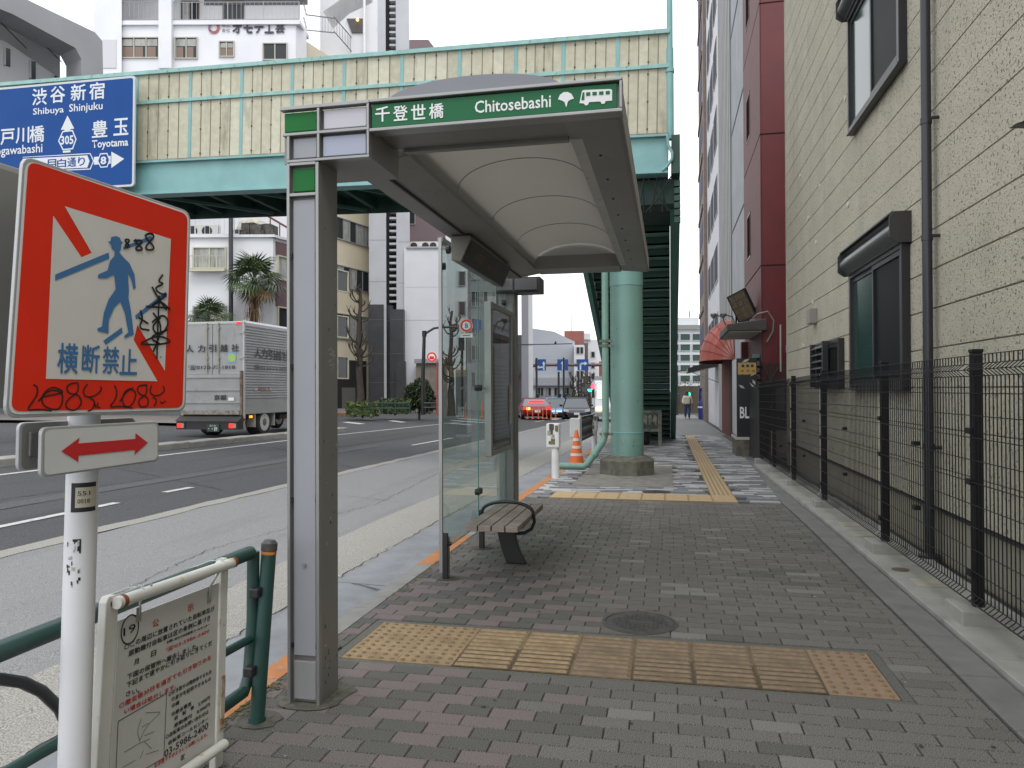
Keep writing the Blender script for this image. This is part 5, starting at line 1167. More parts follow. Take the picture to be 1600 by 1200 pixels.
mb.fi(C2); mb.build('column_base', CONCD, fbz, bevel=.015)
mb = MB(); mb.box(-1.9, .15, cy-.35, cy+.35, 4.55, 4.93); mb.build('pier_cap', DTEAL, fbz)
# rainwater pipe
pxx = onax(946, 600, 1, 12.7).x
q1, q2, q3 = onax(944, 690, 1, 12.7), onax(914, 729, 1, 12.6), onax(864, 737, 1, 12.6)
mb = MB(); mb.tube([(pxx, 12.7, 4.9), (pxx, 12.7, 2), (pxx, 12.7, .75), (q1.x, 12.7, q1.z+.06), (q1.x-.02, 12.69, q1.z), (q2.x+.03, 12.62, q2.z+.03), (q2.x-.03, 12.6, q2.z), (q3.x, 12.6, q2.z)], .058, 16); mb.build('rain_pipe', mat('pipe_mint', (.16, .285, .24), .42, n=(4, .08), dirt=(9, .64, (.13, .17, .11))), fbz, smooth=True)
for z in (.62, 2.12, 2.2):
    mb = MB(); mb.tube([(pxx, 12.7, z), (pxx, 12.7, z+.05)], .066, 14); mb.box(pxx-.1, pxx+.12, 12.66, 12.72, z+.005, z+.045); mb.build('pipe_strap', mat('strap_rusty', (.10, .13, .10), .7, n=(20, .4)), fbz)
for y_ in ((q1+q2)/2, ):
    mb = MB(); d1 = (V((q1.x, 12.7, q1.z))-V((q2.x, 12.6, q2.z))).normalized(); m0 = V((y_.x, 12.65, y_.z)); mb.tube([m0-d1*.03, m0+d1*.03], .067, 14); mb.build('pipe_joint', mat('pipe_mint', (0, 0, 0)), fbz, smooth=True)
# stairs
NS = 30; sy0, sy1, sz0, sz1 = 13.6, 24.7, 4.75, swz(24.7)
for k in range(NS):
    y = sy0+(sy1-sy0)*k/NS; z = sz0+(sz1-sz0)*k/NS; dy = (sy1-sy0)/NS; dz = (sz0-sz1)/NS
    mb = MB(); mb.box(-1.56, .03, y, y+dy+.03, z-.045, z-.01); mb.build('stair_tread', mat('tread_green', (.16, .30, .25), .6, n=(3, .3)), fbz)
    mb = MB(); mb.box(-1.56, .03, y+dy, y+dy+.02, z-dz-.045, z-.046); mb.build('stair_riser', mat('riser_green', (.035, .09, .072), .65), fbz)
for x0, x1, m_ in ((-1.66, -1.565, mat('stringer_teal', (.08, .20, .17), .5, n=(2, .2))), (.035, .20, mat('stringer_green', (.045, .14, .11), .5, n=(2, .2)))):
    mb = MB(); mb.slab([(x0, sy0-.6, sz0+.1), (x0, sy0-.6, sz0-.35), (x0, sy1-.1, sz1-.02), (x0, sy1+.25, sz1-.02), (x0, sy1+.25, sz1+.25)], (x1-x0, 0, 0)); mb.build('stringer', m_, fbz)
    mb = MB(); mb.slab([(x0+.03, sy0-.6, sz0+1.3), (x0+.03, sy0-.6, sz0+.12), (x0+.03, sy1+.2, sz1+.27), (x0+.03, sy1+.2, sz1+1.2)], (.03, 0, 0)); mb.build('stair_parapet', DTEAL, fbz)
# old planter fence under the stair
pf = thing('low_fence', 'low weathered fence panel with painted flower pattern under the bridge stairs', 'fence', (-.3, 21.5, swz(21.5)))
Yp = 21.0; zp = swz(Yp); xr = onax(1031, 650, 1, Yp).x
OLDW = mat('weathered_pale_wood', (.20, .195, .165), .85, n=(8, .3), dirt=(10, .55, (.10, .11, .09)))
for x in (xr, xr-1.15):
    mb = MB(); mb.box(x-.05, x+.05, Yp, Yp+.1, zp-.1, zp+.98); mb.build('post', OLDW, pf, bevel=.01)
for z in (.38, .9):
    mb = MB(); mb.box(xr-1.1, xr-.05, Yp+.02, Yp+.07, zp+z, zp+z+.07); mb.build('rail', OLDW, pf)
mb = MB(); mb.box(xr-1.1, xr-.05, Yp+.03, Yp+.05, zp+.45, zp+.9); mb.build('panel', mat('old_panel', (.075, .10, .085), .8, n=(9, .5)), pf)
for k in range(4):
    for s in (-1, 1):
        x = xr-.2-k*.26; mb = MB(); mb.slab([(x, Yp+.022, zp+.68), (x+s*.05, Yp+.022, zp+.86), (x+s*.12, Yp+.022, zp+.80), (x+s*.10, Yp+.022, zp+.55)], (0, .008, 0)); mb.build('painted_leaf', mat('leaf_print', (.28, .27, .22), .8, n=(9, .4)), pf)
for x in (xr-.45, xr-.85):
    mb = MB(); mb.lathe((x, Yp+.3, zp), [(.14, 0), (.17, .1), (.17, .33), (.1, .4)], 12); tag(mb.build('bucket', DARK, None), 'dark bucket standing behind the low fence, %s' % ('nearer its right post' if x > xr-.6 else 'farther from its right post'), 'bucket', 'buckets under the stairs')
# ================================================================ blue guide sign
gs = thing('guide_sign', 'blue overhead guide sign to Shibuya, Shinjuku and Toyotama fixed before the footbridge', 'road sign', (-11, 12.1, 5.2))
GPL = Plane((-11, 12.1, 0), (1, 0, -.012))
l, b_, r, t = GPL.rect(-62, 126, 210, 293); tR = GPL.px(210, 118)[1]; bR = GPL.px(209, 291)[1]
def rr_(pl, s0, t0, s1, t1, rad, o, n=5):
    return [pl.pt(cx_+rad*cos(a0+pi/2*j/n), cy_+rad*sin(a0+pi/2*j/n), o) for cx_, cy_, a0 in ((s1-rad, t0+rad, -pi/2), (s1-rad, t1-rad, 0), (s0+rad, t1-rad, pi/2), (s0+rad, t0+rad, pi)) for j in range(n+1)]
mb = MB(); mb.slab(rr_(GPL, l, bR, r, tR, .06, -.04), GPL.n*.04); pnl = mb.build('panel', mat('guide_rim', (.50, .53, .56), .4), gs)
mb = MB(); mb.face(rr_(GPL, l+.04, bR+.04, r-.04, tR-.04, .045, .002)); mb.build('blue_field', BLUE, pnl)
GW_ = mat('guide_letter', (.60, .63, .66), .4)
def z6(x, y): return x/6, 100+y/6
def gtext(body, x0, y0, x1, y1, m_=GW_, b=.012, o=.006): (a, c), (d, e) = z6(x0, y0), z6(x1, y1); return ptext(GPL, body, a, c, d, e, m_, pnl, o, b)
for ch, q in (('渋', (306, 230, 440, 385)), ('谷', (476, 210, 612, 362)), ('新', (668, 192, 806, 342)), ('宿', (840, 174, 982, 330)), ('豊', (866, 532, 1008, 686)), ('玉', (1068, 512, 1204, 666)), ('戸', (10, 612, 136, 756)), ('川', (152, 596, 275, 742)), ('橋', (282, 580, 416, 732)), ('江', (-135, 628, -6, 770))): gtext(ch, *q)
gtext('Shibuya', 312, 405, 600, 485, b=.01); gtext('Shinjuku', 650, 365, 964, 460, b=.01); gtext('Toyotama', 865, 705, 1204, 800, b=.02); gtext('Edogawabashi', -130, 765, 400, 872, b=.01)
def gpoly(p, m_, nm, o=.005): return ppoly(GPL, [z6(*q) for q in p], m_, pnl, o, nm)
gpoly([(635, 484), (698, 606), (662, 610), (662, 622), (606, 626), (606, 616), (572, 618)], GW_, 'up_arrow')
hexo = [(588, 628), (684, 618), (720, 705), (686, 800), (590, 810), (546, 722)]; hc = (634, 714)
gpoly(hexo, GW_, 'route_shield'); gpoly([(hc[0]+(x-hc[0])*.86, hc[1]+(y-hc[1])*.86) for x, y in hexo], BLUE, 'route_shield_field', .0065); gpoly([(592, 815), (662, 808), (662, 828), (592, 834)], GW_, 'arrow_tail')
gtext('305', 572, 672, 692, 756, b=.025, o=.009)
gpoly([(215, 872), (850, 836), (884, 910), (850, 990), (215, 1015)], GW_, 'street_band'); gpoly([(200, 878), (845, 845), (874, 910), (845, 980), (200, 1008)], BLUE, 'street_band_field', .0065); gpoly([(215, 890), (822, 858), (842, 910), (822, 972), (215, 1000)], GW_, 'street_name_plate', .008)
for ch, q in (('目', (452, 895, 530, 975)), ('白', (540, 890, 622, 970)), ('通', (636, 880, 716, 964)), ('り', (736, 874, 800, 955))): gtext(ch, *q, BLUE, .012, .0095)
gpoly([(882, 872), (1040, 862), (1040, 935), (882, 945)], GW_, 'arrow_shaft', .0055); gpoly([(1046, 822), (1166, 890), (1046, 976)], GW_, 'arrow_head', .0055)
h2 = [(942, 838), (1008, 834), (1034, 900), (1010, 968), (944, 974), (914, 908)]; hc = (974, 904)
gpoly(h2, GW_, 'route_shield', .0068); gpoly([(hc[0]+(x-hc[0])*.84, hc[1]+(y-hc[1])*.84) for x, y in h2], BLUE, 'route_shield_field', .008); gtext('8', 946, 868, 1000, 942, b=.03, o=.0095)
for s in (l+.7, r-.8):
    mb = MB(); mb.slab([GPL.pt(s, bR+.1, -.04), GPL.pt(s+.08, bR+.1, -.04), GPL.pt(s+.08, tR-.05, -.04), GPL.pt(s, tR-.05, -.04)], GPL.n*-.2); mb.build('mounting_bar', STEEL, gs)
# ================================================================ white guard posts, cone
GPW = mat('guard_white', (.60, .61, .60), .45, n=(5, .08), dirt=(8, .64, (.33, .32, .28)))
def guard(P, label, cat='guard post', sticker=True, h=.8, grp='white guard posts at the kerb'):
    t = thing('guard_post', label, cat, P, 0, grp)
    mb = MB(); mb.lathe((0, 0, 0), [(.066, -.02), (.066, .52), (.06, h)], 18); mb.build('post', GPW, t, local=True, smooth=True)
    mb = MB(); mb.box(-.14, .075, -.085, .085, .5, h+.1); bx = mb.build('end_box', GPW, t, local=True, bevel=.02)
    if sticker:
        r_ = random.Random(4)
        for k in range(9):
            x, z = r_.uniform(-.135, .02), r_.uniform(.53, h+.02); w_, h_ = r_.uniform(.03, .07), r_.uniform(.04, .11)
            mb = MB(); y_ = -.0865-k*.0003; mb.face([(x, y_, z), (min(x+w_, .06), y_, z+r_.uniform(-.01, .01)), (min(x+w_, .06), y_, z+h_), (x, y_, z+h_)]); mb.build('torn_sticker', mat('sticker_olive%d' % (k % 3), ((.12, .12, .05), (.05, .05, .045), (.30, .30, .25))[k % 3], .6, n=(40, .5)), bx, local=True)
    return t
P = ground(868, 747); P.x = max(P.x, -1.83); guard(V((P.x, P.y, swz(P.y))), 'white guard post plastered with torn stickers before the orange cone')
P2_ = onax(897, 690, 0, -1.84); guard(V((-1.84, P2_.y+.5, swz(P2_.y))), 'white guard post half hidden behind the orange cone', sticker=False)
P3 = onax(930, 690, 0, -1.78); guard(V((-1.80, P3.y, swz(P3.y))), 'white guard post close against the mint rain pipe')
# mesh guard panels between posts
mgf = thing('guard_fence', 'short dark net guard panel with white fittings behind the cone', 'guard fence', (-1.84, 16, swz(16)))
ya_, yb2 = 15.6, 18.6
mb = MB()
for k in range(13):
    y = ya_+(yb2-ya_)*k/12; rod(mb, (-1.84, y, swz(y)+.42), (-1.84, min(y+.3, yb2), swz(y)+.9), .012); rod(mb, (-1.84, y, swz(y)+.9), (-1.84, min(y+.3, yb2), swz(y)+.42), .012)
mb.build('net', BLACK, mgf, kind='stuff')
for z in (.42, .9):
    mb = MB(); mb.tube([(-1.84, ya_, swz(ya_)+z), (-1.84, yb2, swz(yb2)+z)], .03, 8); mb.build('rail', BLACK, mgf)
for y in (ya_, yb2): mb = MB(); mb.tube([(-1.84, y, swz(y)), (-1.84, y, swz(y)+.95)], .035, 8); mb.build('post', GPW, mgf)
P = ground(901, 730); zc = swz(P.y)
cn = thing('traffic_cone', 'orange traffic cone with pale reflective bands beside the white guard posts', 'traffic cone', (P.x, P.y, zc))
OR = mat('cone_orange', (.62, .12, .02), .5, n=(6, .1), dirt=(8, .64, (.35, .09, .03)))
mb = MB(); mb.box(-.17, .17, -.17, .17, 0, .03); mb.build('base', OR, cn, local=True, bevel=.01)
rad = lambda z: .15-.122*(z/.70)
mb = MB(); mb.lathe((0, 0, 0), [(rad(0), .03), (rad(.70), .70), (.02, .71)], 24); mb.build('cone', OR, cn, local=True, smooth=True)
for z in (.22, .36, .50):
    mb = MB(); mb.lathe((0, 0, 0), [(rad(z)+.009, z), (rad(z+.05)+.009, z+.05)], 24); mb.build('reflective_band', mat('cone_band', (.60, .52, .46), .5), cn, local=True, smooth=True)
# ================================================================ FAR SIDE OF THE ROAD
ST = V((.201, .98, 0))               # direction of the facades over there
def hd(x, d): q = ray(x, 606); return V((q.x, q.y, 0))*d      # ground point at photo column x and horizontal depth d
def zd(y, d): return EYE+(606-y)/FPX*d
WHT = mat('render_white', (.66, .67, .70), .75, n=(.6, .05), dirt=(1.2, .64, (.52, .53, .55), (1, 1, .2)))
CRM = mat('render_cream', (.60, .535, .40), .75, n=(.6, .05), dirt=(1.0, .66, (.50, .44, .33), (1, 1, .2)))
MAR = mat('maroon_tile', (.13, .075, .085), .7, n=(3, .15))
LGT = mat('tower_tile', (.44, .45, .48), .65, n=(.8, .06), dirt=(1.2, .66, (.36, .37, .40), (1, 1, .2)))
GDK = mat('dark_granite', (.035, .036, .04), .4, n=(2, .2))
RAIL = mat('railing_grey', (.22, .22, .23), .5, .3)
def footprint(pts, z0, z1, m, par, nm='wall', roof=True):
    mb = MB(); mb.slab([(p.x, p.y, z0) for p in pts], (0, 0, z1-z0)); return mb.build(nm, m, par)
def pbox(pl, s0, t0, s1, t1, o0, o1, nm, m, par, **k):
    mb = MB(); mb.slab([pl.pt(s0, t0, o0), pl.pt(s1, t0, o0), pl.pt(s1, t1, o0), pl.pt(s0, t1, o0)], pl.n*(o1-o0)); return mb.build(nm, m, par, **k)
def win(pl, x0, y0, x1, y1, par, n=2, curt=0, fm=None, rect=None, o=.0):
    s0, t0, s1, t1 = rect or pl.rect(x0, y0, x1, y1); fm = fm or ALU; e = .06
    mb = MB()
    for a, b, c, d in ((s0-e, t0-e, s1+e, t0), (s0-e, t1, s1+e, t1+e), (s0-e, t0, s0, t1), (s1, t0, s1+e, t1)):
        mb.slab([pl.pt(a, b, o), pl.pt(c, b, o), pl.pt(c, d, o), pl.pt(a, d, o)], pl.n*.09)
    for k in range(1, n):
        s = s0+(s1-s0)*k/n; mb.slab([pl.pt(s-.03, t0, o), pl.pt(s+.03, t0, o), pl.pt(s+.03, t1, o), pl.pt(s-.03, t1, o)], pl.n*.07)
    f = mb.build('window', fm, par)
    for k in range(n):
        a, b = s0+(s1-s0)*k/n+.03, s0+(s1-s0)*(k+1)/n-.03
        g = pbox(pl, a, t0, b, t1, o+.005, o+.03, 'pane', WINDOW if random.random() > curt else CURTAIN, f)
    return f
def railing(pl, s0, s1, t0, h, par, o, step=.18, nm='railing', m=None):
    mb = MB(); m = m or RAIL
    for t in (t0+.06, t0+h): rod(mb, pl.pt(s0, t, o), pl.pt(s1, t, o), .03)
    n = int((s1-s0)/step)
    for k in range(n+1): s = s0+(s1-s0)*k/n; rod(mb, pl.pt(s, t0, o), pl.pt(s, t0+h, o), .012 if k % 8 else .03)
    return mb.build(nm, m, par, kind='stuff')
# ---- low white building with maroon street bands
d1 = 34
Ap, Bp = hd(120, d1), hd(427, d1); Cp = line_x(Bp, ST, 486)
pb_ld = thing('corner_building', 'low white corner building with maroon bands, air conditioners on its roof terrace', 'building', (Bp.x, Bp.y, 0))
ztop = zd(366, d1)
footprint([Ap, Bp, Cp, Cp-hr*14, Ap+hf*6], -.3, ztop, WHT, pb_ld)
PF = Plane((Bp.x, Bp.y, 0), hr); PS = Plane((Bp.x, Bp.y, 0), ST)
mb = MB(); 
pbox(PF, -9, ztop, .12, ztop+.12, -.3, .12, 'coping', WHT, pb_ld); pbox(PS, -.1, ztop, (Cp-Bp).length, ztop+.12, -.3, .12, 'coping', WHT, pb_ld)
wn = win(PF, 304, 388, 352, 418, pb_ld, 2, .9, mat('cream_frame', (.50, .49, .36), .5)); s0, t0, s1, t1 = PF.rect(301, 402, 354, 424)
pbox(PF, s0-.05, t0-.05, s1+.05, t0+.08, .1, .4, 'sill', mat('cream_frame', (0, 0, 0)), wn); railing(PF, s0, s1, t0, t1-t0, wn, .38, .15, m=mat('cream_frame', (0, 0, 0)))
win(PF, 304, 480, 352, 515, pb_ld, 2, .9)
for y0, y1 in ((371, 388), (432, 470)):
    a, b = PS.px(429, (y0+y1)/2)[0], (Cp-Bp).length; pbox(PS, .15, zd(y1+3, d1), b, zd(y0, d1), 0, .05, 'maroon_band', MAR, pb_ld)
for y0, y1 in ((392, 430), (473, 512), (545, 585)): win(PS, 0, 0, 0, 0, pb_ld, 6, .65, mat('cream_frame', (0, 0, 0)), rect=(.3, zd(y1, d1)+.05, 5.6, zd(y0, d1)-.05))
pbox(PF, -9, -.3, .02, 2.7, 0, .06, 'shopfront', mat('shopfront_dark', (.07, .075, .08), .4, n=(1, .3)), pb_ld)
# terrace clutter
railing(PF, -9, -1.6, ztop+.12, 1.1, pb_ld, -.1, .22, m=mat('rail_white', (.55, .56, .57), .5))
RN = random.Random(2)
def ac(P, nm, lab):
    t = thing('air_conditioner', lab, 'air conditioner', P, YAW, 'air conditioners on the terrace')
    mb = MB(); mb.box(-.42, .42, -.15, .15, .05, .65); mb.build('casing', mat('ac_white', (.52, .52, .50), .5), t, local=True, bevel=.02)
    mb = MB(); mb.tube([(-.1, -.151, .35), (-.1, -.17, .35)], .24, 16); mb.build('fan_grille', DARK, t, local=True)
    return t
for x, lab in ((306, 'white air conditioner with round dark fan at the left of the roof terrace'), (329, 'white air conditioner standing beside the roof terrace rail, nearer the palm')):
    p = hd(x, d1+.8); ac(V((p.x, p.y, ztop+.1)), '', lab)
tk = thing('water_tank', 'pale domed tank among dark clutter on the roof terrace of the corner building', 'tank', (0, 0, 0)); p = hd(396, d1+1.4); tk.location = (p.x, p.y, ztop+.12)
mb = MB(); mb.lathe((p.x, p.y, ztop+.12), [(.75, 0), (.78, .5), (.65, .85), (.3, 1.05)], 16); mb.build('dome', mat('tank_cream', (.42, .40, .33), .6, n=(5, .2)), tk, smooth=True)
mb = MB()
for k in range(22):
    q = hd(RN.uniform(370, 425), d1+RN.uniform(.5, 1.2)); w_, h_ = RN.uniform(.1, .3), RN.uniform(.15, .7); mb.box(q.x-w_, q.x+w_, q.y-w_, q.y+w_, ztop+.12, ztop+.12+h_)
tag(mb.build('rooftop_clutter', mat('clutter_dark', (.07, .065, .06), .8, n=(5, .5)), None), 'heap of dark boxes and pots along the corner building roof edge', 'clutter')
sp = thing('stair_rail', 'brown handrail of an outside stair rising behind the roof terrace', 'handrail', (0, 0, 0)); q0, q1 = hd(415, d1+1.6), hd(452, d1+2.4)
mb = MB(); mb.tube([(q0.x, q0.y, zd(330, d1+1.6)), (q1.x, q1.y, zd(352, d1+2.4))], .05, 6); mb.build('rail', mat('rail_brown', (.16, .07, .05), .6), sp)
for f_ in (.2, .6, 1): q = q0.lerp(q1, f_); mb = MB(); mb.tube([(q.x, q.y, ztop), (q.x, q.y, zd(330+22*f_, d1+2))], .03, 6); mb.build('baluster', mat('rail_brown', (0, 0, 0)), sp)
# ---- tall white building with the company sign
d2 = 44
Ap, Bp = hd(152, d2), hd(463, d2); Cp = line_x(Bp, ST, 530)
w2 = thing('office_building', 'tall white office building with balconies and a company sign beneath them', 'building', (Bp.x, Bp.y, 0))
zt = zd(26, d2)
footprint([Ap, Bp, Bp+ST*1.0, Ap+hf*10], -.3, zt, WHT, w2)
W2 = facing(d2)
s0, _, s1, _ = W2.rect(150, 50, 470, 60)
footprint([hd(178, d2+1.8), hd(470, d2+1.8), hd(470, d2+12), hd(178, d2+12)], zt-.5, zt+9, mat('upper_white', (.60, .60, .61), .75, n=(.6, .06)), w2, 'upper_wall')
footprint([hd(146, d2-.3), hd(190, d2-.3), hd(190, d2+10), hd(146, d2+10)], -.3, zt+9, WHT, w2, 'stair_core')
for k in range(3):
    z = zt+k*3.2; pbox(W2, W2.px(190, 10)[0], z-.25, W2.px(470, 10)[0], z, -1.8, .15, 'balcony_slab', WHT, w2)
    railing(W2, W2.px(190, 10)[0], W2.px(468, 10)[0], z, 1.1, w2, .1, .26, m=mat('railing_pale', (.33, .33, .35), .5, .2))
    for a, b in ((285, 310), (350, 380)) if k == 0 else ((200, 235), (280, 330), (345, 400), (415, 462)):
        win(Plane(hf*(d2+1.8), hr), 0, 0, 0, 0, w2, 2, .3, mat('brown_frame', (.10, .075, .06), .5), rect=(Plane(hf*(d2+1.8), hr).px(a, 5)[0], z+.1, Plane(hf*(d2+1.8), hr).px(b, 5)[0], z+2.1))
pl = W2
q = pl.rect(252, -20, 272, 110); pbox(pl, q[0], q[1], q[2], zt+8, 0, .35, 'pilaster', WHT, w2)
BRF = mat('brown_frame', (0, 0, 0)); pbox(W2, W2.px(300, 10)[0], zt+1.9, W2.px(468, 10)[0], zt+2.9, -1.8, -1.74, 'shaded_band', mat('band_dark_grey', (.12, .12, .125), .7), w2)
for x0, y0, x1, y1, n, c in ((191, 60, 248, 90, 3, .5), (275, 60, 308, 91, 2, .2), (344, 66, 365, 88, 2, .3), (412, 69, 448, 93, 2, .0)):
    f = win(pl, x0, y0, x1, y1, w2, n, 0, mat('alu_cream', (.42, .40, .34), .5)); s0, t0, s1, t1 = pl.rect(x0, y0, x1, y1)
    if c:
        for k in range(n): w_ = (s1-s0)/n; pbox(pl, s0+k*w_+.05, t0+.02, s0+k*w_+w_*random.uniform(.6, .92), t0+(t1-t0)*.55, .031, .036, 'blind', mat('blind_brown', (.20, .14, .11), .7), f); pbox(pl, s0+k*w_+.05, t0+(t1-t0)*.6, s0+k*w_+w_*.9, t1-.05, .031, .036, 'net_curtain', CURTAIN, f)
q = pl.rect(165, 66, 186, 110); pbox(pl, q[0], q[1], q[2], q[3], .3, .34, 'shutter_door', mat('door_white', (.52, .52, .55), .6), w2)
INKB = mat('company_navy', (.03, .025, .05), .5)
for ch, a in zip('オモテ工芸', (364, 381, 398, 414, 431)): ptext(pl, ch, a, 37, a+14, 52, INKB, w2, .06, .03)
for ch, x, y in (('株', 347, 37), ('式', 354, 37), ('会', 347, 45), ('社', 354, 45)): ptext(pl, ch, x, y, x+6, y+6, INKB, w2, .06)
c = V(pl.px(334.5, 44)); 
for nm, r0_, r1_, a0, a1, m_ in (('logo_ring', .21, .33, .4, 3.9, mat('logo_purple', (.20, .12, .24), .5)), ('logo_ring', .20, .34, 3.6, 6.9, mat('logo_red', (.35, .07, .08), .5))):
    mb = MB(); N = 20; R_ = [[mb.p(pl.pt(c.x+r_*cos(a0+(a1-a0)*k/N), c.y+r_*sin(a0+(a1-a0)*k/N), .06)) for r_ in (r0_, r1_)] for k in range(N+1)]
    for a, b in zip(R_, R_[1:]): mb.fi((a[0], a[1], b[1], b[0]))
    mb.build(nm, m_, w2)
# ---- cream building with outside stair and strip windows
d3 = 45.5
Bp = hd(470, d3); Cp = line_x(Bp, ST, 583)
cb_ = thing('cream_building', 'cream office building with long strip windows and an outside stair', 'building', (Bp.x, Bp.y, 0))
CS = Plane((Bp.x, Bp.y, 0), Cp-Bp); LC = (Cp-Bp).length; zt = zd(55, d3)
ztA = CS.px(475, 62)[1]
mb = MB(); prof = [(0, -.3), (LC, -.3), (LC, CS.px(560, 100)[1]), (CS.px(545, 85)[0], CS.px(545, 85)[1]), (CS.px(518, 52)[0], ztA), (0, ztA)]
mb.slab([CS.pt(a, b, 0) for a, b in prof], CS.n*-9); mb.build('wall', CRM, cb_)
for (xa, ya, xb, yb) in ((520, 318, 576, 376), (520, 400, 575, 460), (500, 484, 572, 535)):
    a = CS.px(500, 400)[0]; b = CS.px(576, 400)[0]
    t1 = CS.px(540, ya+10)[1] if False else None
for yL, yR, hL in ((343, 356, 33), (415, 428, 33), (489, 500, 38)):
    t1 = (CS.px(537, yL)[1]+CS.px(574, yR)[1])/2; t0 = (CS.px(537, yL+hL)[1]+CS.px(574, yR+hL-4)[1])/2
    win(CS, 0, 0, 0, 0, cb_, 9, .45, rect=(CS.px(480, 400)[0], t0, CS.px(575, 400)[0], t1))
# entrance at street level
q0, q1 = CS.px(533, 600)[0], CS.px(572, 600)[0]; pbox(CS, q0-3, .1, q1, CS.px(550, 563)[1], -.02, .03, 'garage_opening', DARK, cb_)
pbox(CS, q0, .1, (q0+q1)/2, 1.6, .05, .12, 'gate', mat('gate_grey', (.20, .20, .19), .5, .4), cb_)
# outside stair flights
for (xa, ya, xb, yb) in ((463, 28, 475, 48), (475, 48, 518, 52), (518, 50, 548, 84)):
    pa, pb2 = CS.at(max(xa, 470), ya, .2), CS.at(xb, yb, .2); hgt = V((0, 0, .95)); mb = MB()
    for o_ in (V((0, 0, 0)), hgt): rod(mb, pa+o_, pb2+o_, .04)
    n = max(3, int((pb2-pa).length/.3))
    for k in range(n+1): p = pa.lerp(pb2, k/n); rod(mb, p, p+hgt, .015)
    mb.build('stair_railing', RAIL, cb_, kind='stuff')
SW = facing(50)
mb = MB(); mb.slab([SW.at(505, 18), SW.at(545, -10), SW.at(582, -30), SW.at(582, 4), SW.at(545, 22), SW.at(520, 45)], hf*.3); mb.build('stair_flight', mat('stair_white', (.56, .56, .57), .7), cb_)
mb = MB(); mb.slab([SW.at(500, 90), SW.at(590, 90), SW.at(590, -60), SW.at(500, -60)], hf*3); mb.build('stair_back', WHT, cb_)
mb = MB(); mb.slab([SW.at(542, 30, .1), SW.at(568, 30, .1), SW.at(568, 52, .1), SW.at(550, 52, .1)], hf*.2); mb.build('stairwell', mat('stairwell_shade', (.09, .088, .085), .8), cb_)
lmp = thing('wall_light', 'small glowing orange bulb in the dark stairwell above the cream wall', 'lamp', SW.at(560, 34, .3)); mb = MB(); q = SW.at(560, 34, .3); mb.lathe((q.x, q.y, q.z-.1), [(.05, 0), (.10, .08), (.05, .18)], 10); mb.build('bulb', emit('bulb_orange', (1, .42, .10), 3), lmp)
mb = MB(); p0 = SW.at(571, 0, .4); mb.tube([(p0.x, p0.y, zd(90, 50)), (p0.x, p0.y, zd(-60, 50))], .1, 8); mb.build('drainpipe', WHITE, cb_)
# ---- grey tower with the ladder of dark slots
d4 = 50
t4 = thing('grey_tower', 'slim grey tower with a vertical ladder of dark slots and black granite base', 'building', hd(610, d4))
T4 = facing(d4)
for nm, x0, x1, dd_ in (('left_wing', 577, 604, .0), ('right_wing', 620, 641, .6)):
    footprint([hd(x0, d4+dd_), hd(x1, d4+dd_), hd(x1, d4+9), hd(x0, d4+9)], -.4, zd(-120, d4), LGT, t4, nm)
footprint([hd(603, d4+1.6), hd(621, d4+1.6), hd(621, d4+9), hd(603, d4+9)], -.4, zd(-120, d4), mat('slot_dark', (.03, .03, .034), .6), t4, 'slot_recess')
k = 0; y = 470
TS = Plane(hf*(d4+.0), hr)
while y > -60:
    s0, t0, s1, t1 = TS.rect(605, y-3.2, 617, y); pbox(TS, s0, t0, s1+.25, t1, -1.5, -.9, 'slot_ledge', mat('ledge_white', (.55, .56, .58), .6), t4); y -= 10.2
for y in (105, 205, 440, 300, 375):
    for x0, x1, o in ((577, 604, 0), (620, 641, -.6)): s0, t0, s1, t1 = TS.rect(x0, y, x1, y+.6); pbox(TS, s0, t0, s1, t0+.04, o-.01, o+.006, 'panel_joint', mat('joint_grey', (.25, .26, .28), .7), t4)
for x0, x1, yy, o in ((576, 600, 476, .12), (600, 612, 476, -.5), (611, 632, 484, .3)):
    s0, t0, s1, t1 = TS.rect(x0, yy, x1, 660); pbox(TS, s0, -.4, s1, t1, o-2, o, 'granite_base', GDK, t4)
    for yj in (500, 553, 598): 
        tj = TS.px(600, yj)[1]; pbox(TS, s0, tj, s1, tj+.03, o, o+.006, 'granite_joint', mat('joint_dark', (.10, .10, .11), .5), t4)
s0, t0, s1, t1 = TS.rect(622, 565, 636, 650); pbox(TS, s0, -.4, s1, t1, .3, .9, 'granite_wing', GDK, t4)
# ---- plain white hall and the brown block behind
d5 = 50
h5 = thing('blank_building', 'blank white panel-clad building beside the black granite base', 'building', hd(665, d5))
P5 = facing(d5)
footprint([hd(632, d5+.3), hd(699, d5+.3), line_x(hd(699, d5+.3), ST, 712), hd(712, d5+14), hd(632, d5+14)], -.5, zd(383, d5), mat('panel_white', (.60, .61, .65), .6, n=(.7, .04), dirt=(1.3, .66, (.50, .51, .54), (1, 1, .15))), h5)
for y in (448, 500): t_ = P5.px(660, y)[1]; pbox(P5, P5.px(632, y)[0], t_, P5.px(699, y)[0], t_+.03, -.31, -.292, 'panel_joint', mat('joint_light', (.40, .41, .44), .7), h5)
pbox(P5, P5.px(634, 380)[0], zd(383, d5), P5.px(699, 380)[0], zd(380, d5), -.35, -.2, 'parapet_cap', mat('cap_grey', (.30, .31, .33), .6), h5)
for x, nm_ in ((638, 'leftmost'), (650, 'second from the left'), (668, 'second from the right'), (680, 'rightmost')): p = hd(x, d5+1.5); ac(V((p.x, p.y, zd(382, d5))), '', 'pale air conditioner on the blank white roof, %s in its row' % nm_)['group'] = 'air conditioners on the blank roof'
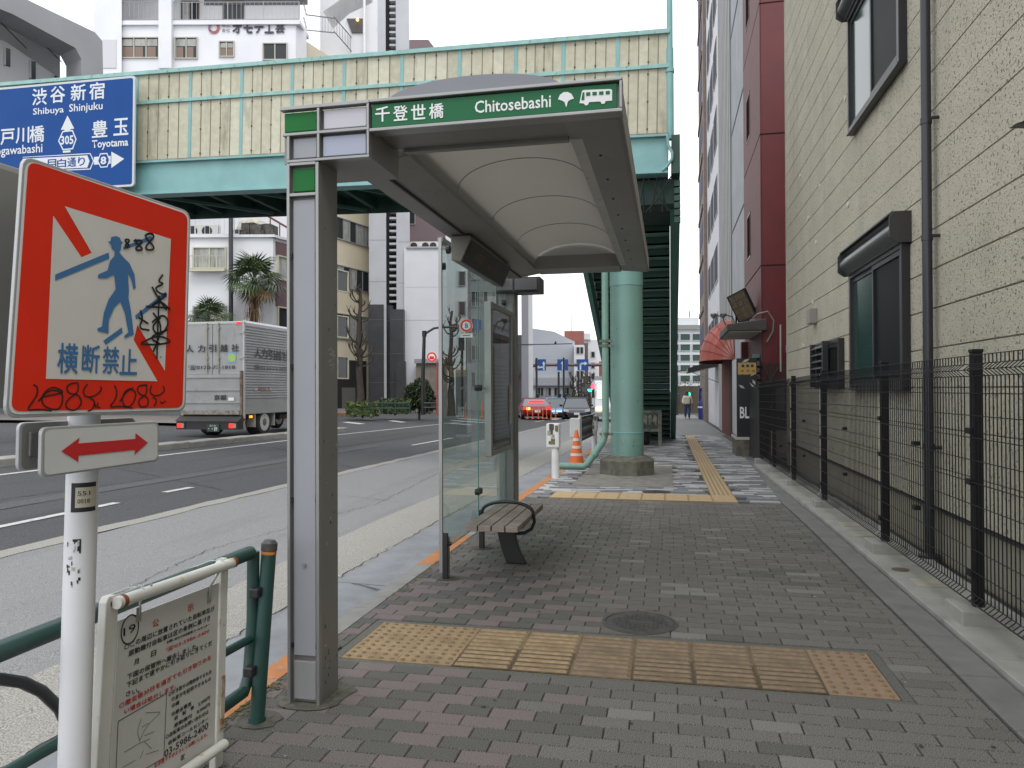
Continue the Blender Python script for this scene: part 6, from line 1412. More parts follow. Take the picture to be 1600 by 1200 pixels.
s0, t0, s1, t1 = P5.rect(652, 568, 700, 640); pbox(P5, s0, -.5, s1, t1, .3, .6, 'porch_wall', mat('porch_brown', (.19, .165, .14), .8, n=(3, .15)), h5); pbox(P5, s0-.1, t1, s1, t1+.28, .0, .8, 'porch_roof', mat('porch_roof', (.26, .26, .28), .6), h5)
b6 = thing('brown_building', 'mauve-brown block rising behind the blank white building', 'building', hd(680, 66))
P6 = facing(66)
footprint([hd(636, 66), hd(671, 66), hd(735, 78), hd(735, 90), hd(636, 90)], -.5, zd(56, 66), mat('mauve_brown', (.17, .125, .135), .75, n=(.6, .08)), b6)
footprint([hd(634, 64), hd(712, 64), hd(712, 80), hd(634, 80)], -.5, zd(322, 64), mat('mauve_brown', (0, 0, 0)), b6, 'lower_wing')
s0, t0, s1, t1 = facing(64).rect(637, 330, 648, 350); win(facing(64), 0, 0, 0, 0, b6, 1, 0, rect=(s0, t0, s1, t1))
# ---- buildings seen through the shelter glass
h7 = thing('white_flats', 'white block with small square windows seen through the shelter glass', 'building', hd(705, 56))
P7 = facing(56); footprint([hd(697, 56), hd(731, 56), hd(731, 66), hd(697, 66)], -.5, zd(330, 56), WHT, h7)
for x0, y0, x1, y1 in ((717, 425, 727, 446), (717, 472, 727, 492), (717, 378, 727, 398)): win(P7, x0, y0, x1, y1, h7, 1, 0)
s0, t0, s1, t1 = P7.rect(698, 578, 731, 650); pbox(P7, s0, -.5, s1, t1, 0, .4, 'ground_floor', mat('floor_grey', (.16, .165, .17), .6, n=(2, .3)), h7)
h8 = thing('grey_flats', 'grey concrete block beside the white flats behind the shelter glass', 'building', hd(760, 60))
P8 = facing(60); footprint([hd(731, 60), hd(793, 60), hd(806, 72), hd(731, 75)], -.6, zd(300, 60), mat('flats_grey', (.24, .25, .25), .75, n=(.8, .1), dirt=(1.2, .6, (.18, .19, .19), (1, 1, .2))), h8)
for r_ in range(7):
    for c_ in range(3): x = 737+c_*19; y = 330+r_*42; win(P8, x, y, x+12, y+22, h8, 2, .3)
h9 = thing('dark_flats', 'dark brown-grey block with lit shopfront beyond the rear shelter post', 'building', hd(805, 72))
footprint([hd(786, 72), hd(831, 72), hd(831, 84), hd(786, 84)], -1, zd(520, 72), mat('dark_flats', (.15, .15, .16), .75, n=(.8, .15)), h9)
h10 = thing('white_tower', 'thin white tower slice standing past the rear shelter post', 'building', hd(826, 66)); footprint([hd(815, 66), hd(826, 66), hd(826, 70), hd(815, 70)], -1, zd(400, 66), mat('tower_violet_grey', (.30, .30, .34), .7), h10, 'side_wing'); footprint([hd(825.5, 66), hd(833, 66), hd(833, 70), hd(825.5, 70)], -1, zd(440, 66), WHT, h10)
# ---- grey building with sloping roof at the far junction, red penthouse and white neighbours
d6 = 95
s11 = thing('sloped_building', 'pale grey building with sloping roofline behind the lane signs', 'building', hd(865, d6)); P11 = facing(d6)
mb = MB(); mb.slab([P11.at(833, 660), P11.at(898, 660), P11.at(898, 534), P11.at(866, 518), P11.at(833, 513)], hf*18); mb.build('wall', mat('far_bluegrey', (.42, .45, .50), .7, n=(.3, .05)), s11)
s0, t0, s1, t1 = P11.rect(833, 590, 898, 600); pbox(P11, s0, t0-.2, s1, t1, 0, .4, 'string_course', mat('course_grey', (.33, .35, .38), .7), s11)
for x in (840, 852, 866, 880, 890): win(P11, x, 606, x+9, 618, s11, 2, .3)
s12 = thing('red_penthouse', 'red brick block rising above the sloping grey roofline', 'building', hd(897, 105)); P12 = facing(105)
footprint([hd(882, 105), hd(913, 105), hd(913, 112), hd(882, 112)], -1, zd(514, 105), mat('far_red_brick', (.26, .095, .075), .8, n=(1, .1)), s12)
mb = MB(); p = hd(893, 106); mb.tube([(p.x, p.y, zd(514, 105)), (p.x, p.y, zd(488, 105))], .06, 5); mb.build('aerial', RAIL, s12)
s13 = thing('white_block', 'small white block with dark paired windows under the red brick block', 'building', hd(905, 93)); P13 = facing(93)
footprint([hd(897, 93), hd(913, 93), hd(914, 100), hd(897, 100)], -1, zd(536, 93), WHT, s13)
for y in (543, 562, 580, 598): win(P13, 901, y, 905, y+9, s13, 1, 0); win(P13, 907, y, 911, y+9, s13, 1, 0)
s14 = thing('brown_slab', 'narrow dark brown slab building between two white blocks far down the road', 'building', hd(916, 98)); footprint([hd(912.5, 98), hd(919, 98), hd(919, 104), hd(912.5, 104)], -1, zd(533, 98), mat('far_dark_brown', (.11, .08, .08), .8), s14)
s15 = thing('white_block', 'white block far down the road right beside the dark brown slab', 'building', hd(925, 100)); P15 = facing(100)
footprint([hd(919, 100), hd(934, 100), hd(936, 108), hd(919, 108)], -1, zd(541, 100), WHT, s15)
for y in (550, 567, 584, 601): win(P15, 924, y, 929, y+8, s15, 1, 0)
s16 = thing('rooftop_tower', 'far white building with rooftop tank glimpsed above the dark brown slab', 'building', hd(928, 125)); footprint([hd(913, 125), hd(942, 125), hd(942, 132), hd(913, 132)], -1, zd(528, 125), mat('far_white2', (.55, .56, .58), .7), s16); mb = MB(); p = hd(917, 125); mb.lathe((p.x, p.y, zd(528, 125)), [(.7, 0), (.7, 1.0), (.3, 1.4)], 10); mb.build('tank', mat('far_white2', (0, 0, 0)), s16)
s17 = thing('red_building', 'far red-brown building low beside the bridge stair stringer', 'building', hd(937, 110)); footprint([hd(930, 110), hd(946, 110), hd(946, 116), hd(930, 116)], -1, zd(562, 110), mat('far_red_brick', (0, 0, 0)), s17)
s18 = thing('grey_block', 'pale grey block filling the gap low behind the mint rain pipe', 'building', hd(938, 85)); footprint([hd(930, 86), hd(960, 86), hd(960, 95), hd(930, 95)], -1, zd(585, 86), mat('far_grey3', (.30, .31, .33), .7, n=(1, .2)), s18)
# far white building closing the pavement
d7 = 85
s19 = thing('hospital_building', 'far white building with rows of green-tinted windows closing the pavement view', 'building', hd(1080, d7)); P19 = facing(d7)
footprint([hd(1050, d7), hd(1102, d7), hd(1102, d7+12), hd(1050, d7+12)], -1.2, zd(512, d7), mat('far_cool_white', (.55, .58, .60), .7, n=(.5, .05)), s19)
footprint([hd(1056, d7+3), hd(1092, d7+3), hd(1092, d7+10), hd(1056, d7+10)], -1.2, zd(490, d7), mat('far_cool_white', (0, 0, 0)), s19, 'penthouse')
s0, t0, s1, t1 = P19.rect(1050, 508, 1102, 514); pbox(P19, s0, t0, s1, t1, 0, .3, 'roof_band', mat('far_band', (.25, .26, .25), .7), s19)
for r_ in range(6):
    y = 522+r_*16.2
    for x0, x1 in ((1052, 1060), (1063, 1078), (1082, 1096)): win(P19, x0, y, x1, y+9.5, s19, 1, 0, mat('far_frame', (.5, .53, .55), .6)) 
for o in bpy.data.objects:
    if o.name.startswith('pane') and o.parent and o.parent.parent == s19: o.data.materials[0] = WINDOWG
mb = MB(); p = hd(1078, d7+4); mb.tube([(p.x, p.y, zd(490, d7)), (p.x, p.y, zd(478, d7))], .08, 5); mb.build('aerial', RAIL, s19)
# ---- concrete frame building far left
d8 = 30
c8 = thing('concrete_building', 'grey concrete building with thick rounded roof frame and slit windows above the blue sign', 'building', hd(60, d8))
P8a = Plane(hd(160, d8), hr*.55+hf*.83)
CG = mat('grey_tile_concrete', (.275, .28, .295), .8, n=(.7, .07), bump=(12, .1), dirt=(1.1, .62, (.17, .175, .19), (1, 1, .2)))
def c8p(pts, o0, o1, nm, m): 
    mb = MB(); mb.slab([P8a.at(x, y, o0) for x, y in pts], P8a.n*(o1-o0)); return mb.build(nm, m, c8)
c8p([(-160, -75), (0, -22), (48, 2), (148, 50), (160, 64), (162, 150), (127, 150), (127, 92), (118, 75), (20, 22), (-160, -50)], -1.2, 0, 'roof_frame', CG)
wl = c8p([(-160, -40), (0, 38), (34, 52), (128, 118), (162, 150), (162, 300), (-160, 300)], -1.6, -1.25, 'wall', mat('pale_tile_concrete', (.34, .34, .35), .8, n=(.7, .06), dirt=(1.1, .62, (.27, .27, .28), (1, 1, .2))))
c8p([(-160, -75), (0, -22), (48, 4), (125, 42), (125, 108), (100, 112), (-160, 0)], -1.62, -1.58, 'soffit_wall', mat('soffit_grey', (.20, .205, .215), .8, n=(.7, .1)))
for x, y in ((36, 77), (76, 98), (112, 122), (-5, 56)):
    s0, t0, s1, t1 = P8a.rect(x-4, y-15, x+4, y+14); pbox(P8a, s0, t0, s1, t1, -1.25, -1.235, 'slit_window', WINDOW, wl); pbox(P8a, s0-.06, t0, s0, t1, -1.25, -1.18, 'slit_jamb', CG, wl)
for x, y in ((5, 8), (60, 30)):
    mb = MB(); mb.tube([P8a.at(x, y, -1), P8a.at(x+60, y+55, -1.2)], .02, 5); mb.build('cable', mat('cable_black', (0, 0, 0)), c8)
footprint([hd(-260, 36), hd(100, 36), hd(160, 44), hd(-260, 60)], -.3, zd(150, 36), mat('pale_tile_concrete', (0, 0, 0)), c8, 'lower_wall'); footprint([hd(-262, 35.8), hd(99, 35.8), hd(99, 35.95), hd(-262, 35.95)], -.3, 2.6, mat('shopfront_dark', (0, 0, 0)), c8, 'shopfront')
# ================================================================ pavement, hedges and trees over there
farp = drape('far_pavement', -60, -17.6, 24, 60, .12, mat('far_pavement_grey', (.15, .135, .125), .85, n=(2, .2)), 6, 12)
fk = bpy.data.objects.new('far_kerb', None); COL.objects.link(fk); struct(fk)
for k in range(24):
    y = 24+k*1.5; mb = MB(); z = gz(-17.6, y); mb.box(-17.6, -17.4, y, y+1.48, z-.1, z+.125); mb.build('kerb_stone', ORANGE, fk)
LEAF = [mat('leaf_dark', (.022, .042, .012), .6), mat('leaf_mid', (.045, .075, .018), .6), mat('leaf_light', (.085, .115, .025), .6)]
PALMM = [mat('palm_dark', (.035, .065, .022), .5), mat('palm_mid', (.075, .115, .04), .5), mat('palm_dry', (.20, .125, .06), .8)]
def leaves(mb, c, dim, n, s, box=False, rng=random):
    for _ in range(n):
        while True:
            q = V((rng.uniform(-1, 1), rng.uniform(-1, 1), rng.uniform(-1, 1)))
            if box or q.length < 1: break
        if box:
            ax = rng.randrange(3)
            if rng.random() < .75: q[ax] = rng.choice((-1, 1))*rng.uniform(.8, 1.06)
        else: q = q.normalized()*(q.length**.35)*rng.uniform(.75, 1.08)
        p = V(c)+V((q.x*dim[0], q.y*dim[1], q.z*dim[2])); a = V((rng.gauss(0, 1), rng.gauss(0, 1), rng.gauss(0, 1))).normalized(); b = a.cross(V((rng.gauss(0, 1), rng.gauss(0, 1), rng.gauss(0, 1)))).normalized(); L = s*rng.uniform(.6, 1.4)
        mb.cur = rng.choices((0, 1, 2), (.35, .42, .23))[0]
        mb.face([p-a*L, p+b*L*.45, p+a*L, p-b*L*.45])
def hedge(x0, x1, y, d, h, label, nm='hedge', dens=900, light=False):
    p0, p1 = hd(x0, d), hd(x1, d); P = (p0+p1)/2; z0 = zd(y, d); t = thing(nm, label, nm, (P.x, P.y, z0), YAW)
    mb = MB(); w_ = (p1-p0).length/2; mb.cur = 0
    mb.box(-w_*.9, w_*.9, -.35, .35, 0, h*.85); rg = random.Random(int(x0)); leaves(mb, (0, 0, h*.52), (w_, .5, h*.5), int(dens*w_), .085, True, rg)
    mb.build('foliage', ([LEAF[1], LEAF[2], mat('leaf_lime', (.12, .15, .03), .6)] if light else LEAF), t, local=True, kind='stuff')
    mb = MB(); mb.tube([(0, 0, -.1), (0, 0, h*.4)], .05, 6); mb.build('stem', mat('bark', (.06, .05, .04), .9), t, local=True); return t
hedge(543, 590, 646, 36, .66, 'bright green clipped hedge by the garage opening of the cream building', light=True)
hedge(594, 640, 642, 38, .72, 'darker low hedge in front of the black granite base')
# dark round shrub
t = thing('shrub', 'large dark rounded evergreen shrub beside the black street lamp', 'shrub', hd(655, 39)); p = hd(655, 39); rg = random.Random(3); mb = MB(); mb.cur = 0
for (dx, dz, r_) in ((0, .9, .75), (-.5, .7, .5), (.45, .65, .55), (.1, 1.45, .5), (-.3, 1.2, .5), (.4, 1.1, .4)): leaves(mb, (p.x+dx, p.y, dz+.1), (r_, r_, r_), 900, .075, False, rg)
mb.build('foliage', [LEAF[0], mat('leaf_vdark', (.014, .024, .01), .6), LEAF[1]], t, kind='stuff'); mb = MB(); mb.tube([(p.x, p.y, -.2), (p.x, p.y, 1)], .06, 6); mb.build('stem', mat('bark', (0, 0, 0)), t)
# pollarded bare trees
BARK = mat('plane_bark', (.05, .040, .032), .9, n=(6, .35), bump=(20, .5))
def pollard(x, ybase, d, htop, label, seed, sc_=1):
    p = hd(x, d); z0 = zd(ybase, d); t = thing('bare_tree', label, 'tree', (p.x, p.y, z0), 0, 'pollarded bare street trees'); rg = random.Random(seed)
    H = zd(htop, d)-z0; pts = []; n = 9
    for k in range(n+1): pts.append((rg.uniform(-.06, .06)*(k > 0)*sc_, rg.uniform(-.05, .05)*(k > 0), H*k/n))
    mb = MB(); mb.tube(pts, [.20*sc_*(1-.68*k/n)*(1.15 if k == 0 else rg.uniform(.92, 1.12)) for k in range(n+1)], 9); mb.build('trunk', BARK, t, local=True, smooth=True)
    for k in range(24):
        f = rg.uniform(.30, .99); a = rg.uniform(0, 6.28); L = rg.uniform(.3, .95)*(1.15-f*.6)*sc_; z = H*f; r_ = .055*sc_*(1.2-f*.5)
        q = [V((0, 0, z)), V((cos(a)*L*.5, sin(a)*L*.5, z+L*.12)), V((cos(a)*L*.85, sin(a)*L*.85, z+L*.45)), V((cos(a)*L, sin(a)*L, z+L*.75))]
        mb = MB(); mb.tube(q, [r_, r_*.8, r_*.75, r_*.95], 6)
        for j in range(4):
            b = rg.uniform(0, 6.28); e = q[-1]; l2 = rg.uniform(.10, .38)*sc_; mb.tube([e, e+V((cos(b)*l2*.5, sin(b)*l2*.5, l2*.9))], [r_*.5, r_*.12], 4)
        mb.lathe(q[-1], [(r_*.6, -.04), (r_*1.25, 0), (r_*.9, .06)], 6); mb.build('branch', BARK, t, local=True, smooth=True)
pollard(562, 636, 37, 446, 'bare pollarded tree with knobbly stubs in front of the cream building', 11, 1.05)
pollard(705, 646, 40, 482, 'bare pollarded tree seen through the shelter glass behind the round sign', 21, 1.0)
# palms
def fan(seed):
    mb = MB(); rg = random.Random(seed); L = rg.uniform(.5, .7)
    mb.tube([(0, 0, 0), (L*.5, 0, .08), (L, 0, .06)], .014, 4)
    n = 15
    for k in range(n):
        a = (k/(n-1)-.5)*3.6; l = .62*(1-.18*abs(a)/1.8); d0 = V((cos(a), sin(a), 0)); e = V((-sin(a), cos(a), 0))*.030
        b = V((L, 0, .06)); m1 = b+d0*l*.6; tip = b+d0*l+V((0, 0, -.16-.1*rg.random()))
        mb.face([b, m1-e, tip, m1+e])
    me = bpy.data.meshes.new('frond'); me.from_pydata(mb.v, [], mb.f); return me
def palm(x, ytop, d, z0, trunk, label, nf, seed, sc_=1):
    p = hd(x, d); t = thing('palm_tree', label, 'palm', (p.x, p.y, z0), 0, 'fan palms before the corner building'); rg = random.Random(seed); zc = zd(ytop, d)-z0
    if trunk:
        mb = MB(); mb.tube([(0, 0, 0), (.02, 0, zc*.5), (0, 0, zc)], [.16, .17, .14], 12); mb.build('trunk', mat('palm_fibre', (.06, .04, .028), .95, n=(14, .5), bump=(30, .9)), t, local=True)
        mb = MB(); rg2 = random.Random(4)
        for k in range(160):
            a = rg2.uniform(0, 6.28); z = zc-rg2.uniform(.1, 1.5); L = rg2.uniform(.2, .55); o = V((cos(a), sin(a), 0))*rg2.uniform(.1, .4); e = V((-sin(a), cos(a), 0))*rg2.uniform(.015, .04); q = V((0, 0, z))+o; mb.face([q-e, q+e, q+e*.4+V((0, 0, -L))+o*.3, q-e*.6+V((0, 0, -L*.9))+o*.3])
        mb.build('dead_skirt', PALMM[2], t, local=True, kind='stuff')
    F = []
    for j in range(3):
        for m_ in (0, 1): me = fan(seed+j); me.materials.append(PALMM[m_]); F.append(me)
    DR = fan(seed+7); DR.materials.append(PALMM[2])
    for k in range(nf):
        el = rg.uniform(-.75, 1.35); a = k*2.4+rg.uniform(-.3, .3)
        o = bpy.data.objects.new('frond', DR if el < -.6 else rg.choice(F)); COL.objects.link(o); o.parent = t
        o.location = (0, 0, zc+rg.uniform(-.15, .15)); o.rotation_euler = (rg.uniform(-.4, .4), -el, a); s = sc_*rg.uniform(.85, 1.15); o.scale = (s, s, s)
palm(397, 436, 33.0, .1, True, 'tall fan palm with brown skirt of dead leaves before the corner building', 34, 31, 1.28)
palm(326, 497, 32.6, 2.6, False, 'low clump of fan palm leaves showing above the truck roof', 30, 41, .95)
mb = MB(); p = hd(361, 33.5); mb.tube([(p.x, p.y, -.1), (p.x, p.y, zd(325, 33.5)+3)], .10, 10); tag(mb.build('utility_pole', mat('pole_dark', (.05, .05, .06), .6), None, smooth=True), 'dark slim utility pole rising behind the truck beside the palm', 'pole')
# ================================================================ TRUCK
TY0 = 19.4; XR = onax(382, 580, 1, TY0).x; XL = onax(283, 580, 1, TY0).x
tz = gz(-13, 20)+.02
tk = thing('removal_truck', 'silver corrugated removal truck with red tail lights driving away', 'truck', ((XL+XR)/2, TY0, tz))
RPN = Plane((XL, TY0, 0), (1, 0, 0)); zT = RPN.px(340, 503)[1]; zB = RPN.px(340, 646)[1]; zD = RPN.px(340, 585)[1]
SIL = mat('truck_silver', (.42, .43, .44), .38, .55, n=(1.5, .08), dirt=(2.5, .62, (.27, .27, .265), (1, 1, .3)))
DOORM = mat('truck_door_grey', (.33, .335, .335), .45, .3, n=(1.5, .08), dirt=(3, .6, (.22, .215, .20), (1, 1, .3)))
LEN = 4.35
mb = MB(); mb.box(XL+.03, XR-.03, TY0+.03, TY0+LEN, zB, zT-.03); box_ = mb.build('cargo_box', SIL, tk)
mb = MB()
for x in (XL, XR-.07): mb.box(x, x+.07, TY0, TY0+.06, zB-.15, zT)
mb.box(XL+.07, XR-.07, TY0, TY0+.06, zT-.07, zT); mb.build('corner_post', mat('truck_trim', (.44, .44, .44), .4, .5), box_, bevel=.008)
mb = MB(); mb.box(XL+.03, XR-.03, TY0+.061, TY0+LEN, zT-.029, zT+.02); mb.build('roof', SIL, box_)
mb = MB(); mb.slab([(XR-.06, TY0+.06, zT-.14), (XR+.005, TY0+.06, zT-.12), (XR+.005, TY0+.06, zT-.03), (XR-.03, TY0+.06, zT+.03), (XR-.08, TY0+.06, zT+.03)], (0, LEN-.06, 0)); mb.build('roof_rail', mat('truck_rail', (.5, .51, .53), .35, .5), box_)
n = 26; h_ = (zT-.16-zB-.42)/n
for k in range(n):
    z = zB+.42+k*h_; mb = MB(); mb.slab([(XR-.03, TY0+.06, z+.004), (XR-.004, TY0+.06, z+h_*.3), (XR-.004, TY0+.06, z+h_*.7), (XR-.03, TY0+.06, z+h_-.004)], (0, LEN-.06, 0)); mb.build('side_rib', SIL, box_)
mb = MB(); mb.box(XR-.03, XR-.008, TY0+.06, TY0+LEN, zB+.03, zB+.40); mb.box(XR-.03, XR+.006, TY0+.06, TY0+LEN, zB-.02, zB+.10); mb.build('skirt', DOORM, box_)
for a, b in ((XL+.075, (XL+XR)/2-.01), ((XL+XR)/2+.01, XR-.075)):
    mb = MB(); mb.box(a, b, TY0+.005, TY0+.03, zD, zT-.08); mb.build('rear_door', DOORM, tk, bevel=.004)
for x in (RPN.px(324, 550)[0]+XL, RPN.px(342, 550)[0]+XL):
    mb = MB(); mb.tube([(x, TY0-.025, zD+.03), (x, TY0-.025, zT-.03)], .018, 8)
    for z in (zD+.3, zD+.45, zT-.2): mb.box(x-.035, x+.035, TY0-.04, TY0+.01, z, z+.05)
    mb.build('lock_rod', mat('rod_beige', (.34, .32, .28), .5, .4), tk, smooth=True)
for z in (zT-.35, zD+.45):
    mb = MB(); mb.box(XR-.16, XR-.0, TY0-.02, TY0+.008, z, z+.06); mb.build('hinge', STEEL, tk)
mb = MB(); mb.box(XL+.06, XR-.10, TY0-.05, TY0-.001, zB, zD-.01); tg = mb.build('tail_lift', mat('lift_grey', (.30, .305, .31), .5, .3, n=(2, .1), dirt=(3, .58, (.2, .19, .17))), tk, bevel=.01)
for f_ in (.30, .62, .95):
    z = zB+(zD-zB)*f_; mb = MB(); mb.box(XL+.07, XR-.11, TY0-.075, TY0-.051, z-.05, z); mb.build('lift_rib', mat('lift_grey', (0, 0, 0)), tg, bevel=.006)
mb = MB(); mb.box(XL+.05, XR-.12, TY0-.08, TY0-.0505, zB-.03, zB+.09); mb.build('lift_edge', mat('lift_worn', (.26, .19, .12), .8, n=(9, .5), c2=(.33, .32, .29)), tg)
mb = MB(); mb.box(XR-.11, XR-.05, TY0-.07, TY0-.0, zB-.05, zD+.1); mb.build('lift_arm', mat('arm_rusty', (.16, .12, .09), .8, n=(8, .5)), tk)
mb = MB(); mb.slab([(XL-.02, TY0-.28, zB-.22), (XL-.02, TY0+.05, zB-.03), (XL-.02, TY0+.05, zB-.22)], (XR-XL-.02, 0, 0)); mb.build('step_bumper', mat('bumper_dark_grey', (.035, .035, .034), .7, n=(4, .2)), tk)
zb_ = zB-.48
mb = MB(); mb.box(XL, XR-.1, TY0-.22, TY0+.1, zB-.46, zB-.225); mb.build('bumper', BLACK, tk)
TLR = emit('tail_lamp_red', (.9, .02, .015), 1.3); AMB = emit('amber_lamp', (.9, .36, .03), 1.0)
for x0 in (XL+.05, XR-.34):
    mb = MB(); mb.box(x0-.03, x0+.25, TY0-.24, TY0-.221, zB-.44, zB-.25); hs_ = mb.build('lamp_housing', BLACK, tk)
    mb = MB(); mb.box(x0, x0+.15, TY0-.255, TY0-.241, zB-.41, zB-.28); mb.build('tail_lamp', TLR, hs_, bevel=.006)
    mb = MB(); mb.box(x0+.155, x0+.22, TY0-.25, TY0-.241, zB-.41, zB-.28); mb.build('reverse_lamp', mat('lamp_clear', (.35, .3, .25), .2), hs_)
mb = MB(); mb.box(XR-.25, XR-.12, TY0-.03, TY0-.001, zT-.07, zT-.02); mb.build('marker_lamp', TLR, tk)
xp = (XL+XR)/2
mb = MB(); mb.box(xp-.02, xp+.38, TY0-.25, TY0-.221, zB-.52, zB-.30); pl_ = mb.build('number_plate', mat('plate_dark_green', (.02, .05, .035), .5), tk)
for s, z, w_, hh in (('品川 100', zB-.345, .2, .05), ('・・89', zB-.44, .28, .11)): text(s, Plane((xp+.18, TY0-.252, 0), (1, 0, 0)).M(0, z, .002), w_, hh, SIGNWHITE, pl_)
for ch, x in zip('人力引越社', (297, 315.5, 333, 350.5, 368)): ptext(RPN, ch, x-5.5, 538+(368-x)*.02, x+5.5, 549.5+(368-x)*.02, INK, tk, .03, .02)
ptext(RPN, '☎0120-73-1818', 295, 570, 368, 578, INK, tk, .03, .01)
ptext(RPN, '京都', 337, 617, 356, 625, INK, tk, .08, .02)
q = RPN.rect(356, 551, 369, 567); mb = MB(); mb.box(XL+q[0], XL+q[2], TY0-.006, TY0+.004, q[1], q[3]); bd = mb.build('sticker', mat('sticker_blue', (.18, .36, .62), .5), tk)
mb = MB(); mb.lathe((0, 0, 0), [(.12, 0), (.12, .004)], 16); o = mb.build('sticker_mark', mat('sticker_lime', (.36, .52, .10), .5), bd, local=True); o.location = V((XL+(q[0]+q[2])/2, TY0-.007, (q[1]+q[3])/2))-wloc(tk); o.rotation_euler = (R(90), 0, 0)
q = RPN.rect(359, 621, 368, 626); mb = MB(); mb.box(XL+q[0], XL+q[2], TY0-.078, TY0-.076, q[1], q[3]); mb.build('plate_sticker', SIGNWHITE, tk)
SPN = Plane((XR+.004, TY0, 0), (0, 1, 0))
def stext(body, x0, y0, x1, y1, m_): ptext(SPN, body, x0, y0, x1, y1, m_, tk, .003, .02)
for ch, x, y in zip('人力引越社', (403, 413.5, 424.5, 435.5, 446.5), (552, 553, 554.5, 556, 557.5)): stext(ch, x-5, y-8, x+4.5, y+7, mat('side_print', (.06, .06, .07), .5))
stext('☎0120-73-1818', 397, 571, 450, 580, mat('side_print_faint', (.12, .12, .13), .5))
stext('sky', 397, 605, 421, 611, mat('side_print_pink', (.45, .22, .28), .5)) if False else None
for x, c in ((400, (.42, .42, .42)), (406, (.22, .15, .13)), (412, (.28, .18, .16)), (418, (.45, .28, .33)), (422, (.45, .38, .2))):
    q = SPN.rect(x-2.6, 606, x+2.6, 610); mb = MB(); mb.face([SPN.pt(q[0], q[1], .003), SPN.pt(q[2], q[1], .003), SPN.pt(q[2], q[3], .003), SPN.pt(q[0], q[3], .003)]); mb.build('side_decal', mat('decal%d' % x, c, .5), tk)
def wheel(P, r, w_, par, ax='x', rimm=None):
    P = V(P); d_ = V((w_/2, 0, 0)); mb = MB(); mb.tube([P-d_, P-d_*.8, P+d_*.8, P+d_], [r*.93, r, r, r*.93], 24); t = mb.build('wheel', TYRE, par, smooth=True)
    mb = MB(); mb.tube([P+d_*1.01, P+d_*.5], [r*.66, r*.6], 20); mb.build('rim', rimm or mat('rim_silver', (.50, .50, .49), .4, .35), t, smooth=True); mb = MB(); mb.tube([P+d_*1.0, P+d_*1.06], [r*.30, r*.22], 12); mb.build('hub', mat('hub_dark', (.10, .10, .10), .5), t, smooth=True)
    return t
rw = .40
yw = onax(413, 660, 0, XR-.05).y
for y in (yw, TY0+LEN+.75):
    for x in (XR-.16, XL+.16): wheel((x-(.09 if x > xp else -.09 if y < TY0+3 else 0)*(y < TY0+3), y, tz+rw), rw, .42 if y < TY0+3 else .24, tk)
for y in (yw-.55, yw+.55): mb = MB(); mb.box(XR-.3, XR-.02, y-.02, y+.02, zB-.42, zB-.02); mb.build('mudguard_stay', mat('stay_grey', (.3, .3, .29), .5), tk)
mb = MB(); mb.box(XL+.25, XR-.25, TY0+.2, TY0+LEN+1.4, tz+.5, zB-.02); mb.build('chassis', DARK, tk)
mb = MB(); mb.box(XR-.5, XR-.1, yw+1.0, yw+1.9, tz+.45, zB-.1); mb.build('fuel_tank', DARK, tk)
mb = MB(); mb.box(XR-.06, XR-.0, TY0+.34, TY0+.42, zB-.14, zB-.07); mb.build('side_marker', AMB, tk)
# cab
cy0 = TY0+LEN+.12; mb = MB(); mb.slab([(XL+.1, cy0, tz+.45), (XL+.1, cy0, tz+2.0), (XL+.1, cy0+.25, tz+2.15), (XL+.1, cy0+1.1, tz+2.1), (XL+.1, cy0+1.55, tz+1.2), (XL+.1, cy0+1.6, tz+.45)], (XR-XL-.2, 0, 0)); cabm = mb.build('cab', WHITE, tk, bevel=.03)
mb = MB(); mb.box(XR-.102, XR-.094, cy0+.35, cy0+1.05, tz+1.25, tz+1.9); mb.build('side_window', WINDOW, cabm)
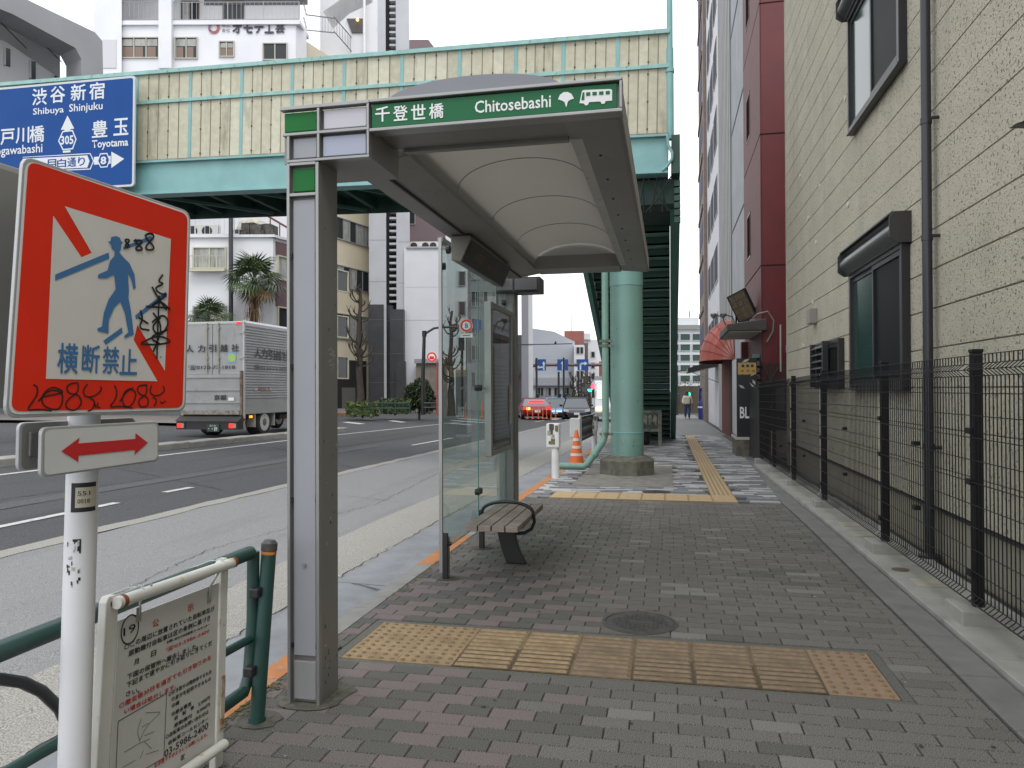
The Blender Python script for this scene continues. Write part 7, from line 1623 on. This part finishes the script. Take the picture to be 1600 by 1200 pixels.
# ================================================================ CARS
def car(name, label, P, rz, paint, L=4.5, W=1.75, H=1.42, rear=False, sport=False, lamps=None, kind='car'):
    t = thing(name, label, kind, P, rz, 'cars waiting at the junction')
    st = [(0, .62, .30, .42), (.05, .80, .22, .66), (.22, .87, .18, .78), (.5, .875, .17, .84), (.8, .87, .18, .86), (.96, .80, .24, .80), (1, .62, .34, .6)]
    mb = MB(); rings = []; k_ = W/1.75
    for f_, hw, zb, zt_ in st:
        y = -L/2+L*f_; hw *= k_; rings.append([mb.p(q) for q in ((-hw*.9, y, zb), (-hw, y, zb+.12), (-hw, y, zt_*.72), (-hw*.94, y, zt_), (hw*.94, y, zt_), (hw, y, zt_*.72), (hw, y, zb+.12), (hw*.9, y, zb))])
    for a, b in zip(rings, rings[1:]):
        for j in range(8): mb.fi((a[j], b[j], b[(j+1) % 8], a[(j+1) % 8]))
    mb.fi(rings[0]); mb.fi(rings[-1][::-1]); b_ = mb.build('body', paint, t, local=True, smooth=True)
    # cabin: front at -Y
    a0, a1, a2, a3 = (-L*.22, -L*.06, L*.22, L*.38) if not sport else (-L*.16, .0, L*.14, L*.36)
    zl = .80; mb = MB(); Wt, Wb = .60*k_, .82*k_
    lo = [(-Wb, a0, zl), (Wb, a0, zl), (Wb, a3, zl), (-Wb, a3, zl)]; hi = [(-Wt, a1, H), (Wt, a1, H), (Wt, a2, H), (-Wt, a2, H)]
    A_ = [mb.p(q) for q in lo]; B_ = [mb.p(q) for q in hi]
    for j in range(4): mb.fi((A_[j], A_[(j+1) % 4], B_[(j+1) % 4], B_[j]))
    mb.build('windows', mat('car_glass', (.10, .115, .13), .05, spec=.9), t, local=True)
    mb = MB(); mb.slab([(-Wt-.02, a1-.04, H-.01), (Wt+.02, a1-.04, H-.01), (Wt+.02, a2+.04, H-.01), (-Wt-.02, a2+.04, H-.01)], (0, 0, .035)); 
    for j in range(4): rod(mb, V(lo[j])*1.0, V(hi[j]), .035)
    mb.build('roof', paint, t, local=True)
    for x in (-W/2+.1, W/2-.1):
        for y in (-L*.31, L*.30): 
            mb = MB(); mb.tube([(x-.1, y, .31), (x+.1, y, .31)], .31, 18); w_ = mb.build('wheel', TYRE, t, local=True, smooth=True)
            mb = MB(); s = 1 if x > 0 else -1; mb.tube([(x+s*.101, y, .31), (x+s*.07, y, .31)], [.21, .18], 14); mb.build('rim', mat('rim_silver', (0, 0, 0)), w_, local=True)
    for s in (-1, 1):
        mb = MB(); mb.slab([(s*W*.27, -L/2+.04, .56), (s*W*.45, -L/2+.16, .60), (s*W*.45, -L/2+.2, .74), (s*W*.29, -L/2+.06, .70)], (0, .06, 0)); mb.build('headlight', lamps or mat('headlight_glass', (.60, .62, .66), .1), t, local=True)
        mb = MB(); mb.box(min(s*W*.27, s*W*.46), max(s*W*.27, s*W*.46), L/2-.09, L/2+.0, .62, .76); mb.build('tail_light', TLR if rear else mat('tail_glass', (.25, .02, .02), .2), t, local=True)
        mb = MB(); mb.slab([(s*(W/2-.02), a0+.25, .88), (s*(W/2+.16), a0+.28, .88), (s*(W/2+.16), a0+.28, 1.02), (s*(W/2-.02), a0+.25, .98)], (0, .09, 0)); mb.build('mirror', paint, t, local=True)
    mb = MB(); mb.box(-W*.3, W*.3, -L/2-.005, -L/2+.06, .28, .5); mb.build('grille', BLACK, t, local=True)
    mb = MB(); mb.box(-.17, .17, -L/2-.02, -L/2-.006, .40, .54); mb.build('number_plate', SIGNWHITE, t, local=True)
    mb = MB(); mb.box(-.17, .17, L/2+.0, L/2+.02, .45, .6); mb.build('number_plate', SIGNWHITE, t, local=True)
    return t
def cpaint(nm, c): return mat(nm, c, .22, .25, spec=.7)
def cpos(x, yb, d): p = hd(x, d); return V((p.x, p.y, zd(yb, d)))
car('car', 'red sports car turned away with red and amber tail lights lit behind orange bollards', cpos(834, 651, 46), R(196), cpaint('car_red', (.26, .008, .010)), 4.4, 1.85, 1.28, True, True)
car('car', 'light blue hatchback with amber indicator between the red and the dark car', cpos(868, 651, 52), R(8), cpaint('car_blue', (.20, .36, .62)), 3.8, 1.65, 1.42, lamps=None)
car('car', 'dark navy sedan facing with headlights beside the blue hatchback', cpos(900, 653, 48), R(8), cpaint('car_navy', (.012, .016, .032)), 4.7, 1.8, 1.42)
AMB2 = emit('indicator_amber', (1, .45, .05), 3)
for x, y, d, par in ((877, 640, 49.5, 'car.001'), (838+5, 633, 43.6, 'car'), (930, 627, 44.2, 'van')):
    pass
van = thing('van', 'white minibus with yellow headlamp partly hidden by the mint rain pipe', 'van', cpos(953, 655, 46), R(6), 'cars waiting at the junction')
mb = MB(); mb.slab([(-.95, -2.5, .35), (-.95, -2.55, .9), (-.95, -2.15, 1.35), (-.95, -1.6, 2.35), (-.95, -1.2, 2.5), (-.95, 2.4, 2.5), (-.95, 2.5, .35)], (1.9, 0, 0)); mb.build('body', WHITE, van, local=True, bevel=.08)
mb = MB(); mb.face([(-.85, -2.165, 1.37), (.85, -2.165, 1.37), (.8, -1.64, 2.32), (-.8, -1.64, 2.32)]); mb.build('windscreen', mat('car_glass', (0, 0, 0)), van, local=True)
for s in (-1, 1):
    mb = MB(); mb.box(s*.72-.16, s*.72+.16, -2.60, -2.54, .72, .92); mb.build('headlight', emit('headlamp_warm', (1, .72, .25), 3) if s < 0 else mat('headlight_glass', (0, 0, 0)), van, local=True)
    mb = MB(); mb.box(s*1.05-.08, s*1.05+.08, -2.1, -1.95, 1.45, 1.95); mb.build('mirror', BLACK, van, local=True)
    for y in (-1.6, 1.6): mb = MB(); mb.tube([(s*.83-.11, y, .35), (s*.83+.11, y, .35)], .35, 16); mb.build('wheel', TYRE, van, local=True)
mb = MB(); mb.box(-.9, .9, -2.58, -2.5, .36, .6); mb.build('bumper', mat('bumper_grey', (.25, .26, .27), .5), van, local=True)
# amber lamps as parts of their cars
for nm, (x, y, dz) in (('car', (.55, 2.2, .68)), ('car.001', (.62, -1.86, .66))):
    o = bpy.data.objects[nm]; mb = MB(); mb.box(x-.10, x+.10, y-.02, y+.06, dz-.07, dz+.07); mb.build('indicator', AMB2, o, local=True)
o = bpy.data.objects['car']; mb = MB(); mb.box(-.45, .45, 1.4, 1.5, 1.02, 1.12); mb.build('brake_lamp', TLR, o, local=True)
# orange lane bollards
BO = mat('bollard_orange', (.60, .13, .05), .5)
for k, x in enumerate((824, 832, 841, 848, 854, 861, 868)):
    p = hd(x, 43); z = zd(651, 43); t = thing('lane_bollard', 'slim orange lane bollard, %s in the row before the cars' % ('leftmost', 'second from the left', 'third from the left', 'fourth, the middle one,', 'third from the right', 'second from the right', 'rightmost')[k], 'bollard', (p.x, p.y, z), 0, 'orange bollards in the road')
    mb = MB(); mb.lathe((0, 0, 0), [(.09, 0), (.08, .04), (.032, .05), (.029, .66), (.02, .7)], 10); mb.build('post', BO, t, local=True, smooth=True)
    mb = MB(); mb.lathe((0, 0, 0), [(.034, .48), (.034, .58)], 10); mb.build('band', mat('bollard_band', (.55, .40, .35), .4), t, local=True)
for x, d, lab in ((728, 36, 'orange lane bollard seen through the front glass pane'), (753, 35, 'orange lane bollard seen through the rear glass pane')):
    p = hd(x, d); z = zd(649, d); t = thing('lane_bollard', lab, 'bollard', (p.x, p.y, z)); mb = MB(); mb.lathe((0, 0, 0), [(.11, 0), (.10, .04), (.05, .05), (.045, .66), (.02, .7)], 10); mb.build('post', BO, t, local=True, smooth=True)
# ================================================================ lane sign gantry
dg = 72; GP = facing(dg); POLEM = mat('gantry_brown', (.14, .095, .09), .5)
gy = thing('sign_gantry', 'brown curved arm across the road carrying three blue lane arrow signs', 'sign gantry', cpos(806, 640, dg))
mb = MB(); mb.tube([GP.at(806, 660), GP.at(806, 620), GP.at(810, 595), GP.at(818, 580), GP.at(830, 572), GP.at(845, 570), GP.at(950, 570)], .16, 10); mb.build('arm', POLEM, gy, smooth=True)
AR = {0: [[(13, 15), (13, 6)], [(13, 12), (4, 12)]], 1: [[(8, 15), (8, 4)]], 2: [[(4, 15), (4, 8), (6, 6), (12, 6)]]}
HD = {0: [[(10.3, 7), (13, 2.5), (15.7, 7)], [(5.5, 9.2), (1.5, 12), (5.5, 14.8)]], 1: [[(4.8, 6.5), (8, 1.5), (11.2, 6.5)]], 2: [[(10.5, 2.8), (15, 6), (10.5, 9.2)]]}
for i, (x0, lab) in enumerate(((836, 'straight and left'), (870.5, 'straight'), (902, 'right'))):
    t = thing('lane_sign', dict(enumerate(('blue lane sign with straight and left arrows, leftmost on the brown gantry', 'blue lane sign with a single upward arrow between the other two', 'blue lane sign with right-turning arrow nearest the mint rain pipe')))[i], 'road sign', GP.at(x0+8, 570, .2), 0, 'lane arrow signs on the gantry')
    mb = MB(); mb.slab([GP.at(x0, 579, .2), GP.at(x0+17, 579, .2), GP.at(x0+17, 561.5, .2), GP.at(x0, 561.5, .2)], GP.n*.06); pn = mb.build('panel', mat('lane_blue', (.012, .075, .27), .4), t)
    for L_ in AR[i]:
        for (xa, ya), (xb, yb) in zip(L_, L_[1:]):
            a, b = GP.at(x0+.5+xa, 562+ya, .265), GP.at(x0+.5+xb, 562+yb, .265); d_ = (b-a).normalized(); e = d_.cross(GP.n)*.075; mb = MB(); mb.face([a-e-d_*.07, b-e+d_*.07, b+e+d_*.07, a+e-d_*.07]); mb.build('arrow', GW_, pn)
    for H_ in HD[i]: ppoly(GP, [(x0+.5+x, 562+y) for x, y in H_], GW_, pn, .266, 'arrow_head')
for x, yt, d, lab in ((838.5, 556, 60, 'black slim pole standing behind the straight and left lane sign'), (873, 578, 60, 'black slim pole under the straight arrow lane sign'), (881, 556, 62, 'black slim pole topped by a whip aerial between two lane signs'), (904, 578, 64, 'dark slim pole under the right turn lane sign'), (913, 585, 70, 'dark trunk-like pole beyond the right turn lane sign')):
    p = hd(x, d); t = thing('street_pole', lab, 'pole', (p.x, p.y, -.7)); mb = MB(); mb.tube([(p.x, p.y, -.8), (p.x, p.y, zd(yt, d))], .09, 8); mb.build('post', mat('pole_black', (.03, .03, .033), .5), t)
    mb = MB(); mb.tube([(p.x, p.y, zd(622, d)), (p.x+.1, p.y-.05, zd(612, d))], .15, 8); mb.build('box', mat('pole_black', (0, 0, 0)), t)
# far bare trees in the junction with white trunk marks
for k, (x, d, s) in enumerate(((896, 80, 1), (921, 78, 2), (909, 84, 3))):
    pollard(x, 650, d, 585, ('bare tree far down the road below the right turn lane sign', 'bare tree far down the road behind the traffic signals', 'bare tree far down the road before the white block')[k], 50+k, 1.2)
hb_ = hedge(893, 905, 648, 74, 2.4, 'small conical evergreen by the far junction under the red penthouse', 'shrub', 500)
# traffic signals
for x, y, d, col, lab in ((927, 604, 58, 'red', 'small traffic signal lit red far down the road'), (922, 608.5, 60, 'green', 'small traffic signal lit green far down the road'), (1075, 616, 60, 'green', 'traffic signal lit green above the person on the pavement')):
    P = facing(d).at(x, y); t = thing('traffic_signal', lab, 'traffic signal', P)
    mb = MB(); mb.slab([V(P)+hr*a+V((0, 0, b)) for a, b in ((-.62, -.2), (.32, -.2), (.32, .2), (-.62, .2))], hf*.2); mb.build('housing', mat('signal_housing', (.10, .10, .10), .5), t)
    mb = MB(); c_ = V(P)-hf*.02; n = 14; mb.face([c_+hr*.19*cos(2*pi*k/n)+V((0, 0, .19*sin(2*pi*k/n))) for k in range(n)]); mb.build('lamp', emit('signal_'+col, (1, .05, .09) if col == 'red' else (.02, .9, .5), 2.5), t)
    mb = MB(); mb.tube([V(P)+hf*.1, V(P)+hf*.1+hr*(3 if x < 1000 else -1.2)+V((0, 0, .1))], .05, 6); mb.build('bracket', STEELD, t)
# wires
wr = thing('overhead_wire', 'thin overhead wire with a junction knob crossing before the sloped grey building', 'wire', (0, 0, 4)); WP = facing(66)
mb = MB(); mb.tube([WP.at(800, 538.5), WP.at(850, 538), WP.at(894, 537)], .045, 5); mb.build('wire', BLACK, wr); mb = MB(); q = WP.at(868, 536); mb.lathe(q, [(.02, -.1), (.12, -.02), (.08, .1), (.02, .2)], 8); mb.build('knob', BLACK, wr)
# ================================================================ far kerb lamp, round signs
lp_ = thing('street_lamp', 'black street lamp with curved arm before the blank white building', 'street lamp', cpos(661, 645, 36)); L6 = facing(36)
mb = MB(); mb.tube([L6.at(661, 648), L6.at(661, 590), L6.at(663, 522)], [.12, .10, .08], 12); mb.build('pole', BLACK, lp_, smooth=True); mb = MB(); mb.tube([L6.at(662.5, 524), L6.at(668, 519), L6.at(678, 513), L6.at(690, 511), L6.at(717, 511.5)], .055, 10); mb.build('arm', BLACK, lp_, smooth=True); mb = MB(); mb.tube([L6.at(663, 526), L6.at(663, 517)], .11, 12); mb.build('joint', BLACK, lp_)
def rsign(x, y, r, d, label, yb, slash=True, plate=False, poleM=None):
    P = facing(d); c = V(P.px(x, y)); t = thing('round_sign', label, 'road sign', P.pt(c.x, c.y), 0); n = 24; rr = r*d/FPX
    mb = MB(); mb.slab([P.pt(c.x+rr*cos(2*pi*k/n), c.y+rr*sin(2*pi*k/n), .06) for k in range(n)], P.n*.03); pn = mb.build('disc', SIGNWHITE, t)
    mb = MB(); ring = [[mb.p(P.pt(c.x+rr*f_*cos(2*pi*k/n), c.y+rr*f_*sin(2*pi*k/n), .093)) for f_ in (.66, .95)] for k in range(n)]
    for k in range(n): mb.fi((ring[k][0], ring[k][1], ring[(k+1) % n][1], ring[(k+1) % n][0]))
    mb.build('red_ring', RED, pn)
    mb = MB()
    if slash == 'bar': mb.face([P.pt(c.x-rr*.5, c.y-rr*.45, .094), P.pt(c.x+rr*.5, c.y-rr*.45, .094), P.pt(c.x+rr*.4, c.y+rr*.15, .094), P.pt(c.x-rr*.4, c.y+rr*.15, .094)]); mb.build('vehicle_mark', RED, pn)
    else: text('40' if slash == '40' else '8', P.M(c.x, c.y, .095), rr*.5, rr*.8, BLUEP, pn, bold=.02)
    if plate: mb = MB(); mb.slab([P.pt(c.x+rr*a, c.y+rr*b, .06) for a, b in ((-.95, -1.85), (.95, -1.85), (.95, -1.2), (-.95, -1.2))], P.n*.03); mb.build('plate', SIGNWHITE, t); text('大型乗用', P.M(c.x, c.y-rr*1.52, .092), rr*1.4, rr*.25, INK, t) if False else None; mb = MB(); mb.face([P.pt(c.x+rr*a, c.y+rr*b, .092) for a, b in ((-.6, -1.6), (.6, -1.6), (.6, -1.45), (-.6, -1.45))]); mb.build('plate_line', RED, t)
    mb = MB(); mb.tube([P.pt(c.x+rr*(0 if plate else 1.0), zd(yb, d), 0), P.pt(c.x+rr*(0 if plate else 1.0), c.y-rr*(.9 if not plate else .2), 0)], .04, 8); mb.build('pole', poleM or STEELD, t)
    return t
rsign(675, 558, 8, 34, 'round no-vehicles sign with red ring beside the black street lamp', 646, 'bar', poleM=mat('pole_red', (.35, .05, .05), .5))
rsign(729, 509, 10, 33, 'round red-ringed sign with a plate seen through the shelter glass', 646, '8', True)
bs2 = thing('blue_sign', 'small blue road sign beside the round sign seen through the glass', 'road sign', facing(34).at(746, 508)); P = facing(34); mb = MB(); mb.slab([P.at(741, 516, .05), P.at(752, 516, .05), P.at(752, 500, .05), P.at(741, 500, .05)], P.n*.03); mb.build('panel', mat('lane_blue', (0, 0, 0)), bs2); mb = MB(); mb.tube([P.at(746, 646), P.at(746, 510)], .04, 8); mb.build('pole', STEELD, bs2)
sb = thing('signal_box', 'dark pedestrian signal and box on a pole seen through the glass', 'traffic signal', facing(33.5).at(722, 540)); P = facing(33.5); mb = MB(); mb.slab([P.at(717, 548, .05), P.at(726, 548, .05), P.at(726, 528, .05), P.at(717, 528, .05)], P.n*.25); mb.build('housing', BLACK, sb); mb = MB(); mb.tube([P.at(722, 646), P.at(722, 520)], .06, 8); mb.build('pole', BLACK, sb)
# far guard rail on the other kerb
fg = thing('guard_rail', 'low dark guard rail on the far kerb between the lamp and the red pole', 'guard rail', hd(670, 35.5)); P = facing(35.5)
for y in (630, 637): mb = MB(); mb.tube([P.at(661, y), P.at(683, y)], .04, 8); mb.build('rail', BLACK, fg)
for x in (661, 683): mb = MB(); mb.tube([P.at(x, 646), P.at(x, 628)], .05, 8); mb.build('post', BLACK, fg)
fg2 = thing('guard_rail', 'dark guard rail on the far kerb beside the clipped green hedge', 'guard rail', hd(600, 35.5))
for y in (630, 638): mb = MB(); mb.tube([P.at(576, y), P.at(640, y)], .03, 8); mb.build('rail', mat('rail_dark_green', (.02, .05, .04), .5), fg2)
for x in (577, 597, 618, 640): mb = MB(); mb.tube([P.at(x, 646), P.at(x, 628)], .04, 8); mb.build('post', mat('rail_dark_green', (0, 0, 0)), fg2)
# ================================================================ PERSON walking away on the pavement
Pp = ground(1074, 655); pz = swz(Pp.y)
pr = thing('person', 'person in pale jacket and blue jeans walking with a light backpack on the far pavement', 'person', (Pp.x, Pp.y, pz))
def skin(name, verts, edges, rad, m, par):
    me = bpy.data.meshes.new(name); me.from_pydata(verts, edges, []); o = bpy.data.objects.new(name, me); COL.objects.link(o); o.parent = par
    s = o.modifiers.new('skin', 'SKIN'); 
    for v_, r_ in zip(me.skin_vertices[0].data, rad): v_.radius = (r_, r_) if not isinstance(r_, tuple) else r_
    me.skin_vertices[0].data[0].use_root = True
    sb_ = o.modifiers.new('sub', 'SUBSURF'); sb_.levels = 2; sb_.render_levels = 2; me.materials.append(m); o.data.polygons.foreach_set('use_smooth', []) if False else None
    return o
Vt = [(0, 0, .92), (0, .01, 1.12), (0, .02, 1.32), (0, .02, 1.45), (0, .0, 1.55), (0, -.01, 1.66), (.10, 0, .88), (.11, -.10, .48), (.11, -.02, .09), (.11, -.14, .05), (-.10, 0, .88), (-.11, .12, .48), (-.11, .02+.2, .12), (-.11, .06+.04, .06), (.19, .02, 1.40), (.26, .05, 1.13), (.22, -.10, .95), (.22, -.16, .88), (-.19, .02, 1.40), (-.26, -.02, 1.13), (-.22, -.12, .97), (-.22, -.18, .91)]
Ed = [(0, 1), (1, 2), (2, 3), (3, 4), (4, 5), (0, 6), (6, 7), (7, 8), (8, 9), (0, 10), (10, 11), (11, 12), (12, 13), (2, 14), (14, 15), (15, 16), (16, 17), (2, 18), (18, 19), (19, 20), (20, 21)]
Rd = [.15, .15, .17, .07, .06, .10, .10, .075, .05, .045, .10, .075, .05, .045, .085, .06, .045, .04, .085, .06, .045, .04]
skin('body', Vt, Ed, Rd, mat('skin_tone', (.35, .22, .16), .6), pr)
skin('jacket', [(0, 0, .90), (0, .01, 1.14), (0, .02, 1.34), (0, .02, 1.45), (.19, .02, 1.40), (.27, .05, 1.13), (.22, -.08, .97), (-.19, .02, 1.40), (-.27, -.02, 1.13), (-.22, -.10, .99)], [(0, 1), (1, 2), (2, 3), (2, 4), (4, 5), (5, 6), (2, 7), (7, 8), (8, 9)], [.19, .19, .20, .10, .105, .085, .065, .105, .085, .065], mat('jacket_pale', (.66, .62, .57), .8, n=(8, .15)), pr)
skin('jeans', [(0, 0, .93), (.10, 0, .86), (.11, -.10, .48), (.11, -.02, .10), (-.10, 0, .86), (-.11, .12, .48), (-.11, .20, .14)], [(0, 1), (1, 2), (2, 3), (0, 4), (4, 5), (5, 6)], [.17, .115, .09, .07, .115, .09, .07], mat('jeans_blue', (.05, .075, .16), .85), pr)
skin('hair', [(0, -.02, 1.62), (0, -.02, 1.70), (0, -.05, 1.58)], [(0, 1), (0, 2)], [.11, .09, .08], mat('hair_dark', (.02, .016, .014), .6), pr)
bg_ = thing('backpack', 'cream backpack on the back of the person on the far pavement', 'backpack', (Pp.x, Pp.y-.26, pz+1.15)); mb = MB(); mb.box(-.17, .17, -.1, .12, -.22, .24); mb.build('bag', mat('bag_cream', (.52, .46, .36), .8), bg_, local=True, bevel=.05); mb = MB(); mb.box(-.12, .12, -.15, -.1, -.18, .02); mb.build('pocket', mat('bag_cream', (0, 0, 0)), bg_, local=True, bevel=.02)
# grey boulders / planting and a dark tree at the end of the pavement
hedge(1058, 1092, 652, 66, 3.4, 'bare brown scrub closing the end of the pavement behind the person', 'shrub', 500)
o = [q for q in bpy.data.objects if q.name.startswith('foliage')][-1]; o.data.materials.clear(); [o.data.materials.append(m_) for m_ in (mat('scrub_brown', (.10, .08, .055), .9), mat('scrub_grey', (.16, .14, .11), .9), mat('scrub_green', (.06, .07, .03), .9))]
p = hd(1058, 58); t = thing('street_pole', 'thin dark pole beside the bridge stair foot at the pavement end', 'pole', (p.x, p.y, -.6)); mb = MB(); mb.tube([(p.x, p.y, -.7), (p.x, p.y, zd(575, 58))], .08, 8); mb.build('post', mat('pole_black', (0, 0, 0)), t); mb = MB(); mb.tube([(p.x, p.y, zd(578, 58)), (p.x+.9, p.y, zd(576, 58))], .05, 6); mb.build('arm', mat('pole_black', (0, 0, 0)), t)
